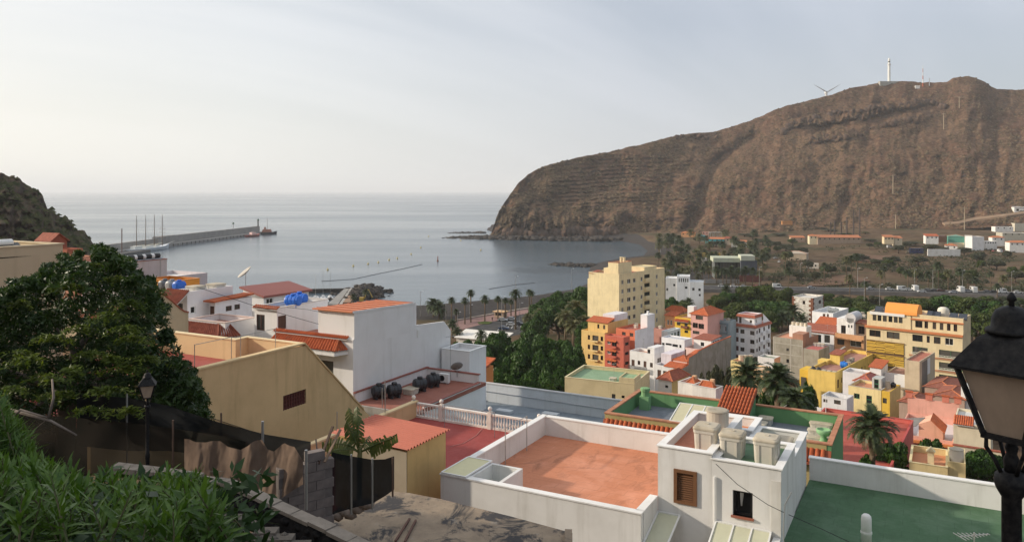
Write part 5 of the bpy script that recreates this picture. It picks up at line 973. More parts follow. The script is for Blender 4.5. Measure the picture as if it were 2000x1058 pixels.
    h.done(ye, deck((.38,.19,.15), .35), .8, coping=ye); MB().box(-h.Lu-2.2,-h.Lu-.003,.5,5,0,h.H-.4).build('loggia', pl(.74,.48,.07), h.root); MB().box(-h.Lu-1.8,-h.Lu-.6,.3,.496,h.H-5,h.H-2.2).build('loggia_opening', glass(), h.root)
    zr = h.H-.8; box(h, -5.6, -3.2, L*.42, L*.42+3, zr, zr+2.6, ye); slabroof(h.root, 'roof', [(-5.8,L*.42-.3,zr+2.6),(-3,L*.42-.3,zr+2.6),(-3,L*.42+5,zr+3.0),(-5.8,L*.42+5,zr+3.0)], TCD); box(h, -8, -5.6, L*.36, L*.42+1, zr, zr+1.0, ye)
    slabroof(h.root, 'lean_to_roof', [(-h.Lu+.3,L*.5,zr+2.0),(-5.5,L*.5,zr+2.0),(-5.5,L*.8,zr+2.6),(-h.Lu+.3,L*.8,zr+2.6)], pl(.36,.34,.31), .1)
    drum_tank('bright blue tank near the edge of the yellow roof', h.w(-1.4, L*.34, zr), Y2, .7, 1.7, (.01,.17,.60)); round_tank('beige tank right next to the bright blue tank', h.w(-1.3, L*.44, zr), .55, 1.0)
    for i in range(2): drum_tank('black tank at the front edge of the yellow roof, %s one' % ('left', 'right')[i], h.w(-5.6+1.3*i, 1.3, zr), Y2+R(90), .55, 1.3, (.03,.03,.035), 'black roof pair')
    for i in range(3): square_tank('cream tank at the front edge of the yellow roof, %s of three' % nth(i, 3), h.w(-2.9+1.2*i, 1.2, zr), Y2, .5, 1.0, group='cream roof trio')
    for i in range(3): square_tank('grey tank on the yellow roof rack, %s of three' % nth(i, 3), h.w(-2.2, L*(.5+.06*i), zr), Y2, .5, 1.1, group='rack tanks', mat=pl(.42,.42,.40))
    # --- tall bare beige building with stains
    h = House('stained_beige_building', 'tall bare beige building with grey stained side wall', 1767, 1796, 1826, 706, 172, Y2, sink=3); bg_ = plaster((.58,.48,.34), .5); h.done(bg_, deck((.40,.14,.09)), .35); MB().box(.0,.006,h.Lv*.15,h.Lv*.5,0,h.H*.97).build('side_render', plaster((.25,.22,.19), .8), h.root); MB().box(-.5,.004,h.Lv*.5,h.Lv*.68,h.H-4,h.H-.5).build('white_patch', WHITEM, h.root)
    box(h, -h.Lu-4.3, -h.Lu-.01, .5, 9, 0, h.H-3.6, bg_, deckm=deck((.3,.15,.1)), par=.3); MB().box(-h.Lu-4.3,-h.Lu-.02,.3,.496,h.H-6.2,h.H-3.4).build('white_parapet', WHITEM, h.root)
    # --- small yellow house, green door
    h = House('green_door_house', 'small pale yellow house with green door and window shutters', 1657, 1721, 1740, 762, 160, Y2, sink=3, Lv=7); h.F('g', (1668,768,1679,778)); h.F('gd', (1692,772,1703,788)); h.done(pl(.78,.64,.33), deck((.52,.22,.12)), .6, coping=pl(.45,.42,.38))
    h = House('mustard_house', 'mustard yellow corner house with one dark window beside the green door house', 1720, 1738, 1759, 765, 159, Y2, sink=3); h.F('k', (1724,777,1732,787)); h.done(pl(.72,.47,.07), deck((.5,.3,.15)), .2); coatR(h, pl(.60,.45,.20)); box(h, -4, -2.2, 2, 5, h.H-.2, h.H+1.9, pl(.5,.5,.48), FH=[('gd', -3.6, -2.7, h.H-.2, h.H+1.7)]); round_tank('cream round tank on the mustard corner house', h.w(-1.4, 3.5, h.H-.2), .5, 1.5); drum_tank('black drum on the mustard corner house', h.w(-.7, 5, h.H-.2), Y2, .45, 1.0)
    # --- white houses between
    h = House('white_terrace_cottage', 'white cottage with roof patio and two dark windows below the yellow building', 1605, 1654, 1664, 780, 152, Y2, sink=3, Lv=4); h.F('b', (1608,779,1616,785), (1629,781,1642,789)); h.done(pl(.72,.72,.74), deck((.34,.31,.27), .7), 1.1, coping=pl(.6,.6,.6))
    h = House('white_shed_house', 'white house with red lean to roof between the yellow and beige buildings', 1699, 1721, 1728, 718, 176, Y2, sink=3, Lv=5); h.done(pl(.78,.78,.79), None); shed(h, .9); box(h, -h.Lu-6, -h.Lu, .2, 5, 0, h.H-2.0, pl(.70,.71,.74), deckm=deck((.45,.4,.38)), par=.5)
    h = House('red_gable_cottage', 'low cottage with faded red gable roof in the courtyard by the yellow building', 1668, 1702, 1706, 748, 168, Y2, sink=3, Lv=7); h.done(pl(.55,.30,.25), None); hiproof(h, 1.2, .3, paint((.36,.10,.08), .8, 0, 'faded_red_tile'))
    h = House('garden_wall', 'low white garden wall with an orange gate by the dark palms', 1520, 1604, 1606, 797, 140, Y2, Lv=.4, cat='wall', sink=2); h.done(pl(.76,.74,.72), None)
    # --- long red roof and the pink house
    h = House('red_roof_hall', 'long hall with a plain bright red roof behind the single palm', 1532, 1737, 1800, 918, 93, R(-33), sink=3, Lv=24); h.done(pl(.60,.16,.13), deck((.38,.075,.05), .45), .5, coping=pl(.50,.10,.09))
    h = House('pink_house', 'pink house with crenellated terrace wall and white patio', 1752, 1862, 1905, 862, 116, R(-33), sink=3, Lv=13); pk = pl(.72,.38,.30); h.F('b', (1764,866,1778,878)); h.done(pk, deck((.62,.58,.58), .3), .9)
    MB().box(-h.Lu-.3,.3,-.5,-.004,h.H-.9,h.H-.55).build('orange_band', paint((.58,.20,.06), .7, 0, 'orange_band'), h.root); m = MB(); m.box(-h.Lu,.0,h.Lv,h.Lv+.25,0,h.H+2.6); m.build('back_wall', pk, h.root)
    for k in (.03, .42, .74, .97): x = -h.Lu*(1-k); MB().box(x-.5,x+.5,h.Lv-.15,h.Lv+.35,h.H+2.6,h.H+3.5).build('merlon', pl(.58,.20,.14), h.root); MB().box(x-.6,x+.6,h.Lv-.25,h.Lv+.45,h.H+3.503,h.H+3.7).build('merlon_cap', TCM, h.root)
    x0 = -h.Lu*.62; m = MB(); m.slab([(x0,1,h.H-.9),(x0+3.2,1,h.H-.9),(x0+3.2,1,h.H+1.0),(x0+1.6,1,h.H+2.4),(x0,1,h.H+1.6)], (0,4,0)); m.build('roof_room', pl(.76,.42,.30), h.root); slabroof(h.root, 'roof', [(x0+3.5,.7,h.H+.9),(x0+3.5,5.2,h.H+.9),(x0+1.6,5.2,h.H+2.6),(x0+1.6,.7,h.H+2.6)], TCM, .12); slabroof(h.root, 'shade_roof', [(-h.Lu-.2,.5,h.H+.9),(x0-.3,.5,h.H+1.4),(x0+.6,4,h.H+2.0),(-h.Lu-.2,4,h.H+1.2)], plaster((.22,.21,.20), .8), .08)
    h = House('cream_orange_roof_house', 'cream house with orange tile edge behind the lantern', 1862, 1935, 1975, 834, 112, R(-33), sink=3, Lv=9); h.done(pl(.72,.64,.48), deck((.6,.58,.55)), .4); tileroof(h.root, (-h.Lu,-.4,h.H-.2), (-h.Lu*.45,-.4,h.H-.2), (-h.Lu*.45,2,h.H+.6), (-h.Lu,2,h.H+.6), TCM)
    h = House('cream_garden_wall', 'long cream garden wall with red brown coping behind the lantern post', 1862, 1985, 2010, 888, 104, R(-33), sink=2, Lv=.4, cat='wall'); h.done(pl(.66,.58,.44), None); MB().box(-h.Lu-.1,.1,-.1,.5,h.H+.003,h.H+.15).build('coping', TCD, h.root)
    h = House('cream_hut', 'small cream flat roofed house with orange deck and chimney hut', 1776, 1851, 1858, 913, 92, R(-29), sink=3, Lv=7.2); h.done(pl(.70,.56,.30), deck((.52,.22,.11)), .75, coping=pl(.74,.62,.36)); c = (-h.Lu*.45, 3.2, h.H-.75); MB().box(c[0]-.35,c[0]+.35,c[1]-.3,c[1]+.3,c[2],c[2]+1.5).build('chimney', pl(.76,.66,.42), h.root); m = MB(); m.slab([(c[0]-.5,c[1]-.45,c[2]+1.5),(c[0]+.5,c[1]-.45,c[2]+1.5),(c[0],c[1]-.45,c[2]+2.0)], (0,.9,0)); m.build('chimney_cap', pl(.76,.66,.42), h.root)
    h2 = House('cream_hut_tower', 'narrow cream block with white round tank next to the small cream house', 1851, 1886, 1889, 905, 91.5, R(-29), sink=3, Lv=6); h2.done(pl(.70,.56,.30), deck((.4,.24,.16)), .5); round_tank('white double round tank on the narrow cream block', h2.w(-h2.Lu*.5, 2, h2.H-.5), .75, 1.5, pl(.76,.70,.60))
    # --- old tile roofs
    for i, (xl, xn, xr, yt, Yn, l) in enumerate(((1822,1884,1905,780,150,'sagging old red tile roof in front of the hotel'), (1756,1802,1822,790,146,'low brown tile roof at the foot of the stained beige building'), (1806,1862,1885,762,163,'wide old tile roof nearest the hotel balconies'), (1880,1935,1960,770,158,'old tile roof half hidden by the lantern'))):
        h = House('old_tile_house', l, xl, xn, xr, yt, Yn, Y2, sink=3); h.done(pl(.42,.30,.24), None); hiproof(h, .9, .3, terracotta((.30,.11,.07), 'weathered_tile'))
    h = House('white_slab_house', 'narrow white wall end seen beside the lantern glass', 1880, 1893, 1900, 755, 150, Y2, sink=3, Lu=1.4, Lv=3); h.done(WHITEM, None)
    # --- tile roofs in front of the grey party wall
    h = House('tile_gable_house', 'small house with red gable roof and yellow side below the grey wall', 1286, 1312, 1321, 744, 136, Y2, sink=3, Lv=6); h.F('k', (1299,752,1305,757)); h.done(pl(.72,.70,.68), None); hiproof(h, 1.3, .3, TCD); coatR(h, pl(.66,.50,.20))
    for i, (xl, xn, xr, yt, Yn, l) in enumerate(((1324,1362,1385,752,126,'white walled courtyard house with small hipped red roof'), (1352,1398,1412,760,122,'house with wide red tile roof and little chimney behind the turret'))):
        h = House('courtyard_house', l, xl, xn, xr, yt, Yn, Y2, sink=3); h.done(pl(.72,.69,.66), deck((.45,.40,.35)), .6, coping=pl(.6,.58,.55)); hiproof(h, 1.2, -.6, TCM, z=h.H-.5); MB().box(-2,-1.4,2,2.6,h.H-.3,h.H+.9).build('chimney', pl(.66,.42,.25), h.root)
    h = House('pale_yellow_house', 'pale yellow house with three cream tanks behind the dark palms', 1427, 1457, 1470, 708, 176, Y2, sink=3); h.F('k', (1436,722,1442,729)); h.done(pl(.74,.60,.28), deck((.52,.22,.12)), .25)
    for i in range(3): round_tank('cream round tank, %s on the pale yellow house' % nth(i, 3), h.w(-h.Lu*(.7-.22*i), 3+.8*i, h.H-.25), .55, 1.1, pl(.68,.56,.42), 'pale yellow house tanks')
    h = House('white_yard_house', 'white house with greenish flat roof next to the unfinished grey building', 1480, 1512, 1524, 700, 196, Y2, sink=3); h.done(pl(.72,.70,.69), deck((.22,.25,.18), .5), .4); coatR(h, pl(.66,.36,.24))
    h = House('peach_low_house', 'low peach house among the palm crowns', 1456, 1490, 1505, 722, 182, Y2, sink=3); h.done(pl(.70,.48,.28), deck((.6,.45,.3)), .3)
    # --- white school-like building behind the tower
    h = House('white_civic_building', 'white building with tall stair windows behind the apartment tower', 1347, 1374, 1382, 551, 356, R(-14), Lv=9, sink=2, cat='building'); h.F('k', (1352,562,1356.5,567), (1364,563,1368.5,568)); h.F('k', (1365,574,1368.5,578)); h.done(pl(.76,.78,.80), deck((.6,.6,.6)), .4)
    x = h.onY(1322, 0)[0]; box(h, x, -h.Lu-.01, .3, 9, 0, h.H+2.4, pl(.76,.78,.80), FH=[('k', x+.8+i*.95, x+1.3+i*.95, h.H-.2, h.H+1.5) for i in range(5)]+[('k', x+3.6, x+4.7, h.H-3.2, h.H-2.2)], deckm=deck((.6,.6,.6)), par=.3); x2 = h.onY(1300, 0)[0]; box(h, x2, x-.01, .6, 9, 0, h.H+1.4, pl(.76,.76,.74), FH=[('k', x2+3.4, x2+4.3, h.H-2.2, h.H-1.2), ('k', x2+.3, x2+1.1, h.H-4.4, h.H-3.2)], deckm=deck((.6,.6,.6)), par=.3)
town()
def roof_aerials():
    rg = random.Random(44)
    for nm, l in (('apartment_tower','the tall cream tower'),('ochre_corner_house','the ochre corner house'),('white_balcony_house','the white balcony house'),('grey_wall_house','the house with the grey wall'),('banded_apartment_house','the banded apartment house'),('white_parapet_house','the tall white house'),('bare_block_building','the unfinished grey building'),('yellow_building','the big yellow building'),('green_door_house','the green door house'),('stained_beige_building','the stained beige building'),('pink_row_house','the pink row house'),('cream_house','the cream house by the park'),('mauve_house','the mauve house'),('white_tile_house','the white tile roofed house')):
        o = bpy.data.objects[nm]; w_ = [c for c in o.children if c.name.startswith('wall')][0]; bb = np.array([v.co[:] for v in w_.data.vertices]); x0, y0, _ = bb.min(0); x1, y1, z1 = bb.max(0); M = Matrix.Translation(o.location) @ Matrix.Rotation(o.rotation_euler.z, 4, 'Z')
        aerial('thin television aerial on the roof of %s' % l, M @ Vector((x0+(x1-x0)*rg.uniform(.3,.8), y0+(y1-y0)*rg.uniform(.2,.7), z1-.9)), rg.uniform(2.6,4.0), 5, .6, rg.uniform(0,90))
roof_aerials()
# ================= harbour, shore, far district, hilltop =================
def rocks(name, pts, size, spread, n, mat, label, squash=.7, seed=1):
    """heap of boulders along a line: far too many to pick apart"""
    rg = np.random.default_rng(seed); P = np.array(pts, float); k = rg.random(n)*(len(P)-1); i = k.astype(int); f = (k-i)[:, None]; c = P[i]*(1-f)+P[np.minimum(i+1, len(P)-1)]*f
    off = rg.normal(0, 1, (n, 3))*np.array(spread)/2; off[:, 2] = -np.abs(off[:, 0]/max(.1, spread[0]))*spread[2]+rg.random(n)*spread[2]*.4; c = c+off
    ph = (1+5**.5)/2; V0 = np.array([(-1,ph,0),(1,ph,0),(-1,-ph,0),(1,-ph,0),(0,-1,ph),(0,1,ph),(0,-1,-ph),(0,1,-ph),(ph,0,-1),(ph,0,1),(-ph,0,-1),(-ph,0,1)])/1.9
    Fc = np.array([(0,11,5),(0,5,1),(0,1,7),(0,7,10),(0,10,11),(1,5,9),(5,11,4),(11,10,2),(10,7,6),(7,1,8),(3,9,4),(3,4,2),(3,2,6),(3,6,8),(3,8,9),(4,9,5),(2,4,11),(6,2,10),(8,6,7),(9,8,1)])
    s = size*(.5+rg.random((n, 1, 1))); V = c[:, None]+V0[None]*s*(.7+.6*rg.random((n, 12, 1)))*np.array([1,1,squash]); fc = Fc[None]+12*np.arange(n)[:, None, None]
    o = link(name, npmesh(name, V.reshape(-1, 3), fc.reshape(-1, 3), mat)); o['kind'] = 'stuff'; o['label'] = label; return o
ROCK = rough((.040,.036,.034), (.075,.066,.060), .6, .6, .2, 'basalt'); PIERC = rough((.33,.315,.295), (.25,.24,.23), .12, .4, .2, 'pier_concrete')
def strip(name, pts, wd, z0, z1, mat, off=0, parent=None):
    m = MB(); P = [Vector((p[0], p[1])) for p in pts]
    for a, b in zip(P, P[1:]):
        d = (b-a).normalized(); n = Vector((d.y, -d.x)); q = [a+n*(off-wd), a+n*off, b+n*off, b+n*(off-wd)]; m.prism([(v.x, v.y) for v in q][::-1], z0, z1)
    return m.build(name, mat, parent)
def harbour():
    Q = [(-372,700),(-366,840),(-340,1105)]
    t = thing('breakwater', 'long grey concrete breakwater reaching out into the bay', 'breakwater', (0,0,0)); strip('quay', Q, 14, -3, 2.8, PIERC, 0, t)
    strip('sea_wall', [(-372,700),(-366.5,830)], 4, 2.8, 9.0, PIERC, -10, t); strip('sea_wall', [(-366.3,832),(-341,1096)], 4, 2.8, 10.6, PIERC, -10, t); strip('wall_block', [(-366.3,831),(-363,866)], 6, 2.8, 11.2, PIERC, -7, t)
    strip('jetty', [(-356,706),(-352,768)], 16, -3, 2.4, rough((.09,.09,.09),(.13,.13,.13),.2,.3,.1,'dark_quay'), 0, t)
    for y in np.linspace(715, 1090, 40): x = float(np.interp(y, [700,840,1105], [-372,-366,-340])); MB().box(x-.02,x+.5,y-.5,y+.5,.4,2.6).build('fender', BLACKM, t)
    for (px, Y, h, l) in ((455.5, 1040, 6, 'thin navigation post on the breakwater'), (504, 1085, 9, 'dark navigation beacon near the end of the breakwater')):
        p = W(px, 443, Y); b = thing('navigation_beacon', l, 'beacon', (p.x, Y, 10.6)); MB().tube([(0,0,0),(0,0,h)], .5 if h < 8 else .9, 8).build('column', BLACKM if h > 8 else STEEL, b); MB().lathe([(1.2,h-1),(1.4,h),(.9,h+1),(.1,h+1.6)], 8).build('lantern', paint((.03,.10,.05), .5, 0, 'beacon_green'), b)
    post('harbour_mast', 'rust red light mast on the quay beside the sailing ship', 'mast', W(238, 480, 735)-Vector((0,0,6)), 22, .5, paint((.16,.07,.05), .7, 0, 'rust'))
    # four-masted sailing ship
    a = Vector((-366.5,752,0)); b = Vector((-357,822,0)); d = b-a; s = thing('sailing_ship', 'white four masted sailing ship moored at the breakwater', 'ship', ((a+b)/2).to_tuple(), math.atan2(d.y, d.x)); L = d.length*.46
    hm = MB(); st = [(-1.05,.55,3.6),(-.9,.9,3.3),(-.4,1,3.0),(.2,1,3.0),(.65,.8,3.5),(.9,.35,4.3),(1.06,.03,5.2)]
    for k, (x, wd, hh) in enumerate(st): hm.v += [(x*L,-5*wd,hh),(x*L*.96,-3.6*wd,.2),(x*L*.94,0,-1),(x*L*.96,3.6*wd,.2),(x*L,5*wd,hh)]
    for k in range(len(st)-1):
        for j in range(4): hm.f.append((k*5+j, k*5+j+1, (k+1)*5+j+1, (k+1)*5+j))
        hm.f.append((k*5+4, k*5, (k+1)*5, (k+1)*5+4))
    hm.f.append((0,1,2,3,4)); hm.build('hull', paint((.72,.76,.80), .4, 0, 'ship_white'), s)
    for x0, x1, h in ((-.85,-.5,2.6),(-.3,.1,1.6),(.2,.42,1.4)): MB().box(x0*L,x1*L,-2.4,2.4,2.9,2.9+h+.6).build('deckhouse', paint((.80,.78,.70), .5, 0, 'deckhouse_cream'), s)
    wood = paint((.10,.07,.05), .6, 0, 'mast_wood')
    for k, x in enumerate((-.66,-.2,.25,.68)):
        m = MB().tube([(x*L,0,2),(x*L,0,18),(x*L,0,36)], [.42,.36,.18], 6).build('mast', wood, s); 
        if k < 3: MB().tube([(x*L,0,5.6),(x*L+13,0,6.2)], .5, 6).build('boom', paint((.62,.57,.45), .7, 0, 'furled_sail'), s)
        else: [MB().tube([(x*L-3.5,-6,z),(x*L+3.5,6,z)], .18, 5).build('yard', wood, s) for z in (12, 17, 21)]
    MB().tube([(L*.95,0,4.6),(L*1.38,0,7.2)], [.35,.12], 6).build('bowsprit', paint((.72,.70,.62), .5, 0, 'spar'), s)
    m = MB(); ms = [(-.66),(-.2),(.25),(.68)]
    for x in ms: m.tube([(x*L,0,34),(x*L+7,0,4)], .05, 4); m.tube([(x*L,0,34),(x*L-7,0,4)], .05, 4)
    o = m.build('rigging', wood, s); o['kind'] = 'stuff'
    # work boats
    def boat(name, label, px, py, L, B, rz, hull, top, mast=0, cab=.35):
        p = G(px, py, 0); t = thing(name, label, 'boat', p, R(rz)); m = MB(); st = [(-.5,.8,.9),(0,1,.85),(.3,.8,1.0),(.5,.05,1.4)]
        for x, wd, hh in st: m.v += [(x*L,-B/2*wd,hh*B*.3),(x*L*.95,-B*.3*wd,-.3),(x*L*.95,B*.3*wd,-.3),(x*L,B/2*wd,hh*B*.3)]
        for k in range(3):
            for j in range(3): m.f.append((k*4+j,k*4+j+1,k*4+j+5,k*4+j+4))
            m.f.append((k*4+3,k*4,k*4+4,k*4+7))
        m.f.append((0,1,2,3)); m.build('hull', hull, t); z = B*.28
        MB().frustum((L*cab/2,B*.3),(L*cab*.4,B*.24),z,z+B*.35,(-.02*L,0)).build('cabin', top, t)
        if mast: MB().tube([(0,0,z),(0,0,mast)], .07 if mast < 20 else .4, 5).build('mast', STEEL, t)
        return t
    wr = paint((.70,.70,.70), .4, 0, 'boat_white'); dk = paint((.03,.04,.06), .5, 0, 'dark_hull'); rdh = paint((.34,.07,.05), .5, 0, 'red_hull')
    b1 = boat('rescue_boat', 'red and white rescue boat moored near the breakwater end', 494, 462, 24, 9, 65, rdh, paint((.72,.45,.40), .5, 0, 'pink_white'), 9); b2 = boat('tug_boat', 'dark tug with tall mast at the tip of the breakwater', 522, 457.5, 26, 11, 10, dk, paint((.35,.13,.08), .6, 0, 'tug_cabin'), 22, .5)
    MB().lathe([(1.5,3),(1.3,10)], 8, (-3,0,0)).build('funnel', paint((.25,.08,.05), .6, 0, 'funnel_red'), b2)
    # marina
    t = thing('marina_mole', 'dark stone mole with concrete ramp sheltering the little marina', 'mole', (0,0,0)); A = [G(604, 569, 1.5), G(678, 566, 1.5), G(642, 592, 2), G(668, 592, 2), G(676, 561, 3)]
    strip('quay_wall', [(A[0].x-30, A[0].y), (A[1].x, A[1].y)], 3, -2, 2.2, ROCK, 0, t); 
    m = MB(); p = [G(640, 593, 1.6), G(660, 594, 1.6), G(682, 563, 3.2), G(672, 564, 3.2)]; m.slab(p, (0,0,-2.5)); m.build('ramp', PIERC, t); m = MB(); p = [G(662, 594, 1.8), G(668, 594, 1.8), G(688, 562, 3.6), G(684, 562, 3.6)]; m.slab(p, (0,0,-3)); m.build('parapet', rough((.40,.38,.35),(.33,.31,.29),.3,.2,.1,'pale_concrete'), t)
    m = MB(); p = [G(670, 590, 2.2), G(684, 590, 2.2), G(700, 564, 3.2), G(692, 562, 3.2)]; m.slab(p, (0,0,-2.5)); m.build('walkway', paint((.30,.17,.10), .8, 0, 'wood_deck'), t)
    c = G(705, 577, 0); rocks('mole_rocks', [(c.x-3,c.y-14,1.5),(c.x+1,c.y,2.5),(c.x-1,c.y+18,3)], 1.6, (12,12,2.6), 420, ROCK, 'dark boulders heaped at the tip of the marina mole', seed=3)
    for i, (px, py, mh) in enumerate(((609,590,0),(616,584,13),(622,589,0),(631,583,16),(637,589,0),(645,583,15))): boat('yacht', 'small white boat moored in the marina, %s' % nth(i, 6), px, py, 8, 2.9, 80+7*i, wr, wr, mh)
    t = thing('excavator', 'small yellow machine frame standing on the mole', 'machine', G(708, 592, 3)); MB().box(-2,2,-1.2,1.2,.2,1.2).build('chassis', BLACKM, t); MB().bar((0,0,1),(3,0,7),.5).build('boom', paint((.62,.40,.06), .5, 0, 'machine_yellow'), t); MB().bar((3,0,7),(5,0,3),.4).build('arm', paint((.62,.40,.06), .5, 0, 'machine_yellow'), t); MB().box(-1.5,.5,-1,1,1.2,3).build('cab', paint((.62,.40,.06), .5, 0, 'machine_yellow'), t)
    # boom and buoys
    pts = [G(px, py, .1) for px, py in ((628,549),(690,545),(740,534),(790,524),(825,516))]; tag(MB().tube(pts, .16, 5).build('floating_boom', paint((.10,.10,.10), .6, 0, 'boom_rubber')), 'thin dark floating boom curving across the bay', 'boom')
    pts = [G(px, py, .1) for px, py in ((955,564),(1000,557),(1044,552))]; tag(MB().tube(pts, .14, 5).build('floating_boom', paint((.10,.10,.10), .6, 0, 'boom_rubber')), 'short dark floating line off the beach', 'boom')
    for i, (px, py) in enumerate(((640,527),(690,520),(719,516),(739,513),(760,508),(776,505),(803,497),(822,484),(837,462),(900,470),(939,489),(927,463))):
        b = thing('buoy', 'small yellow buoy floating in the bay, %s' % nth(i, 12), 'buoy', G(px, py, 0), 0, 'bathing buoys'); MB().lathe([(.3,-.4),(.8,0),(.8,.6),(.2,.9),(.15,1.6),(.3,1.7),(.05,1.9)], 8).build('float', paint((.60,.48,.16), .5, 0, 'buoy_yellow'), b)
    b = thing('channel_marker', 'red brown channel marker standing in the water of the bay', 'buoy', G(855, 510, 0)); MB().lathe([(.9,-.5),(.9,.6),(.5,.8),(.35,3),(.6,3.2),(.1,4.4)], 8).build('float', paint((.24,.09,.06), .6, 0, 'marker_red'), b)
    p = [G(1082, 517, 0), G(1120, 519, 0), G(1165, 520, 0)]; rocks('groyne', [(q.x,q.y,.3) for q in p], 1.8, (6,7,1.6), 420, ROCK, 'low groyne of black boulders off the second beach', seed=4)
    rocks('shore_rocks', [(-54,1000,0),(-38,985,.5),(-15,975,2),(30,958,2),(75,950,2),(120,935,3)], 3.0, (16,14,3), 700, ROCK, 'black rocks fringing the foot of the headland', seed=5)
    for i, (x0, y0, wd) in enumerate(((-62,1120,22),(-50,1030,26),(-70,1000,14),(-40,985,22))): rocks('rock_shelf', [(x0-wd,y0,-.5),(x0+wd,y0-4,.4)], 3.5, (8,10,1.0), 60, ROCK, 'flat black reef off the headland tip, %s' % ('farthest','third','second','nearest')[i], .35, seed=6+i)
harbour()

# ---- cars ----
def carmesh(L, Wd, H, van=False):
    b = MB()
    pr = [(-L/2,.25),(-L/2,.7),(-L/2+.15,.85),(-.1*L,.9),(.28*L,.85),(L/2-.05,.68),(L/2,.3)] if not van else [(-L/2,.25),(-L/2,H*.96),(-L/2+.1,H),(.2*L,H),(.32*L,H*.95),(.40*L,.95),(L/2,.8),(L/2,.3)]
    n = len(pr); b.add([(x,-Wd/2,z) for x, z in pr]+[(x,Wd/2,z) for x, z in pr], [tuple(range(n))[::-1] if False else tuple(range(n)), tuple(range(n,2*n))[::-1]]+[(i,n+i,n+(i+1)%n,(i+1)%n) for i in range(n)])
    g = MB()
    if not van:
        g.add([(-L*.42,-Wd*.47,.85),(L*.24,-Wd*.47,.85),(L*.24,Wd*.47,.85),(-L*.42,Wd*.47,.85),(-L*.32,-Wd*.38,H-.05),(L*.08,-Wd*.38,H-.05),(L*.08,Wd*.38,H-.05),(-L*.32,Wd*.38,H-.05)], [(0,1,5,4),(1,2,6,5),(2,3,7,6),(3,0,4,7),(4,5,6,7)])
        b.add([(-L*.32,-Wd*.385,H-.05),(L*.08,-Wd*.385,H-.05),(L*.08,Wd*.385,H-.05),(-L*.32,Wd*.385,H-.05),(-L*.31,-Wd*.37,H),(L*.07,-Wd*.37,H),(L*.07,Wd*.37,H),(-L*.31,Wd*.37,H)], [(0,1,5,4),(1,2,6,5),(2,3,7,6),(3,0,4,7),(4,5,6,7)])
    else:
        for s in (-1, 1): g.box(-.05*L,.30*L,s*Wd/2-.012+.012*s,s*Wd/2+.012+.012*s,H*.55,H*.88)
        g.add([(.405*L,-Wd*.42,1.0),(.405*L,Wd*.42,1.0),(.325*L,Wd*.42,H*.93),(.325*L,-Wd*.42,H*.93)], [(0,1,2,3)])
    w_ = MB().lathe([(.31,-.1),(.31,.1)], 10, M=Matrix.Rotation(R(90), 4, 'X'))
    return b, g, w_
_cars = {}
def car(label, p, rz, col, van=0, group=None, name='car'):
    dims = ((4.2,1.7,1.45),(5.0,2.0,2.4),(6.0,2.2,3.0))[van]; key = (van, col)
    if key not in _cars:
        b, g, w_ = carmesh(*dims, van=van > 0); _cars[key] = (b.mesh('car_body', paint(col, .3, .1, 'car_paint', .03)), g.mesh('car_glass', glass()), w_.mesh('wheel', BLACKM))
    B, Gm, Wm = _cars[key]; t = thing(name, label, ('car','van','camper')[van], p, rz, group); link('body', B, t); link('windows', Gm, t)
    for x in (-.3, .3):
        for y in (-.47, .47): link('wheel', Wm, t, (x*dims[0], y*dims[1], .31))
    return t
def lamp_post(label, p, h, heads=1, group=None):
    t = thing('street_lamp', label, 'street lamp', p, 0, group); MB().tube([(0,0,-.3),(0,0,h)], [.11,.07], 6).build('pole', STEEL, t)
    for k in range(heads): s = 1-2*k; MB().bar((0,0,h*(.97 if heads < 2 else .8)),(s*1.1,0,h*(1 if heads < 2 else .83)),.08).build('arm', STEEL, t); MB().box(s*1.1-.35,s*1.1+.35,-.18,.18,h*(1 if heads < 2 else .83)-.08,h*(1 if heads < 2 else .83)+.08).build('lamp_head', WHITEM, t)
    return t
def flat(name, pts, z, mat, t=.12):
    p = [G(px, py, z) for px, py in pts]; return MB().slab(p, (0,0,-t)).build(name, mat)
ASPH = rough((.055,.055,.058), (.085,.082,.08), .4, .2, .05, 'asphalt'); PINK = rough((.30,.19,.17), (.24,.15,.14), .5, .2, .05, 'pink_paving')
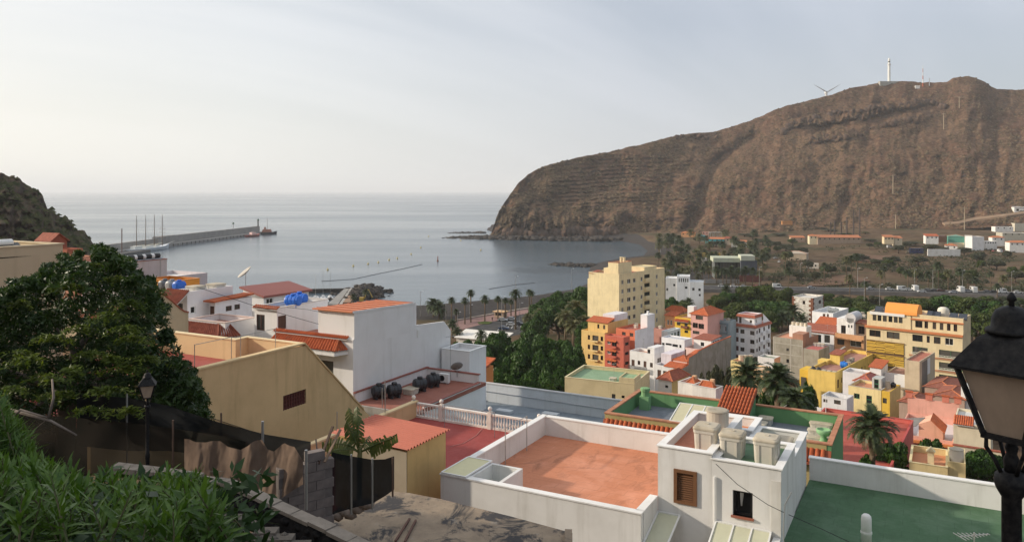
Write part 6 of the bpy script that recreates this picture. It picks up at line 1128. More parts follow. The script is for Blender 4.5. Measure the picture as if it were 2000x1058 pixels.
def shore():
    struct(flat('promenade', [(860,641),(890,624.5),(958,613),(1030,601),(1060,598),(1062,609),(1020,613),(972,625.5),(945,632),(895,645)], 4.5, PINK, 1.2)); struct(flat('parking_road', [(905,648),(915,634),(973,627),(1020,614),(1075,606),(1075,640),(1000,656),(940,660)], 4.44, ASPH, 1.0))
    struct(flat('kerb', [(862,640),(890,623.6),(958,612),(1030,600),(1060,597),(1060,598),(1030,601),(958,613),(890,624.5),(862,641)], 5.0, rough((.40,.33,.28),(.33,.28,.24),.5,.2,.05,'kerb_stone'), 1.0))
    o = flat('lawn', [(933,629),(946,627),(962,628),(955,632),(935,632)], 4.62, rough((.10,.13,.03),(.07,.10,.03),.6,.4,.1,'lawn_grass'), .3); o['kind'] = 'stuff'; o['label'] = 'small lawn patch on the promenade'
    o = flat('lawn', [(885,615),(896,613),(918,619),(905,624)], 3.9, rough((.10,.13,.03),(.07,.10,.03),.6,.4,.1,'lawn_grass'), .6); o['kind'] = 'stuff'; o['label'] = 'triangular lawn on the black beach'
    struct(flat('path', [(855,606),(862,605),(925,618),(918,620)], 4.0, rough((.42,.36,.27),(.36,.31,.24),.5,.2,.05,'pale_path'), .6))
    m = paint((.55,.55,.53), .7, 0, 'road_paint')
    for k in range(6): struct(flat('road_marking', [(975+9*k,640-1.6*k),(976.2+9*k,640-1.6*k),(972+9*k,646-1.6*k),(970.8+9*k,646-1.6*k)], 4.452, m, .006))
    k = thing('kiosk', 'small beach kiosk with pale orange flat roof on the promenade', 'kiosk', G(978, 619, 4.5), R(-30)); MB().box(-2.3,2.3,-1.6,1.6,0,2.4).build('wall', pl(.40,.30,.22), k); MB().box(-2.9,2.9,-2.2,2.2,2.4,2.7).build('roof', pl(.66,.45,.26), k); MB().box(-1.8,1.2,-1.63,-1.603,.9,2.0).build('hatch', glass(), k)
    cs = ((982,626.5,(.50,.52,.53),'silver car parked nearest the kiosk'),(1000,625,(.42,.44,.47),'grey car parked second along the promenade'),(999,635.5,(.62,.63,.64),'pale car in the middle of the car park'),(984,643,(.03,.07,.16),'dark blue car parked by the white roof'),(1013,634,(.04,.04,.05),'black car beside the pale one in the car park'))
    for px, py, c, l in cs: car(l, G(px, py, 4.45), R(-12), c, 0, 'promenade cars')
    for i, (px, py, h, n) in enumerate(((821,617,11,1),(871,630,9,1),(893.5,632,5,1),(917,612,4,1),(980,648,14,1),(1007,590,13,1),(1015,628,8,1),(1082,650,11,1),(1116,566,12,1))): lamp_post('slim street lamp by the seafront, %s' % nth(i, 9), G(px, py, 4.3), h, n, 'seafront lamps')
    t = thing('person', 'person in dark clothes walking on the promenade', 'person', G(961.5, 626.5, 4.5))
    m = MB(); m.tube([(-.12,0,.0),(-.11,.03,.45),(-.09,0,.9)], [.06,.08,.1], 6); m.tube([(.12,.1,0),(.11,.06,.45),(.09,0,.9)], [.06,.08,.1], 6); m.lathe([(.17,.85),(.19,1.0),(.17,1.2),(.23,1.42),(.1,1.5),(.06,1.54),(.09,1.58),(.11,1.68),(.07,1.8),(.02,1.82)], 8); m.tube([(-.24,0,1.42),(-.28,.02,1.1),(-.26,.1,.85)], [.06,.05,.04], 5); m.tube([(.24,0,1.42),(.28,-.02,1.1),(.26,-.1,.85)], [.06,.05,.04], 5); m.build('body', paint((.04,.035,.035), .8, 0, 'dark_clothes'), t)
    h = thing('white_pavilion', 'white pavilion with long slanting roof among the park trees', 'building', (0,0,0)); m = MB(); z = 9; p = [G(903,645,z), G(908,636,z+1), G(990,651,z-1), G(962,668,z-2), G(958,662,z-2)]; q = [G(905,640,z), G(990,650,z)]
    c = G(945, 655, 8); h.location = (c.x, c.y, 3); h.rotation_euler = (0,0,R(-24)); MB().box(-9,9,-4,4,0,4.6).build('wall', pl(.70,.66,.60), h); MB().slab([(-9.6,-4.6,4.5),(9.6,-4.6,4.5),(9.6,4.6,6.0),(-9.6,4.6,6.0)], (0,0,-.2)).build('roof', pl(.78,.75,.70), h)
shore()

def avenue():
    z = 5.6
    E = [(1340,557,565),(1500,560,567.5),(1680,563,570),(1850,567.5,574),(2000,571,579),(2200,578,588)]
    fr = [G(a, b, z) for a, b, c in E]; nr = [G(a, c, z) for a, b, c in E]
    m = MB(); k = len(E); m.add(fr+nr, [(i, k+i, k+i+1, i+1) for i in range(k-1)]); struct(m.build('avenue', ASPH))
    def wall(P, w_, h0, h1, name, mat):
        m = MB()
        for a, b in zip(P, P[1:]): m.slab([(a.x,a.y,z+h0),(b.x,b.y,z+h0),(b.x,b.y,z+h1),(a.x,a.y,z+h1)], (0,w_,0))
        return m.build(name, mat)
    tag(wall(nr, -.8, -3.5, .5, 'retaining_wall', rough((.20,.185,.175),(.15,.14,.13),.2,.3,.1,'grey_retaining')), 'long grey retaining wall below the avenue', 'wall'); struct(wall(fr, .5, -.2, .25, 'kerb', rough((.40,.38,.35),(.33,.31,.29),.3,.2,.1,'pale_concrete')))
    mid = [a.lerp(b, .5) for a, b in zip(fr, nr)]; d = MB()
    for a, b in zip(mid, mid[1:]):
        n = int((b-a).length/6)
        for i in range(n): p, q = a.lerp(b, i/n), a.lerp(b, (i+.5)/n); d.slab([(p.x,p.y-.08,z+.006),(q.x,q.y-.08,z+.006),(q.x,q.y+.08,z+.006),(p.x,p.y+.08,z+.006)], (0,0,.003))
    o = struct(d.build('road_marking', paint((.6,.6,.58), .7, 0, 'road_paint')))
    C = ((1410,0,0,'pale'),(1434,0,0,'white'),(1453,0,1,'silver'),(1479,0,2,'red'),(1518,1,0,'white'),(1585,0,1,'silver'),(1701,0,1,'silver'),(1738,0,0,'white'),(1762,1,0,'white'),(1776,0,0,'pale'),(1787,2,0,'white'),(1813,0,3,'grey'),(1825,0,4,'dark'),(1837,0,5,'red brown'),(1876,2,0,'white'),(1891,0,1,'silver'),(1901,2,0,'white'),(1929,0,3,'grey'),(1942,0,4,'dark'),(1958,1,0,'white'),(1988,0,0,'white'))
    cols = [(.72,.72,.70),(.45,.46,.48),(.42,.03,.025),(.22,.22,.22),(.05,.055,.06),(.14,.05,.04)]; cnt = {}
    for px, v, c, w_ in C:
        f = np.interp(px, [e[0] for e in E], [e[1] for e in E]); g = np.interp(px, [e[0] for e in E], [e[2] for e in E]); p = G(px, f+(g-f)*.22, z); kd = ('car','van','camper van')[v]; k = (w_, kd); cnt[k] = cnt.get(k, 0)+1
        car('%s %s parked along the avenue, %s of its kind' % (w_, kd, nth(cnt[k]-1)), p, R(80 if v == 2 else -8), cols[c], v, 'vehicles along the avenue', ('car','van','camper_van')[v])
    car('white car driving with headlights on along the avenue', G(1800, 570.5, z), R(172), cols[0], 0); car('silver car driving with headlights on near the campers', G(1862, 572, z), R(172), cols[1], 0)
    for i, px in enumerate((1483,1675,1786,1822,1880,1976)): lamp_post('tall lamp post beside the avenue, %s' % nth(i, 6), G(px, float(np.interp(px, [e[0] for e in E], [e[1] for e in E]))-1, z), 11, 1, 'avenue lamps')
    for i, (px, py, h) in enumerate(((1302,482,13),(1318,500,14),(1290,492,13),(1688,612,16),(1718,612,13),(1563,545,10))): p = G(px, py, 5); lamp_post('tall grey lamp post among the palms, %s' % nth(i, 6), p, h, 1, 'palm grove lamps')
avenue()

def far_house(name, label, xl, xr, yt, yb, wall, roof=None, kind='flat', dep=8, yaw=-18, wins=0, zg=None, cat='house', rise=1.5, wk='k'):
    Y = 600.
    for _ in range(12): c = W((xl+xr)/2, yb, Y); g = zg if zg is not None else tz(c.x, Y); Y = F*(CZ-g)/(yb-HY)
    h = House(name, label, xl, xr, xr+5, yt, Y, R(yaw), zb=g-1.2, Lv=dep, cat=cat); n = wins
    for i in range(n): a = h.Lu*(1-(i+.5)/n); zt = h.H-.7; h.FH.append((wk, -a-.55, -a+.55, zt-1.3, zt))
    h.done(wall, deck((.5,.46,.42)) if kind == 'flat' else None, .3, dep=.2)
    if kind == 'hip': hiproof(h, rise, .4, roof)
    if kind == 'shed': shed(h, rise, .4, roof)
    return h
def district():
    W_ = pl(.76,.74,.70); OR = terracotta((.52,.20,.09), 'orange_tile'); TQ = pl(.06,.40,.46)
    far_house('orange_pavilion', 'orange tent roofed pavilion at the foot of the hill', 1330, 1357, 455, 464, pl(.60,.30,.14), terracotta((.62,.24,.09), 'tent_orange'), 'hip', 9, wins=3)
    far_house('turquoise_house', 'bright turquoise house at the edge of the palm grove', 1365, 1377, 460, 471, TQ, None, 'flat', 7, wins=1)
    far_house('turquoise_row', 'white and turquoise row house with orange roof behind the palms', 1378, 1414, 467, 478, TQ, OR, 'shed', 8, wins=4); far_house('pink_far_house', 'faded pink house above the turquoise row', 1371, 1384, 453, 463, pl(.46,.25,.20), None, 'flat', 7, wins=2)
    t = thing('concrete_frame', 'unfinished concrete frame standing above the far houses', 'frame', G(1397, 463, 10)); [MB().box(x-.3,x+.3,y-.3,y+.3,-1,5).build('column', CONC, t) for x in (-6,-2,2,6) for y in (-3,3)]; MB().box(-6.5,6.5,-3.5,3.5,5,5.4).build('slab', CONC, t)
    far_house('beige_far_house', 'beige house with dark roof right of the turquoise row', 1416, 1436, 466, 478, pl(.50,.40,.30), TCD, 'shed', 8, wins=2); far_house('white_far_house', 'low white house half hidden by tree crowns', 1428, 1458, 473, 482, W_, OR, 'shed', 8, wins=3)
    far_house('yellow_fence', 'long mustard yellow wall among the palms', 1359, 1407, 494, 504, pl(.62,.38,.06), None, 'none', 1.2, -8, cat='wall')
    # modern glass building
    a = far_house('modern_building', 'modern low building with pale green flat roof and dark glass front', 1396, 1447, 512, 546, pl(.12,.13,.13), None, 'none', 16, -8, cat='building'); MB().box(-a.Lu-1,.5,-1,16.5,a.H,a.H+2.6).build('roof', pl(.46,.49,.38), a.root)
    for i in range(9): x = -a.Lu*(i+.5)/9; MB().box(x-a.Lu/20,x+a.Lu/20,-.03,-.004,1.6,a.H-.4).build('pane', glass(), a.root)
    b = far_house('modern_annex', 'taller modern annex with pale green box roof and dark side', 1447, 1479, 509, 548, pl(.10,.11,.13), None, 'none', 14, -8, cat='building'); MB().box(-b.Lu,-1.5,-.6,12,b.H,b.H+3.0).build('roof', pl(.50,.52,.42), b.root); far_house('brick_wall', 'dark red brick wall in front of the modern annex', 1445, 1487, 538, 551, rough((.14,.05,.045),(.19,.075,.06),.8,.2,.05,'red_brick'), None, 'none', .8, -8, cat='wall')
    far_house('grey_yard_wall', 'low grey yard wall along the far side of the avenue', 1376, 1444, 546, 554, pl(.40,.38,.37), None, 'none', .6, -6, cat='wall'); far_house('white_museum_block', 'pale windowless block behind the modern building', 1372, 1400, 505, 516, pl(.62,.58,.54), None, 'flat', 10, -8)
    far_house('beige_barn', 'beige barn with low gable in the dry field', 1533, 1575, 496, 509, pl(.44,.36,.27), pl(.42,.36,.29), 'hip', 12, -28, rise=1.8); far_house('field_hut', 'small white hut in the dry field beside the barn', 1575, 1599, 515, 526, pl(.62,.56,.48), None, 'flat', 6, -20, wins=2)
    far_house('cream_villa', 'cream villa at the end of the long orange roofed building', 1581, 1597, 461, 478, pl(.72,.62,.42), OR, 'hip', 9, -10, wins=2); far_house('long_orange_building', 'long low building with orange tile roof below the slope', 1597, 1682, 464, 476, pl(.40,.30,.22), OR, 'shed', 10, -6, wins=9, rise=2)
    far_house('low_orange_house', 'small house with faded orange roof left of the cream villa', 1545, 1572, 464, 472, pl(.50,.36,.26), OR, 'shed', 8, -6, wins=2)
    for i, (px, h) in enumerate(((1622,20),(1630,21),(1643,20),(1654,24),(1667,32),(1679,34))):
        p = G(px, 471, tz(G(px, 471, 12).x, G(px, 471, 12).y)); post('stack', 'dark tall stack rising from the power yard, %s' % nth(i, 6), 'stack', p, h, .75, paint((.07,.05,.045), .8, 0, 'stack_dark'), 'power yard stacks')
    far_house('cream_depot', 'cream depot house with orange roof beside the parked trucks', 1727, 1746, 463, 474, pl(.66,.54,.36), OR, 'shed', 8, -12, wins=3); far_house('cream_depot_wing', 'small cream wing with orange roof right of the depot house', 1747, 1762, 465, 478, pl(.62,.54,.40), OR, 'shed', 8, -12, wins=1)
    far_house('white_depot_house', 'white house with red roof and dark brown annex below the slope', 1808, 1833, 461, 474, W_, TCM, 'shed', 9, -16, wins=3); far_house('brown_shed', 'dark brown long shed left of the green warehouse', 1830, 1849, 460, 471, pl(.16,.08,.06), None, 'flat', 9, -16)
    g = far_house('green_warehouse', 'warehouse with green upper walls and cream base', 1852, 1884, 462, 483, pl(.10,.30,.24), pl(.16,.30,.24), 'hip', 12, -24, cat='warehouse'); MB().box(-g.Lu,-.3,-.04,-.004,0,g.H*.5).build('base_coat', pl(.60,.54,.38), g.root)
    far_house('white_three_storey', 'white three storey house with balconies right of the warehouse', 1884, 1899, 461, 488, pl(.76,.72,.66), TCM, 'flat', 14, -30, wins=2); far_house('white_gable_block', 'large white gable wall next to the three storey house', 1899, 1922, 462, 489, pl(.74,.73,.72), None, 'flat', 9, 10)
    far_house('white_boat_wall', 'long white curved wall standing in the dry field', 1812, 1876, 487, 501, W_, None, 'none', 1.0, -6, cat='wall'); far_house('white_pool_house', 'small white house with orange roof behind the white wall', 1846, 1870, 480, 494, W_, OR, 'hip', 8, -26, wins=2)
    far_house('white_arcade_house', 'white house with a row of dark windows at the right of town', 1923, 1947, 471, 487, W_, None, 'flat', 9, 4, wins=5); far_house('orange_gable_house', 'white house with orange hipped roof behind the arcade house', 1938, 1962, 464, 478, W_, OR, 'hip', 8, -10, wins=2)
    far_house('tan_depot', 'big tan flat roofed depot near the right edge', 1958, 2010, 455, 470, pl(.46,.43,.35), None, 'flat', 14, -10, wins=4); far_house('white_edge_house', 'white house with orange roof at the far right edge', 1972, 2012, 474, 494, W_, OR, 'hip', 10, -12, wins=4)
    far_house('white_low_depot', 'long low white depot at the foot of the slope', 1944, 1979, 443, 453, W_, None, 'flat', 9, -8, wins=3); far_house('beige_edge_block', 'beige block at the right edge under the slope', 1982, 2012, 436, 452, pl(.56,.52,.42), None, 'flat', 10, -8)
    far_house('orange_far_hut', 'tiny orange hut on the lower slope', 1528, 1548, 432, 437, pl(.50,.24,.10), None, 'flat', 6, -8, zg=22)
    p = hillpt('hill', 1988, 414); h = House('slope_house', 'white house with grey roof alone on the hillside at the right edge', 1981, 2006, 2015, 405, p.y, R(-12), zb=p.z-4, Lv=8); h.F('k', (1985,408,1990,412)); h.done(W_, None); shed(h, 1, .4, pl(.40,.38,.36))
    t = far_house('blue_truck', 'dark blue parked bus in the yard by the dry field', 1778, 1804, 485, 495, paint((.02,.03,.10), .4, 0, 'bus_blue'), None, 'none', 3, -6, wins=5, cat='bus')
    for i, (px, py, c, w_) in enumerate(((1738,484,(.6,.6,.6),'white'),(1758,482,(.65,.65,.63),'pale'),(1775,492,(.55,.50,.45),'beige'),(1792,478,(.55,.56,.57),'silver'),(1835,482,(.4,.4,.4),'grey'),(1842,478,(.66,.66,.66),'white'),(1880,491,(.04,.08,.2),'blue'),(1893,492,(.05,.06,.12),'dark blue'),(1939,491,(.4,.04,.03),'red'),(1953,492,(.7,.7,.7),'white'),(1960,492,(.35,.04,.03),'dark red'),(1903,446,(.05,.06,.12),'dark'),(1913,446,(.05,.05,.07),'black'),(1515,505,(.4,.42,.44),'grey'),(1522,512,(.5,.5,.5),'silver'))):
        q = G(px, py, 8); g = tz(q.x, q.y); q = G(px, py, g); g = tz(q.x, q.y); car('%s vehicle parked in the dry yards, %s' % (w_, nth(i)), G(px, py, g+.1), R(30*i), c, 1 if i % 3 == 0 else 0, 'vehicles in the dry yards', 'van' if i % 3 == 0 else 'car')
    for i, pts in enumerate((((1680,497),(1740,499),(1755,506),(1700,513),(1660,510)), ((1560,560),(1600,545),(1660,535),(1700,548),(1640,556)))):
        q = [G(a, b, 8) for a, b in pts]; q = [G(a, b, tz(v.x, v.y)+.9) for (a, b), v in zip(pts, q)]; z = max(v.z for v in q); MB().slab([(v.x,v.y,z) for v in q], (0,0,-2)).build('dirt_yard', rough((.13,.075,.05),(.19,.12,.08),.2,.4,.2,'bare_dirt')); struct(bpy.context.scene.objects[-1])
district()

def hilltop():
    p = hillpt('hill', 1735, 162); Y = p.y; s = Y/F; t = thing('lighthouse', 'tall white lighthouse column on the hilltop', 'lighthouse', p); h = 49*s
    MB().lathe([(2.3,-4),(2.1,h*.70),(3.0,h*.72),(3.0,h*.75),(1.8,h*.76),(1.7,h*.86),(2.1,h*.87),(1.5,h*.95),(.3,h)], 10).build('tower', pl(.72,.73,.70), t); MB().lathe([(1.75,h*.765),(1.75,h*.855)], 10).build('lantern', glass(), t); MB().box(-17,13,-4,4,-6,2.2).build('base_building', pl(.36,.35,.32), t)
    p = hillpt('hill', 1800, 168); s = p.y/F; t = thing('radio_mast', 'red and white radio mast beside the hilltop hut', 'mast', p); h = 42*s
    for k in range(6): MB().tube([(0,0,h*k/6-2*(k == 0)),(0,0,h*(k+1)/6)], [1.0-.13*k,.87-.13*k], 5).build('mast_section', pl(*((.45,.12,.07) if k % 2 == 0 else (.70,.68,.66))), t)
    h_ = House('radio_hut', 'white hut with orange front at the foot of the radio mast', 1788, 1797, 1800, 167, p.y-4, R(-15), zb=p.z-4, Lv=6); h_.done(pl(.62,.60,.58), None)
    post('radio_pole', 'thin white pole right of the radio mast', 'mast', hillpt('hill', 1813, 167), 15*s, .7, WHITEM)
    Yt = 1400; hub = W(1613, 181, Yt); t = thing('wind_turbine', 'wind turbine peeping over the ridge with two blades visible', 'wind turbine', (hub.x, Yt, 150)); hz = hub.z-150; wm = pl(.62,.63,.63); MB().tube([(0,0,-20),(0,0,hz)], [2.2,1.3], 10).build('tower', wm, t); MB().box(-1.6,1.6,-4,3,hz-1.5,hz+1.6).build('nacelle', wm, t); s = Yt/F
    for a in (150, 30, 270): d = Vector((math.cos(R(a)), 0, math.sin(R(a)))); n = Vector((-d.z, 0, d.x)); L = 30*s; c = Vector((0,-4.6,hz)); MB().slab([c-n*.7, c+d*L*.25-n*1.2, c+d*L-n*.15, c+d*L+n*.15, c+d*L*.25+n*1.0, c+n*.7], (0,-.5,0)).build('blade', wm, t)
    for i, (px, y0, y1) in enumerate(((1650,440,455),(1742,340,377),(1748,418,452),(1843,222,254),(1873,190,212),(1883,415,458))):
        p = hillpt('hill', px, y1); h = (y1-y0)*p.y/F; t = thing('power_pylon', 'pale wooden power pylon on the hillside, %s' % nth(i, 6), 'pylon', p, 0, 'hillside pylons'); wd = pl(.42,.34,.24); MB().tube([(0,0,-2),(0,0,h)], [.6,.4], 6).build('pole', wd, t); MB().bar((-2.5,0,h*.95),(2.5,0,h*.95),.4).build('crossarm', wd, t)
    pts = [hillpt('hill', px, py) for px, py in ((1842,440),(1870,438),(1900,431),(1930,426),(1960,423),(2000,419),(2060,414))]; m = MB()
    for a, b in zip(pts, pts[1:]): m.slab([a+Vector((0,-3,1.2)), b+Vector((0,-3,1.2)), b+Vector((0,3,3)), a+Vector((0,3,3))], (0,0,-3))
    struct(m.build('track', rough((.27,.19,.13),(.23,.16,.11),.1,.2,.1,'track_earth')))
hilltop()
def crags():
    cr = rough((.060,.044,.038), (.125,.082,.060), .12, .9, .8, 'crag_basalt')
    for i, (line, n, sz, l) in enumerate((([(1524,262),(1545,244),(1575,232),(1620,224),(1660,216),(1705,212),(1740,208)], 120, 4.2, 'dark cliff band running up the slope below the lighthouse'), ([(1760,205),(1790,196),(1815,200),(1845,212)], 50, 3.8, 'dark crags below the radio mast'), ([(1585,272),(1620,264),(1660,268),(1690,262)], 34, 3.4, 'broken dark ledge under the cliff band'), ([(1700,250),(1740,240),(1790,230),(1825,226)], 40, 3.4, 'dark ledges right of the cliff band'), ([(1318,268),(1350,264),(1400,268)], 18, 3.0, 'small dark crags on the ridge above the terraces'), ([(1040,345),(1050,338),(1060,340)], 16, 3.2, 'dark crag at the seaward shoulder of the hill'), ([(985,452),(1040,455),(1120,452),(1200,456)], 220, 5.0, 'dark sea cliff ledges above the waterline'))):
        pts = [tuple(hillpt('hill', a, b)+Vector((0,1.0,-1.5))) for a, b in line]; rocks('crag', pts, sz, (14,8,9), n, cr, l, 1.15, seed=60+i)
crags()
# ================= vegetation =================
def leaves(c, nrm, size, asp, mat, name, rg, jit=.7, fold=0):
    """c (n,3) leaf positions, nrm (n,3) rough facing; rhombic leaves"""
    n = len(c); a = rg.normal(0, 1, (n, 3)); nn = nrm+rg.normal(0, jit, (n, 3)); nn /= np.linalg.norm(nn, axis=1, keepdims=True)+1e-9
    t = np.cross(nn, a); t /= np.linalg.norm(t, axis=1, keepdims=True)+1e-9; b = np.cross(nn, t); s = (size*(.65+.7*rg.random((n, 1))))
    V = np.stack([c-t*s, c+b*s*asp, c+t*s, c-b*s*asp], 1).reshape(-1, 3); Fq = np.arange(4*n).reshape(-1, 4); return npmesh(name, V, Fq, mat)
def clumps(cs, rs, per, rg, squash=.75):
    P = []; N = []
    for c, r in zip(cs, rs):
        d = rg.normal(0, 1, (per, 3)); d /= np.linalg.norm(d, axis=1, keepdims=True); d[:, 2] = np.where(d[:, 2] < -.35, -d[:, 2], d[:, 2]); k = r*(.62+.42*rg.random((per, 1))**.6); P.append(np.array(c)+d*k*np.array([1,1,squash])); N.append(d)
    return np.concatenate(P), np.concatenate(N)
LAUREL = leafmat((.012,.036,.006), (.048,.105,.015), 'laurel_leaf', .12, .5, .2); HEDGE = leafmat((.028,.050,.009), (.070,.095,.018), 'tamarisk_leaf', .15, .5, .2); OLIVE = leafmat((.026,.034,.013), (.058,.062,.024), 'scrub_leaf', .15, .5)
BARK = rough((.10,.075,.055), (.16,.12,.09), 3, .6, .05, 'bark'); PALMT = rough((.13,.095,.065), (.20,.15,.10), 4, .8, .08, 'palm_trunk')
def make_tree(mat, seed, n=26, per=300, size=.27):
    rg = np.random.default_rng(seed); th = rg.random(n)*6.283; ph = rg.random(n)**.7; cs = []; rs = []
    for i in range(n): r = .72*math.sqrt(max(.05, 1-(ph[i]-.15)**2))*(.35+.65*rg.random()**.5); cs.append((r*math.cos(th[i])*5, r*math.sin(th[i])*5, 2.9+ph[i]*4.6)); rs.append(.95+.95*rg.random())
    cs.append((0,0,4.6)); rs.append(2.9)
    P, N = clumps(cs, rs, per, rg); crown = leaves(P, N, size, .55, mat, 'crown', rg, .55)
    t = MB().tube([(0,0,-1),(.1,0,2),(0,.2,4.2)], [.5,.38,.3], 7)
    for i in range(0, n, 3): c = cs[i]; t.tube([(0,.1,2.6+.1*i % 1),(c[0]*.5,c[1]*.5,c[2]*.75),c], [.22,.14,.05], 5)
    return crown, t.mesh('trunk', BARK, True)
TREES = {}
for k, m in (('laurel', LAUREL), ('hedge', HEDGE), ('olive', OLIVE)): TREES[k] = [make_tree(m, 20+i+hash(k) % 1*0+{'laurel':0,'hedge':10,'olive':20}[k]) for i in range(3)]
def tree(label, px, pyt, Y, wpx, kind='laurel', group=None, name='tree', zg=None, sx=1.0):
    p = W(px, pyt, Y); g = tz(p.x, Y) if zg is None else zg; h = max(2.0, p.z-g); wr = wpx*Y/F/2
    i = random.randrange(3); t = thing(name, label, 'tree', (p.x, Y, g), random.random()*6.28, group); s = wr/5.4; sz = h/8.1
    t.scale = (s, s, sz); c, tr = TREES[kind][i]; link('crown', c, t); link('trunk', tr, t); return t
# ---- palms ----
def frond_mesh(seed, L=1.0, pairs=24, droop=.85, mat=None):
    rg = random.Random(seed); m = MB(); pts = []
    for i in range(9): t = i/8; pts.append(Vector((t*(1-.18*t*t), 0, .22*t-droop*.62*t*t*t)))
    m.tube(pts, [.016*(1-.8*i/8) for i in range(9)], 4)
    for i in range(pairs):
        t = .12+.88*(i+.5)/pairs; k = t*8; j = min(7, int(k)); p = pts[j].lerp(pts[j+1], k-j); tg = (pts[j+1]-pts[j]).normalized(); ll = (.30*math.sin(math.pi*min(1, t*.8+.16))**.7)*(.85+.3*rg.random())
        for s in (-1, 1):
            d = (tg*.75+Vector((0, s*.85, .18+.1*rg.random()))).normalized(); e = p+d*ll*.6; f = p+d*ll+Vector((0,0,-.09*ll/.3)); n = Vector((.5,0,0)).cross(d).normalized()*.0; wv = tg*.017
            m.add([p-wv, p+wv, e+wv*1.0, e-wv*1.0], [(0,1,2,3)]); m.add([e-wv, e+wv, f], [(0,1,2)])
    return m.mesh('frond', mat)
PALMG = leafmat((.027,.048,.016), (.060,.082,.030), 'palm_frond', .12, 1.5); PALMY = leafmat((.075,.085,.030), (.14,.135,.055), 'palm_frond_pale', .15, 1.5); PALMDRY = leafmat((.14,.095,.05), (.20,.14,.08), 'dry_frond', .1, 2)
FR = [frond_mesh(i, mat=PALMG, droop=d) for i, d in enumerate((.7,1.0))]; FRD = frond_mesh(7, mat=PALMDRY, droop=1.1); FRY = [frond_mesh(i+10, mat=PALMY, droop=d) for i, d in enumerate((.7,1.0))]
def frond_set(n, seed, full=1.0):
    rg = random.Random(seed); out = []
    for i in range(n): u = (i+.5)/n; out.append((R(80-118*full*u+rg.uniform(-7,7)), i*2.39996+rg.uniform(-.2,.2), .82+.3*rg.random()))
    return out
def crown_mesh(n, seed, src, mat, full=1.0):
    V = []; Fs = []; k = 0; A = [np.array([v.co[:] for v in me.vertices]) for me in src]; Pf = [[tuple(p.vertices) for p in me.polygons] for me in src]
    for i, (el, az, s) in enumerate(frond_set(n, seed, full)):
        M = np.array((Matrix.Rotation(az, 3, 'Z') @ Matrix.Rotation(-el, 3, 'Y'))); a = A[i % len(A)]; V.append((a*s) @ M.T); Fs += [tuple(x+k for x in f) for f in Pf[i % len(A)]]; k += len(a)
    me = bpy.data.meshes.new('crown'); me.from_pydata(np.concatenate(V).tolist(), [], Fs); me.materials.append(mat); return me
CROWNS = [crown_mesh(34, s, FR, PALMG) for s in (1,2)]+[crown_mesh(30, 3, FRY, PALMY)]; TRK = MB().tube([(0,0,-.06),(.004,0,.05),(.01,.006,.4),(0,.01,.8),(0,0,1)], [1.5,1.05,.95,.92,1.3], 10).mesh('trunk', PALMT, True)
def palm(label, px, pyc, rpx, Y=None, pyb=None, z=None, group=None, near=False, thick=.28, pale=False):
    """crown centre px,pyc; radius in px; base row pyb (on ground) or distance Y"""
    if Y is None:
        zg = 4.5 if z is None else z; Y = F*(CZ-zg)/(pyb-HY)
    p = W(px, pyc, Y); g = tz(p.x, Y) if z is None else z; h = max(1.2, p.z-g); r = rpx*Y/F; t = thing('palm_tree', label, 'palm', (p.x, Y, g), random.random()*6.28, group)
    tr = link('trunk', TRK, t); th = thick; tr.scale = (th, th, h)
    if near:
        for i, (el, az, s) in enumerate(frond_set(46, int(px), 1.05)):
            o = link('frond', FRD if el < R(-30) and i % 2 else FR[i % 2], t, (0,0,h)); o.rotation_euler = (Matrix.Rotation(az, 3, 'Z') @ Matrix.Rotation(-el, 3, 'Y')).to_euler(); o.scale = (s*r,)*3
        MB().lathe([(th*1.1,h-.9),(th*1.9,h-.5),(th*1.7,h),(th*.6,h+.3)], 9).build('crown_base', PALMT, t)
    else:
        c = link('crown', CROWNS[2 if pale else random.randrange(2)], t, (0,0,h), (0,0,random.random()*6)); c.scale = (r*1.02,)*3
    return t
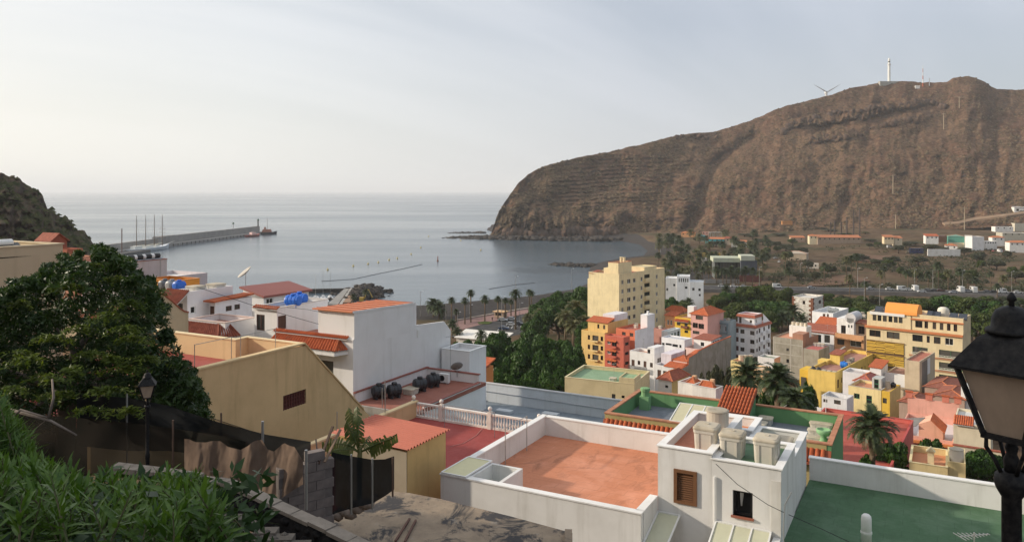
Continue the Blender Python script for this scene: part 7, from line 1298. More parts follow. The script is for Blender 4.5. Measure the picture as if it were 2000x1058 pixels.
def planting():
    random.seed(21)
    for px, py, r, Y, l in ((1462,738,46,104,'dark bushy palm left of the pair behind the tiled turret'), (1519,748,50,96,'big dark palm in the middle behind the green house'), (1553,788,44,90,'low dark palm spreading over the green parapet'), (1704,838,54,84,'single tall palm with orange fruit beside the green wall')): t = palm(l, px, py, r, Y=Y, near=True, thick=.36)
    h = t.children[0].scale[2]; m = MB(); rg = random.Random(4)
    for i in range(46): a = rg.random()*6.28; m.tube([(0,0,h-.1),(.5*math.cos(a),.5*math.sin(a),h-.1),(.95*math.cos(a),.95*math.sin(a),h-.7-.3*rg.random())], [.02,.03,.05], 4)
    o = m.build('fruit_stalks', paint((.42,.16,.03), .7, 0, 'palm_fruit'), t); o['kind'] = 'stuff'
    prom = ((847,598,22,618),(858,604,20,622),(882,587,10.5,630),(891,609,9,628),(908,588,10.5,633),(919.5,573,11,630),(947,585,12,627),(972.5,585,10,625),(987,587,9,621),(998,590,8,617),(1007,575,15,643),(1034,572,10,598),(1038,573,9,600),(884,634,14,660),(893,648,13,672))
    for i, (px, py, r, pb) in enumerate(prom): palm('palm on the seafront promenade, %s' % nth(i, len(prom)), px, py, r, pyb=pb, z=4.4, group='seafront palms', thick=.3 if r < 13 else .42)
    park = ((1030,622,14,672),(1055,617,20,676),(1104,622,24,694),(1126,604,26,684),(1120,640,22,700),(1140,628,18,690),(1091,575,10,590),(1132,565,9,580),(940,655,16,690),(965,660,15,695))
    for i, (px, py, r, pb) in enumerate(park): palm('date palm in the park by the laurel trees, %s' % nth(i), px, py, r, pyb=pb, z=5.0, group='park palms', thick=.42, pale=i < 6)
    twr = ((1528,622,20,660),(1548,610,24,655),(1566,626,20,662),(1345,592,14,612),(1418,566,13,610),(1447,580,14,612))
    for i, (px, py, r, pb) in enumerate(twr): palm('palm near the old stone tower and white building, %s' % nth(i), px, py, r, pyb=pb, z=5.2, group='tower palms', thick=.35)
    road = ((1653,508,11,552),(1663,506,11,552),(1673,503,11,550),(1720,536,11,566),(1728,525,8,552),(1773,534,12,562),(1790,530,11,563),(1813,537,11,564),(1833,520,13,568),(1852,534,11,566),(1874,531,11,562),(1880,533,9,562),(1890,540,11,566),(1905,548,10,568),(1935,536,9,560),(1960,545,12,572),(1948,560,10,580),(1975,592,18,640),(1660,545,13,578),(1690,556,10,580),(1610,520,10,548),(1534,500,11,540),(1540,530,12,568),(1490,505,11,545))
    for i, (px, py, r, pb) in enumerate(road): palm('palm beside the avenue, %s' % nth(i), px, py, r, pyb=pb, z=5, group='avenue palms', pale=i % 3 == 0)
    pts = []; rg = random.Random(8)
    for i in range(74):
        for _ in range(30):
            px, py = rg.uniform(1284,1500), rg.uniform(478,556)
            if all(abs(px-a)+1.4*abs(py-b) > 10 for a, b in pts) and not (1395 < px < 1475 and 520 < py < 545): break
        pts.append((px, py))
    pts.sort()
    for i, (px, py) in enumerate(pts): palm('palm in the grove behind the white civic building, %s' % (nth(i) if i < 40 else (ORD[73-i] if 73-i < 20 else 'twenty-'+ORD[53-i])+' from the right'), px, py-rg.uniform(14,24)*(.8+.4*rg.random()), rg.uniform(8.5,12), pyb=py, z=5, group='grove palms', pale=rg.random() < .4, thick=.24)
    for i, (px, py, r, pb) in enumerate(((1118,633,20,672),(715,571,10,592),(690,580,9,594),(1820,655,20,700),(1905,600,18,640),(1860,605,16,640))): palm('lone palm %s' % ('under the ochre corner house','at the tip of the marina mole','on the marina mole by the boardwalk','behind the hotel roof','right of the hotel among the hedge trees','just above the hotel dome')[i], px, py, r, pyb=pb, z=4.5)
    low = ((922,668,194,84),(978,654,202,94),(1040,652,206,92),(1092,668,196,84),(945,698,168,96),(1008,690,168,104),(1066,688,166,104),(1112,704,168,74),(985,728,142,110),(1050,728,146,116),(1104,722,150,84),(915,700,172,70),(1012,668,186,90),(1066,660,190,84),(900,672,188,66),(960,672,182,90),(1120,682,180,70),(940,728,150,80),(1120,735,150,70))
    for i, (px, py, Y, w_) in enumerate(sorted(low)): tree('dark laurel tree in the park below the white house, %s' % nth(i, len(low)), px, py, Y, w_, 'laurel', 'park laurels', 'laurel_tree')
    up = ((1050,600,292,60),(1066,584,304,70),(1098,572,312,84),(1136,566,306,70),(1090,592,280,86),(1130,600,272,80),(1150,590,280,60),(1058,608,276,56),(1140,630,250,50),(1040,625,268,60))
    for i, (px, py, Y, w_) in enumerate(sorted(up)): tree('dense green laurel beside the apartment tower, %s' % nth(i, len(up)), px, py, Y, w_, 'laurel', 'tower laurels', 'laurel_tree')
    hed = ((1312,584,336,44),(1334,590,328,52),(1400,580,345,56),(1425,572,350,60),(1460,562,352,66),(1498,560,350,66),(1530,566,345,60),(1440,594,315,70),(1480,588,318,80),(1520,592,312,76),(1500,612,292,70),(1540,598,316,50),(1620,592,330,60),(1648,584,335,66),(1690,590,326,70),(1720,600,316,70),(1765,584,306,84),(1800,590,300,84),(1842,580,300,90),(1884,584,296,90),(1925,590,290,90),(1965,600,280,86),(2005,612,270,80),(1670,604,312,70),(1580,590,338,50),(1745,602,306,66),(1905,612,272,80),(1950,632,255,80))
    for i, (px, py, Y, w_) in enumerate(sorted(hed)): tree('bushy green tree in the belt between the town and the avenue, %s' % nth(i, len(hed)), px, py, Y, w_, 'hedge' if i % 3 else 'laurel', 'belt trees', 'belt_tree')
    for i, px in enumerate((1399,1412,1428,1441,1456,1470)): palm('palm in front of the modern dark building, %s' % nth(i, 6), px, 527+3*(i % 2), 11, pyb=556+(i % 2), z=5, group='modern building palms')
    for i in range(15): px = 1556+31*i; tree('grey green scrub tree between the belt and the avenue wall, %s' % nth(i, 15), px, 577+(px-1556)*.012+random.uniform(-3,4), 372-px*.0, random.uniform(34,52), 'olive' if i % 2 else 'hedge', 'scrub row trees', 'scrub_tree')
    yard = ((1392,722,158,52,'shrubby tree against the long grey wall'),(1416,712,164,36,'small tree at the far end of the grey wall'),(1372,738,142,40,'low bush in front of the grey wall'),(1742,872,98,96,'round dark tree left of the small cream house'),(1818,862,104,70,'round dark tree behind the small cream house'),(1925,884,98,110,'broad dark tree right of the small cream house'),(1700,896,84,70,'bush at the foot of the single palm'),(1852,768,172,24,'clipped bush in front of the hotel balconies'),(1500,770,100,60,'dark shrub under the big palms'),(1468,772,104,60,'dark shrub below the bushy palm'),(1440,776,112,50,'tangled shrub beside the tiled turret'),(1580,762,112,44,'thin shrub beside the yellow building'),(1484,700,210,60,'dark tree in the lane under the banded apartment house'))
    for px, py, Y, w_, l in yard: tree(l, px, py, Y, w_, 'laurel' if Y < 120 else 'olive', None, 'garden_tree')
    tree('yellow flowering shrub against the yellow building', 1586, 766, 150, 34, 'hedge', None, 'flowering_shrub')
    rg = random.Random(31); far = []
    for i in range(60):
        px = rg.uniform(1300,2010); py = rg.uniform(470,535) if px > 1500 else rg.uniform(466,520); far.append((px, py))
    far += [(1455,458),(1600,452),(1620,456),(1650,462),(1690,462),(1700,470),(1715,476),(1470,462),(1490,470),(1505,452),(1520,458),(1540,450),(1560,448),(1580,452),(1515,474),(1535,480)]; far.sort()
    for i, (px, py) in enumerate(far):
        q = G(px, py+8, 7); tree('dusty bush tree in the dry fields, %s' % (nth(i) if i < 40 else (ORD[len(far)-1-i] if len(far)-1-i < 20 else 'twenty-'+ORD[len(far)-21-i])+' from the right'), px, py-rg.uniform(0,7), F*53/(py+8-HY), rg.uniform(18,44), 'olive' if i % 3 else 'hedge', 'dry field bushes', 'bush')
    # reeds and low field scrub
    n = 7000; px = RNG.uniform(1480,2100,n); py = RNG.uniform(486,600,n); k = (fbm(px*.02, py*.05, 3) > -.02) & ~((py > 553+(px-1340)*.021) & (py < 572+(px-1340)*.022)); px, py = px[k], py[k]; Y = F*54.5/(py-HY); x = (px-CX)/F*Y; z = Tz(x, Y); c = np.stack([x, Y, z+.3], 1)
    P, N = clumps(c, .7+1.6*RNG.random(len(c))**2, 13, RNG, .8); o = link('field_scrub', leaves(P, N, .5, .5, OLIVE, 'field_scrub', RNG)); o['kind'] = 'stuff'; o['label'] = 'low grey green scrub covering the dry fields'
planting()

# ---- big tree at the left ----
def big_tree():
    rg = np.random.default_rng(77); rp = random.Random(5)
    top = ([-260,-100,0,50,100,150,205,245,285,300,318,330,352,386,396], [520,575,572,566,535,512,504,520,548,585,640,690,722,765,812])
    base = W(120, 960, 22); t = thing('big_tree', 'big dark leafy tree filling the left side in front of the houses', 'tree', (base.x, 22, tz(base.x, 22)-.5)); o = Vector(t.location)
    cs = []; rs = []; edge = []
    while len(cs) < 620:
        px = rp.uniform(-240,392); tp = np.interp(px, *top); bt = 838 if px < 230 else 838-(px-230)*.02; py = rp.uniform(tp+8, bt); Y = rp.uniform(19.5,26.5)
        r = rp.uniform(.28,.52); py = max(py, tp+r*58); p = W(px, py, Y)-o; cs.append(tuple(p)); rs.append(r)
    for px in range(-60, 396, 7):
        tp = np.interp(px, *top); k = rp.uniform(-26, 14)
        for q in range(3): cs.append(tuple(W(px+rp.uniform(-6,10), tp+k+6+q*rp.uniform(4,10), rp.uniform(19.5,24))-o)); rs.append(rp.uniform(.12,.22))
    P, N = clumps(cs, rs, 112, rg, .7); lm = leafmat((.013,.036,.008), (.042,.078,.013), 'mango_leaf', .22, .9, .45); link('foliage', leaves(P, N, .10, .25, lm, 'foliage', rg, .8), t)['kind'] = 'stuff'
    # paler hanging sprays
    cs2 = [W(px, py, Y)-o for px, py, Y in ((180,690,18.6),(210,700,18.8),(245,640,18.9),(160,640,19),(100,660,18.6),(60,700,18.2),(30,690,18.4),(150,720,18.3),(215,760,18.3),(120,770,18),(180,800,18.1),(260,660,19),(280,700,19),(240,720,18.8),(205,615,19.2),(250,590,19.5),(225,545,20),(190,520,20.5),(290,565,21),(300,600,20.5),(140,560,20),(40,590,20),(255,800,18.4),(90,735,17.9),(20,760,17.8))]
    q = []; nn = []
    for c in cs2:
        for k in range(9):
            a = rp.random()*6.28; ln = rp.uniform(.35,.75); d = np.array([math.cos(a), math.sin(a)*.6, .1])
            for j in range(26): u = (j//2)/13; pt = np.array(c)+d*ln*u+np.array([0,0,-.35*ln*u*u])+np.array([0,0,(.04 if j % 2 else -.04)])+rg.normal(0,.015,3); q.append(pt); nn.append((0,0,1))
    link('hanging_spray', leaves(np.array(q), np.array(nn, float), .075, .26, leafmat((.060,.10,.016), (.13,.165,.03), 'young_leaf', .35, 1.2), 'hanging_spray', rg, .45), t)['kind'] = 'stuff'
    m = MB(); b0 = Vector((0,0,-1)); fork = Vector((.2,0,3.2)); m.tube([b0, (.1,0,1.5), fork], [.32,.26,.22], 9); m.build('trunk', BARK, t, True)
    for px, py, Y in ((60,800,20),(150,780,20.5),(240,760,21.5),(20,700,21),(200,620,22),(300,720,22),(110,640,22),(-80,720,21)):
        e = W(px, py, Y)-o; mid = fork.lerp(e, .5)+Vector((rp.uniform(-.3,.3), rp.uniform(-.3,.3), .25)); MB().tube([fork, mid, e], [.14,.09,.03], 6).build('branch', rough((.17,.14,.12),(.24,.20,.17),4,.4,.03,'pale_bark'), t, True)
    for pts in (((0,838,17.2),(40,800,17.2),(95,815,17.3),(60,845,17.2)), ((20,800,17.3),(100,822,17.3),(150,850,17.4)), ((95,815,17.3),(105,775,17.4),(102,740,17.6))): MB().tube([W(*p)-o for p in pts], [.035,.03,.022,.012][:len(pts)], 5).build('twig', rough((.17,.14,.12),(.24,.20,.17),4,.4,.03,'pale_bark'), t, True)
big_tree()

# ---- oleander in the foreground ----
def oleander():
    rp = random.Random(12); lmat = leafmat((.026,.075,.010), (.105,.185,.026), 'oleander_leaf', .28, 2.2, .5)
    lm = MB(); # folded lance leaf, unit length along +x
    st = [(0,.006),(.25,.055),(.55,.062),(.82,.036),(1,.002)]
    for i, (x, wd) in enumerate(st): lm.v += [(x,-wd,.02*x+.014),(x,0,-.10*x*x+.04*x),(x,wd,.02*x*0+.014-.10*x*x+.04*x)]; lm.v[-3] = (x,-wd,.014-.10*x*x+.04*x)
    for i in range(4): lm.f += [(3*i,3*i+1,3*i+4,3*i+3),(3*i+1,3*i+2,3*i+5,3*i+4)]
    leaf = lm.mesh('leaf', lmat, True); A = np.array([v.co[:] for v in leaf.vertices]); Fc = np.array([tuple(p.vertices) for p in leaf.polygons])
    def shrub(name, label, top, xr, yr, Yr, nst, lpl, ll, keep, wide=1.0, bend=0):
        c = W((xr[0]+xr[1])/2, 1000, (Yr[0]+Yr[1])/2); t = thing(name, label, 'shrub', (c.x, c.y, c.z-1.2)); o = Vector(t.location); V = []; Fs = []; k = 0; stems = MB(); cand = []
        for s in range(nst):
            Y = rp.uniform(*Yr); px = rp.uniform(*xr); tp = np.interp(px, *top); f = (Y-Yr[0])/(Yr[1]-Yr[0]); py = tp+rp.random()**1.3*(yr-tp)*(1-.55*f)+(1-f)*rp.uniform(0,50); tip = W(px, py, Y)-o; d = Vector((rp.uniform(-.6,.6)+bend, rp.uniform(-.6,.35), 1)).normalized(); L = rp.uniform(.3,.5); stems.tube([tip-d*L*1.6, tip-d*L*.5, tip], [.008,.006,.003], 4, False)
            for i in range(lpl):
                u = i/lpl; p = tip-d*L*(1-u); az = i*2.2+s; el = R(4+56*u+rp.uniform(-20,20)); q = d.to_track_quat('Z', 'Y') @ Vector((math.cos(az)*math.cos(el), math.sin(az)*math.cos(el), math.sin(el))); ln = ll*(.7+.5*rp.random())*(1 if u < .85 else .7)
                M = q.to_track_quat('X', 'Z').to_matrix() @ Matrix.Rotation(rp.uniform(-.6,.6), 3, 'X'); cand.append((Y, s, p, M, ln))
        cand.sort(key=lambda c: c[0]+rp.random()*.2)
        for j, (Y, s, p, M, ln) in enumerate(cand):
            if j < keep: ob = link('leaf', leaf, t, p); ob.rotation_euler = M.to_euler(); ob.scale = (ln, ln*wide, ln)
            else: V.append((A*np.array([ln, ln*wide, ln])) @ np.array(M).T+np.array(p)); Fs.append(Fc+k); k += len(A)
        o_ = link('foliage', npmesh('foliage', np.concatenate(V), np.concatenate(Fs), lmat, True), t); o_['kind'] = 'stuff'; stems.build('stem', rough((.09,.10,.05),(.13,.11,.07),6,.2,.01,'green_stem'), t)['kind'] = 'stuff'
    shrub('oleander', 'lush green oleander shrub across the bottom left corner', ([-60,60,110,135,170,200,245,290,330,350,395,420,440],[868,895,885,898,930,905,925,935,905,935,920,955,1000]), (-60,430), 1075, (4.2,6.6), 330, 28, .14, 280, 1.4)
    shrub('feathery_shrub', 'fine leaved bright shrub at the left edge above the oleander', ([-80,0,30,48,70],[745,770,800,830,900]), (-80,58), 960, (6.6,7.6), 120, 40, .15, 0, .7, .15)
    rg = np.random.default_rng(5); c = W(60, 1040, 4.6); t = thing('ground_creeper', 'broad leaved creeper at the bottom left under the oleander', 'shrub', tuple(c)); n = 260; P = np.stack([rg.uniform(-.5,.9,n), rg.uniform(-.3,.6,n), rg.uniform(-.35,.12,n)], 1); link('foliage', leaves(P, np.tile([0,-.5,.8], (n,1)), .045, .7, leafmat((.020,.045,.020), (.040,.075,.030), 'creeper_leaf', .15, 3, .5), 'foliage', rg, .6), t)['kind'] = 'stuff'
    # dark understory so that no ground shows through
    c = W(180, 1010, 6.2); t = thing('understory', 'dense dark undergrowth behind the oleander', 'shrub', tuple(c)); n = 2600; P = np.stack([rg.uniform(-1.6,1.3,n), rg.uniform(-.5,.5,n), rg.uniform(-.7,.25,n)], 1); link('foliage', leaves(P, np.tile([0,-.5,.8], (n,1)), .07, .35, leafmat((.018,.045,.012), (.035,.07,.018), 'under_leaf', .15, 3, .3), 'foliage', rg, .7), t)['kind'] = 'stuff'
oleander()
# ---- banana ----
def banana():
    t = thing('banana_plant', 'banana plant with ragged leaves beside the red corrugated shed roof', 'plant', W(702, 930, 24.5)); o = Vector(t.location); g = leafmat((.050,.085,.018), (.12,.13,.035), 'banana_leaf', .25, 2.5, .4); rp = random.Random(2)
    MB().tube([(0,0,-1),(0,0,.4),(.02,0,.9)], [.12,.10,.06], 8).build('stem', rough((.12,.14,.05),(.17,.15,.08),5,.2,.02,'banana_stem'), t)
    for (x1, y1, x2, y2, wd) in ((692,830,681,795,.16),(700,835,697,792,.14),(668,858,628,866,.20),(680,872,648,880,.18),(740,868,776,846,.17),(745,862,770,853,.12),(716,858,722,850,.18),(690,850,676,822,.15)):
        a = Vector((0,0,.75)); b = W(x1, y1, 24.4+rp.uniform(-.3,.3))-o; c = W(x2, y2, 24.4+rp.uniform(-.6,.6))-o; m = MB(); n = 16
        for i in range(n):
            u0, u1 = i/n, (i+.86)/n; q = lambda u: a*(1-u)**2+b*2*u*(1-u)+c*u*u
            if u0 < .22: continue
            p, r_ = q(u0), q(u1); d = (r_-p).normalized(); sd = d.cross(Vector((0,-1,.35))).normalized(); w_ = wd*1.5*math.sin(math.pi*min(1, u0*.92+.06))**.6
            for s in (-1, 1): dr = Vector((0,0,-.07-rp.random()*.09)); ww = w_*rp.uniform(.75,1.05); m.add([p, r_, r_+sd*s*ww+dr, p+sd*s*ww+dr], [(0,1,2,3)])
        m.tube([a, a.lerp(b,.6), b*.5+a*.25+c*.25, c], [.03,.025,.02,.006], 5); m.build('leaf', g, t)
banana()
# ================= foreground: lamps, walls, nets, slab =================
def lamp(label, loc, yaw, post_h):
    """square tapered lantern on an iron post; origin on the post axis at rim height"""
    t = thing('lantern_lamp', label, 'lamp', (loc[0], loc[1], loc[2]-post_h), yaw); H = post_h; iron = rough((.012,.012,.014),(.034,.032,.031),30,.35,.003,'cast_iron'); iron.node_tree.nodes['Principled BSDF'].inputs['Roughness'].default_value = .5
    h = .18
    roof = MB(); roof.frustum((h,h),(h,h),H-.008,H+.004); roof.frustum((h*.99,h*.99),(.098,.098),H+.004,H+.122); roof.frustum((.098,.098),(.07,.07),H+.1225,H+.142); roof.build('roof', iron, t)
    d = MB().lathe([(.10,H+.143),(.098,H+.158),(.078,H+.168),(.075,H+.205),(.062,H+.235),(.036,H+.252),(.012,H+.258)], 20); d.build('cap_dome', iron, t, True)
    MB().lathe([(.012,H+.255),(.010,H+.275),(.020,H+.283),(.016,H+.297),(.004,H+.315)], 10).build('finial', iron, t, True)
    a, b, zb = .155, .0775, H-.29
    fr = MB()
    for sx in (-1, 1):
        for sy in (-1, 1): fr.bar((sx*a,sy*a,H-.005),(sx*b,sy*b,zb),.02)
    for s in (-1, 1): fr.bar((-b-.01,s*b,zb),(b+.01,s*b,zb),.022); fr.bar((s*b,-b,zb),(s*b,b,zb),.022)
    fr.box(-b,b,-b,b,zb-.012,zb-.004); fr.build('frame', iron, t)
    gm, nt, bs = nodes('frosted_lamp_glass'); v = objvec(nt); nt.links.new(mix(nt, mrange(nt, noise(nt, 9, 5, .6, v, (1,1,.4)), .35, .7), (.58,.44,.33), (.42,.31,.23)), bs.inputs['Base Color']); bs.inputs['Roughness'].default_value = .45; bs.inputs['Transmission Weight'].default_value = .18
    g = a-.012; gb = b-.006
    for i in range(4):
        M = Matrix.Rotation(R(90*i), 4, 'Z'); MB().slab([M @ Vector(p) for p in ((-g+.006,-g,H-.012),(g-.006,-g,H-.012),(gb-.004,-gb,zb+.012),(-gb+.004,-gb,zb+.012))], M @ Vector((0,.004,0))).build('pane', gm, t)
    for sx, sy in ((1,1),(1,-1),(-1,1),(-1,-1)):
        MB().tube([(sx*b*.92,sy*b*.92,zb-.01),(sx*b*.92,sy*b*.92,zb-.05),(sx*b*.62,sy*b*.62,zb-.10),(sx*.03,sy*.03,zb-.155)], .009, 6).build('bracket', iron, t, True)
    MB().lathe([(.015,zb-.02),(.026,zb-.05),(.02,zb-.075),(.03,zb-.10),(.028,zb-.15)], 12).build('spigot', iron, t, True)
    MB().lathe([(.040,zb-.15),(.062,zb-.165),(.066,zb-.20),(.058,zb-.225),(.038,zb-.26),(.037,zb-1.2),(.048,zb-1.22),(.05,zb-1.3),(.042,zb-1.32),(.045,.7),(.07,.68),(.075,.1),(.11,.08),(.11,-.6)][::1], 18).build('post', iron, t, True)
    # cobweb-dull bulb holder
    MB().lathe([(.02,H-.28),(.022,H-.22),(.03,H-.18),(.02,H-.13)], 10).build('bulb', WHITEM, t, True); return t
lamp('close black iron street lantern with frosted panes at the right edge', (2.11, 3.33, 59.256), math.atan2(-.788, .616), 2.9)
p = W(288, 750, 17.2); lamp('distant black street lantern standing above the oleander', (p.x, p.y, p.z), math.atan2(-.938, .346), 2.9)

def stonemesh(seed, mat, sq=(1,.6,.75)):
    rg = np.random.default_rng(seed); ph = (1+5**.5)/2; V0 = np.array([(-1,ph,0),(1,ph,0),(-1,-ph,0),(1,-ph,0),(0,-1,ph),(0,1,ph),(0,-1,-ph),(0,1,-ph),(ph,0,-1),(ph,0,1),(-ph,0,-1),(-ph,0,1)])/1.9
    Fc = [(0,11,5),(0,5,1),(0,1,7),(0,7,10),(0,10,11),(1,5,9),(5,11,4),(11,10,2),(10,7,6),(7,1,8),(3,9,4),(3,4,2),(3,2,6),(3,6,8),(3,8,9),(4,9,5),(2,4,11),(6,2,10),(8,6,7),(9,8,1)]
    return npmesh('stone', V0*np.array(sq)*(.82+.36*rg.random((12,1)))/2, np.array(Fc), mat)
def stone_wall():
    path = [W(385,934,14.2), W(440,942,13.8), W(500,969,13.3), W(570,1001,12.9), W(640,1034,12.4), W(725,1075,11.9)]
    up = [W(215,912,15.6), W(300,922,15.0), W(385,934,14.2)]
    t = thing('stone_wall', 'dark basalt stone wall with pale coping descending beside the steps', 'wall', tuple(path[0]-Vector((0,0,1.6)))); o = Vector(t.location); rg = random.Random(3)
    blk = rough((.016,.016,.018),(.042,.040,.040),5,.7,.03,'black_basalt'); cop = rough((.30,.26,.22),(.22,.19,.16),4,.5,.02,'pale_coping'); SM = [stonemesh(i, blk) for i in range(6)]
    L = [path[0]]; tot = 0
    for a, b in zip(path, path[1:]):
        n = max(1, int((b-a).length/.34))
        for i in range(n): L.append(a.lerp(b, (i+1)/n))
    core = MB()
    for a, b in zip(L, L[1:]):
        d = (b-a); d2 = Vector((d.x, d.y, 0)).normalized(); nrm = Vector((-d2.y, d2.x, 0)); nrm = nrm if nrm.y > 0 else -nrm
        e = rg.uniform(-.015,.015); MB().slab([a-nrm*.04-o+Vector((0,0,e)), b-nrm*.04-o-d*.03+Vector((0,0,e)), b+nrm*.20-o-d*.03+Vector((0,0,e)), a+nrm*.20-o+Vector((0,0,e))], (0,0,-.06)).build('coping_stone', cop, t)
        core.slab([a-o+Vector((0,0,-.1)), b-o+Vector((0,0,-.1)), b-o+Vector((0,0,-1.7)), a-o+Vector((0,0,-1.7))], nrm*.25)
    core.build('wall_core', blk, t)
    tl = len(L)
    for row in range(9):
        i = rg.random()
        while i < tl-1.01:
            k = int(i); a = L[k].lerp(L[k+1], i-k); d = (L[k+1]-L[k]); d2 = Vector((d.x, d.y, 0)).normalized(); nrm = Vector((-d2.y, d2.x, 0)); nrm = nrm if nrm.y > 0 else -nrm; s = rg.uniform(.15,.24)
            link('stone', SM[rg.randrange(6)], t, a-o+nrm*.02+Vector((0,0,-.18-row*.155+rg.uniform(-.03,.03))), (rg.uniform(-.5,.5), rg.uniform(-.4,.4), math.atan2(d2.y, d2.x)+rg.uniform(-.3,.3)), (s*1.15, s, s)); i += s*.92/.34
    for a, b in zip(up, up[1:]):
        n = 5
        for i in range(n): p, q = a.lerp(b, i/n), a.lerp(b, (i+.94)/n); MB().slab([p-o, q-o, q-o+Vector((.02,.3,0)), p-o+Vector((.02,.3,0))], (0,0,-.12)).build('coping_stone', cop, t)
    # steps
    s = thing('stone_steps', 'rough stone steps going down beside the dark wall', 'steps', tuple(W(500, 1070, 10.9)-Vector((0,0,.6)))); so = Vector(s.location); sm = [stonemesh(20+i, rough((.10,.088,.078),(.17,.15,.13),9,.6,.03,'step_stone'), (1,.8,.45)) for i in range(4)]; sm2 = stonemesh(31, rough((.28,.17,.10),(.32,.21,.14),4,.4,.03,'ochre_stone'), (1,.8,.45))
    for k in range(7):
        p0 = W(412+31*k, 1006+13*k, 11.9-.12*k); p1 = p0+Vector((.40,.05,-.01))
        MB().slab([p0-so+Vector((-.1,-.12,-.02)), p1-so+Vector((.1,-.12,-.02)), p1-so+Vector((.1,.10,-.02)), p0-so+Vector((-.1,.10,-.02))], (0,0,-.3)).build('step', rough((.12,.105,.09),(.18,.155,.13),3,.6,.04,'step_mortar'), s)
        for j in range(4): q = p0.lerp(p1, (j+.5)/4); link('stone', sm2 if (k*4+j) % 7 == 2 else sm[(k+j) % 4], s, q-so+Vector((rg.uniform(-.02,.02), rg.uniform(-.08,.06), -.03)), (rg.uniform(-.1,.1), rg.uniform(-.1,.1), rg.uniform(-.4,.4)), (rg.uniform(.11,.17),)*3)
stone_wall()

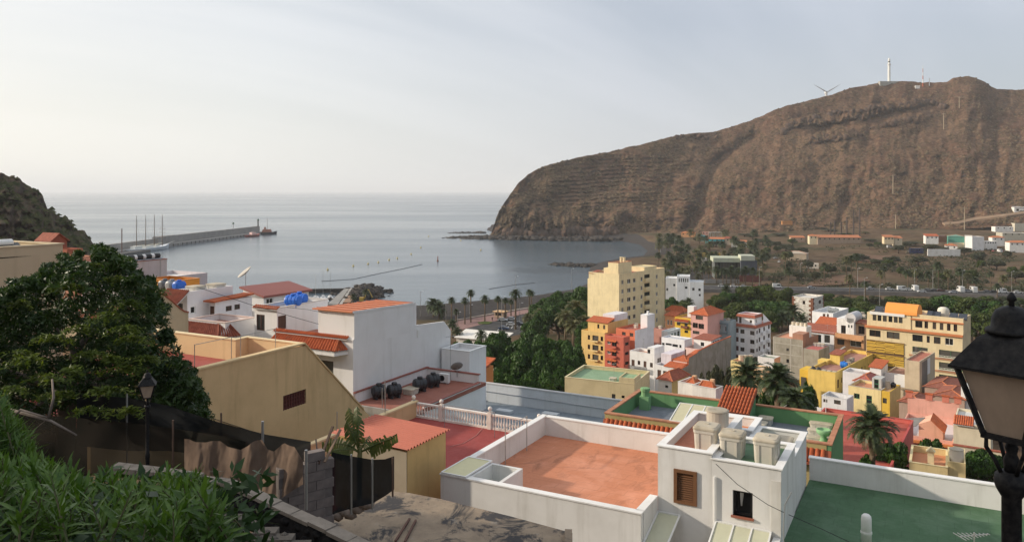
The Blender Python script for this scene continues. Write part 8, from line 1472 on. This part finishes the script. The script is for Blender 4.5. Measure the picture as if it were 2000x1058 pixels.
def nets():
    def netmat(c, alpha, name, c2=None):
        m, nt, b = nodes(name); v = objvec(nt); nt.links.new(mix(nt, mrange(nt, noise(nt, 1.2, 5, .6, v), .38, .66), c, c2 or mul(c, 1.8)), b.inputs['Base Color']); b.inputs['Roughness'].default_value = .9; b.inputs['Specular IOR Level'].default_value = .1; b.inputs['Alpha'].default_value = alpha; bump(nt, b, noise(nt, 60, 2, .5, v), .2, .005); return m
    rp = random.Random(6)
    def cloth(name, label, cat, top, bot, Ya, Yb, mat, amp, nf, ragged=0, wr=0):
        t = thing(name, label, cat, tuple(W((top[0][0]+top[0][-1])/2, 960, (Ya+Yb)/2))); o = Vector(t.location); x0, x1 = top[0][0], top[0][-1]
        def fn(a, b):
            px = x0+(x1-x0)*a; Y = Ya+(Yb-Ya)*a; tp = np.interp(px, *top)+ragged*(vnoise(np.array(px*.06), np.array(3.))-.5); bt = np.interp(px, *bot); py = tp+(bt-tp)*b
            d = amp*(math.sin(a*nf+1.4*math.sin(b*4))+.5*math.sin(a*nf*2.3+b*3))*(.3+.7*b)+wr*float(fbm(np.array(px*.05), np.array(py*.05), 4))+(0 if 'tarp' not in name else .22*float(fbm(np.array(px*.036+py*.006), np.array(py*.010), 4))); return W(px, py, Y+d)-o
        MB().sheet(fn, 120, 28).build('cloth', mat, t, True); return t
    black = netmat((.012,.013,.014), .97, 'black_shade_net'); green = netmat((.030,.024,.018), .9, 'faded_net', (.014,.015,.011)); tarp = netmat((.24,.17,.125), 1, 'brown_tarp', (.14,.10,.078))
    cloth('shade_net', 'black shade net stretched along the fence below the ochre wall', 'net', ([150,250,330,420,520,607],[770,776,792,822,848,862]), ([150,250,330,420,520,607],[870,880,880,890,905,925]), 19.5, 17.0, black, .05, 9)
    cloth('faded_net', 'faded see through brown net hanging along the left fence', 'net', ([30,150,260,340,440,480],[805,815,826,836,852,862]), ([30,150,260,340,440,480],[920,925,935,945,955,960]), 18.9, 16.9, green, .06, 12)
    cloth('tarpaulin', 'crumpled brown tarpaulin sagging over the fence and block wall', 'tarpaulin', ([360,430,445,470,490,512,522,535,556,575,592],[858,862,872,878,866,862,880,884,868,873,900]), ([360,430,470,520,550,575,592],[935,948,962,985,972,955,945]), 16.9, 15.75, tarp, .016, 23, 9, .0)
    cloth('shade_net', 'black shade net panel between thin poles beside the shed', 'net', ([648,660,686,728,752,770],[882,885,890,897,896,890]), ([648,660,686,728,752,770],[1005,1000,992,982,968,955]), 17.2, 18.0, black, .04, 14)
    for px, y0, y1, Y, l in ((248,768,935,18.4,'thin grey fence pole left of the distant lantern'),(338,820,950,17.4,'thin rusty fence pole right of the distant lantern'),(513,822,885,17.0,'short fence pole behind the tarpaulin'),(598,878,985,15.7,'grey steel fence pole at the block wall'),(686,887,995,17.3,'pale pole holding the left side of the shade panel'),(727,895,985,17.5,'thin pole in the middle of the shade panel'),(767,893,960,17.8,'rusty pole at the right end of the shade panel'),(432,806,845,18.5,'thin twig like stake against the ochre wall')):
        p = W(px, y1, Y); post('fence_pole', l, 'pole', tuple(p), (y1-y0)*Y/F, .022 if Y > 17 else .03, STEEL if px not in (338, 767, 432) else paint((.13,.08,.055), .8, 0, 'rust'))
    for i, (a, b, l) in enumerate((((622,905),(650,832),'old plank leaning by the banana plant, the darker one'),((634,902),(665,838),'old plank leaning by the banana plant, the paler one'),((622,900),(617,858),'thin stick standing beside the leaning planks'))): tag(MB().bar(W(*a, 16.4), W(*b, 17.0), .05 if i < 2 else .03, .03).build('plank', paint(((.09,.055,.04),(.22,.15,.10),(.07,.05,.04))[i], .9, 0, 'old_plank')), l, 'plank')
    # concrete block wall, block by block
    A = W(545, 925, 15.9); B = W(650, 900, 16.6); d = (B-A); d.z = 0; Lw = d.length; t = thing('block_wall', 'grey concrete block wall ending the net fence', 'wall', (A.x, A.y, W(600, 1040, 16.2).z), math.atan2(d.y, d.x)); bm = rough((.23,.195,.18),(.17,.145,.135),5,.5,.02,'concrete_block'); z0 = 0; me = MB().box(.006,.39,0,.19,.006,.194).mesh('block', bm)
    for r in range(9):
        for c in range(-1, 4):
            x = c*.4+(.2 if r % 2 else 0); top = 1.35+.22*x/Lw*1.3
            if x < -.05 or x+.39 > Lw+.05 or (r+1)*.2 > top+.15: continue
            link('block', me, t, (x, rp.uniform(-.012,.012), r*.2))
    MB().box(0,Lw,.02,.17,-.6,1.35).build('mortar', rough((.17,.15,.14),(.13,.115,.11),6,.4,.02,'mortar'), t)
    # rubble
    rg = random.Random(9); sm = [stonemesh(40+i, rough((.22,.18,.15),(.30,.24,.20),4,.5,.03,'rubble')) for i in range(3)]
    for i in range(9): px = 655+8*i+rg.uniform(0,6); tag(link('rubble_stone', sm[i % 3], None, W(px, 1010-(px-650)*.35+rg.uniform(-5,5), 23.5), (rg.random(), rg.random(), rg.random()), rg.uniform(.25,.6)), 'loose rubble stone below the shade panel, %s in the line' % nth(i, 9), 'stone', 'rubble below the shade panel')
    # stained concrete slab roof
    m, nt, b = nodes('stained_concrete'); v = objvec(nt, False); c = mix(nt, mrange(nt, noise(nt, .9, 7, .7, v), .36, .66), (.34,.265,.19), (.21,.16,.115)); c = mix(nt, mrange(nt, noise(nt, .55, 7, .72, v, None, .8), .505, .57), c, (.045,.042,.044)); c = mix(nt, mrange(nt, noise(nt, 3.2, 5, .7, v), .62, .7), c, (.05,.045,.04)); c = mix(nt, mrange(nt, noise(nt, 1.4, 6, .7, v), .6, .72, 0, .7), c, (.36,.32,.27)); nt.links.new(c, b.inputs['Base Color']); b.inputs['Roughness'].default_value = .95; bump(nt, b, noise(nt, 4, 7, .75, v), .7, .05)
    z = 49.6; pts = [(632,1026),(690,985),(745,957),(800,962),(862,974),(1000,1008),(1118,1040),(1118,1090),(900,1180),(632,1180)]; q = [G(px, py, z) for px, py in pts]; c0 = q[2]
    t = thing('concrete_slab', 'weathered concrete slab roof with black tar stains in front of the white house', 'roof', tuple(c0)); top = MB(); xs = [p.x for p in q]; ys = [p.y for p in q]
    MB().slab([p-c0 for p in q], (0,0,-.35)).build('slab', m, t)
    MB().bar(q[6]-c0+Vector((-.12,0,.04)), q[7]-c0+Vector((-.12,0,.04)), .22, .16).build('edge_kerb', m, t)
    for i, (a, b_, l) in enumerate((((800,1012),(772,1056),'brown stick lying on the stained slab'),((812,1015),(790,1058),'second brown stick lying beside the first on the slab'))): tag(MB().bar(G(*a, z+.05), G(*b_, z+.05), .06, .05).build('stick', paint((.12,.06,.045), .9, 0, 'rotten_wood')), l, 'stick')
    # overhead cables
    for i, (pts, l) in enumerate(((((560,600,66),(600,604,66),(640,612,66)), 'short thin cable beside the blue tanks'), (((384,560,68),(500,598,69),(620,632,68),(700,655,67)), 'sagging cable between the white hillside houses'))): tag(MB().tube([W(*p) for p in pts], .015 if i == 0 else .02, 4).build('cable', BLACKM), l, 'cable')
nets()
# ================= haze =================
m = bpy.data.materials.new('haze_air'); m.use_nodes = True; nt = m.node_tree; nt.nodes.clear(); out = nt.nodes.new('ShaderNodeOutputMaterial'); pv = nt.nodes.new('ShaderNodeVolumePrincipled')
pv.inputs['Density'].default_value = .00008; pv.inputs['Color'].default_value = (.97,.98,1,1); pv.inputs['Anisotropy'].default_value = .1; nt.links.new(pv.outputs[0], out.inputs['Volume'])
o = MB().box(-62000, 62000, -400, 72000, -6, 290).build('haze', m); o['kind'] = 'stuff'; o['label'] = 'thin pale sea haze over bay and hills'
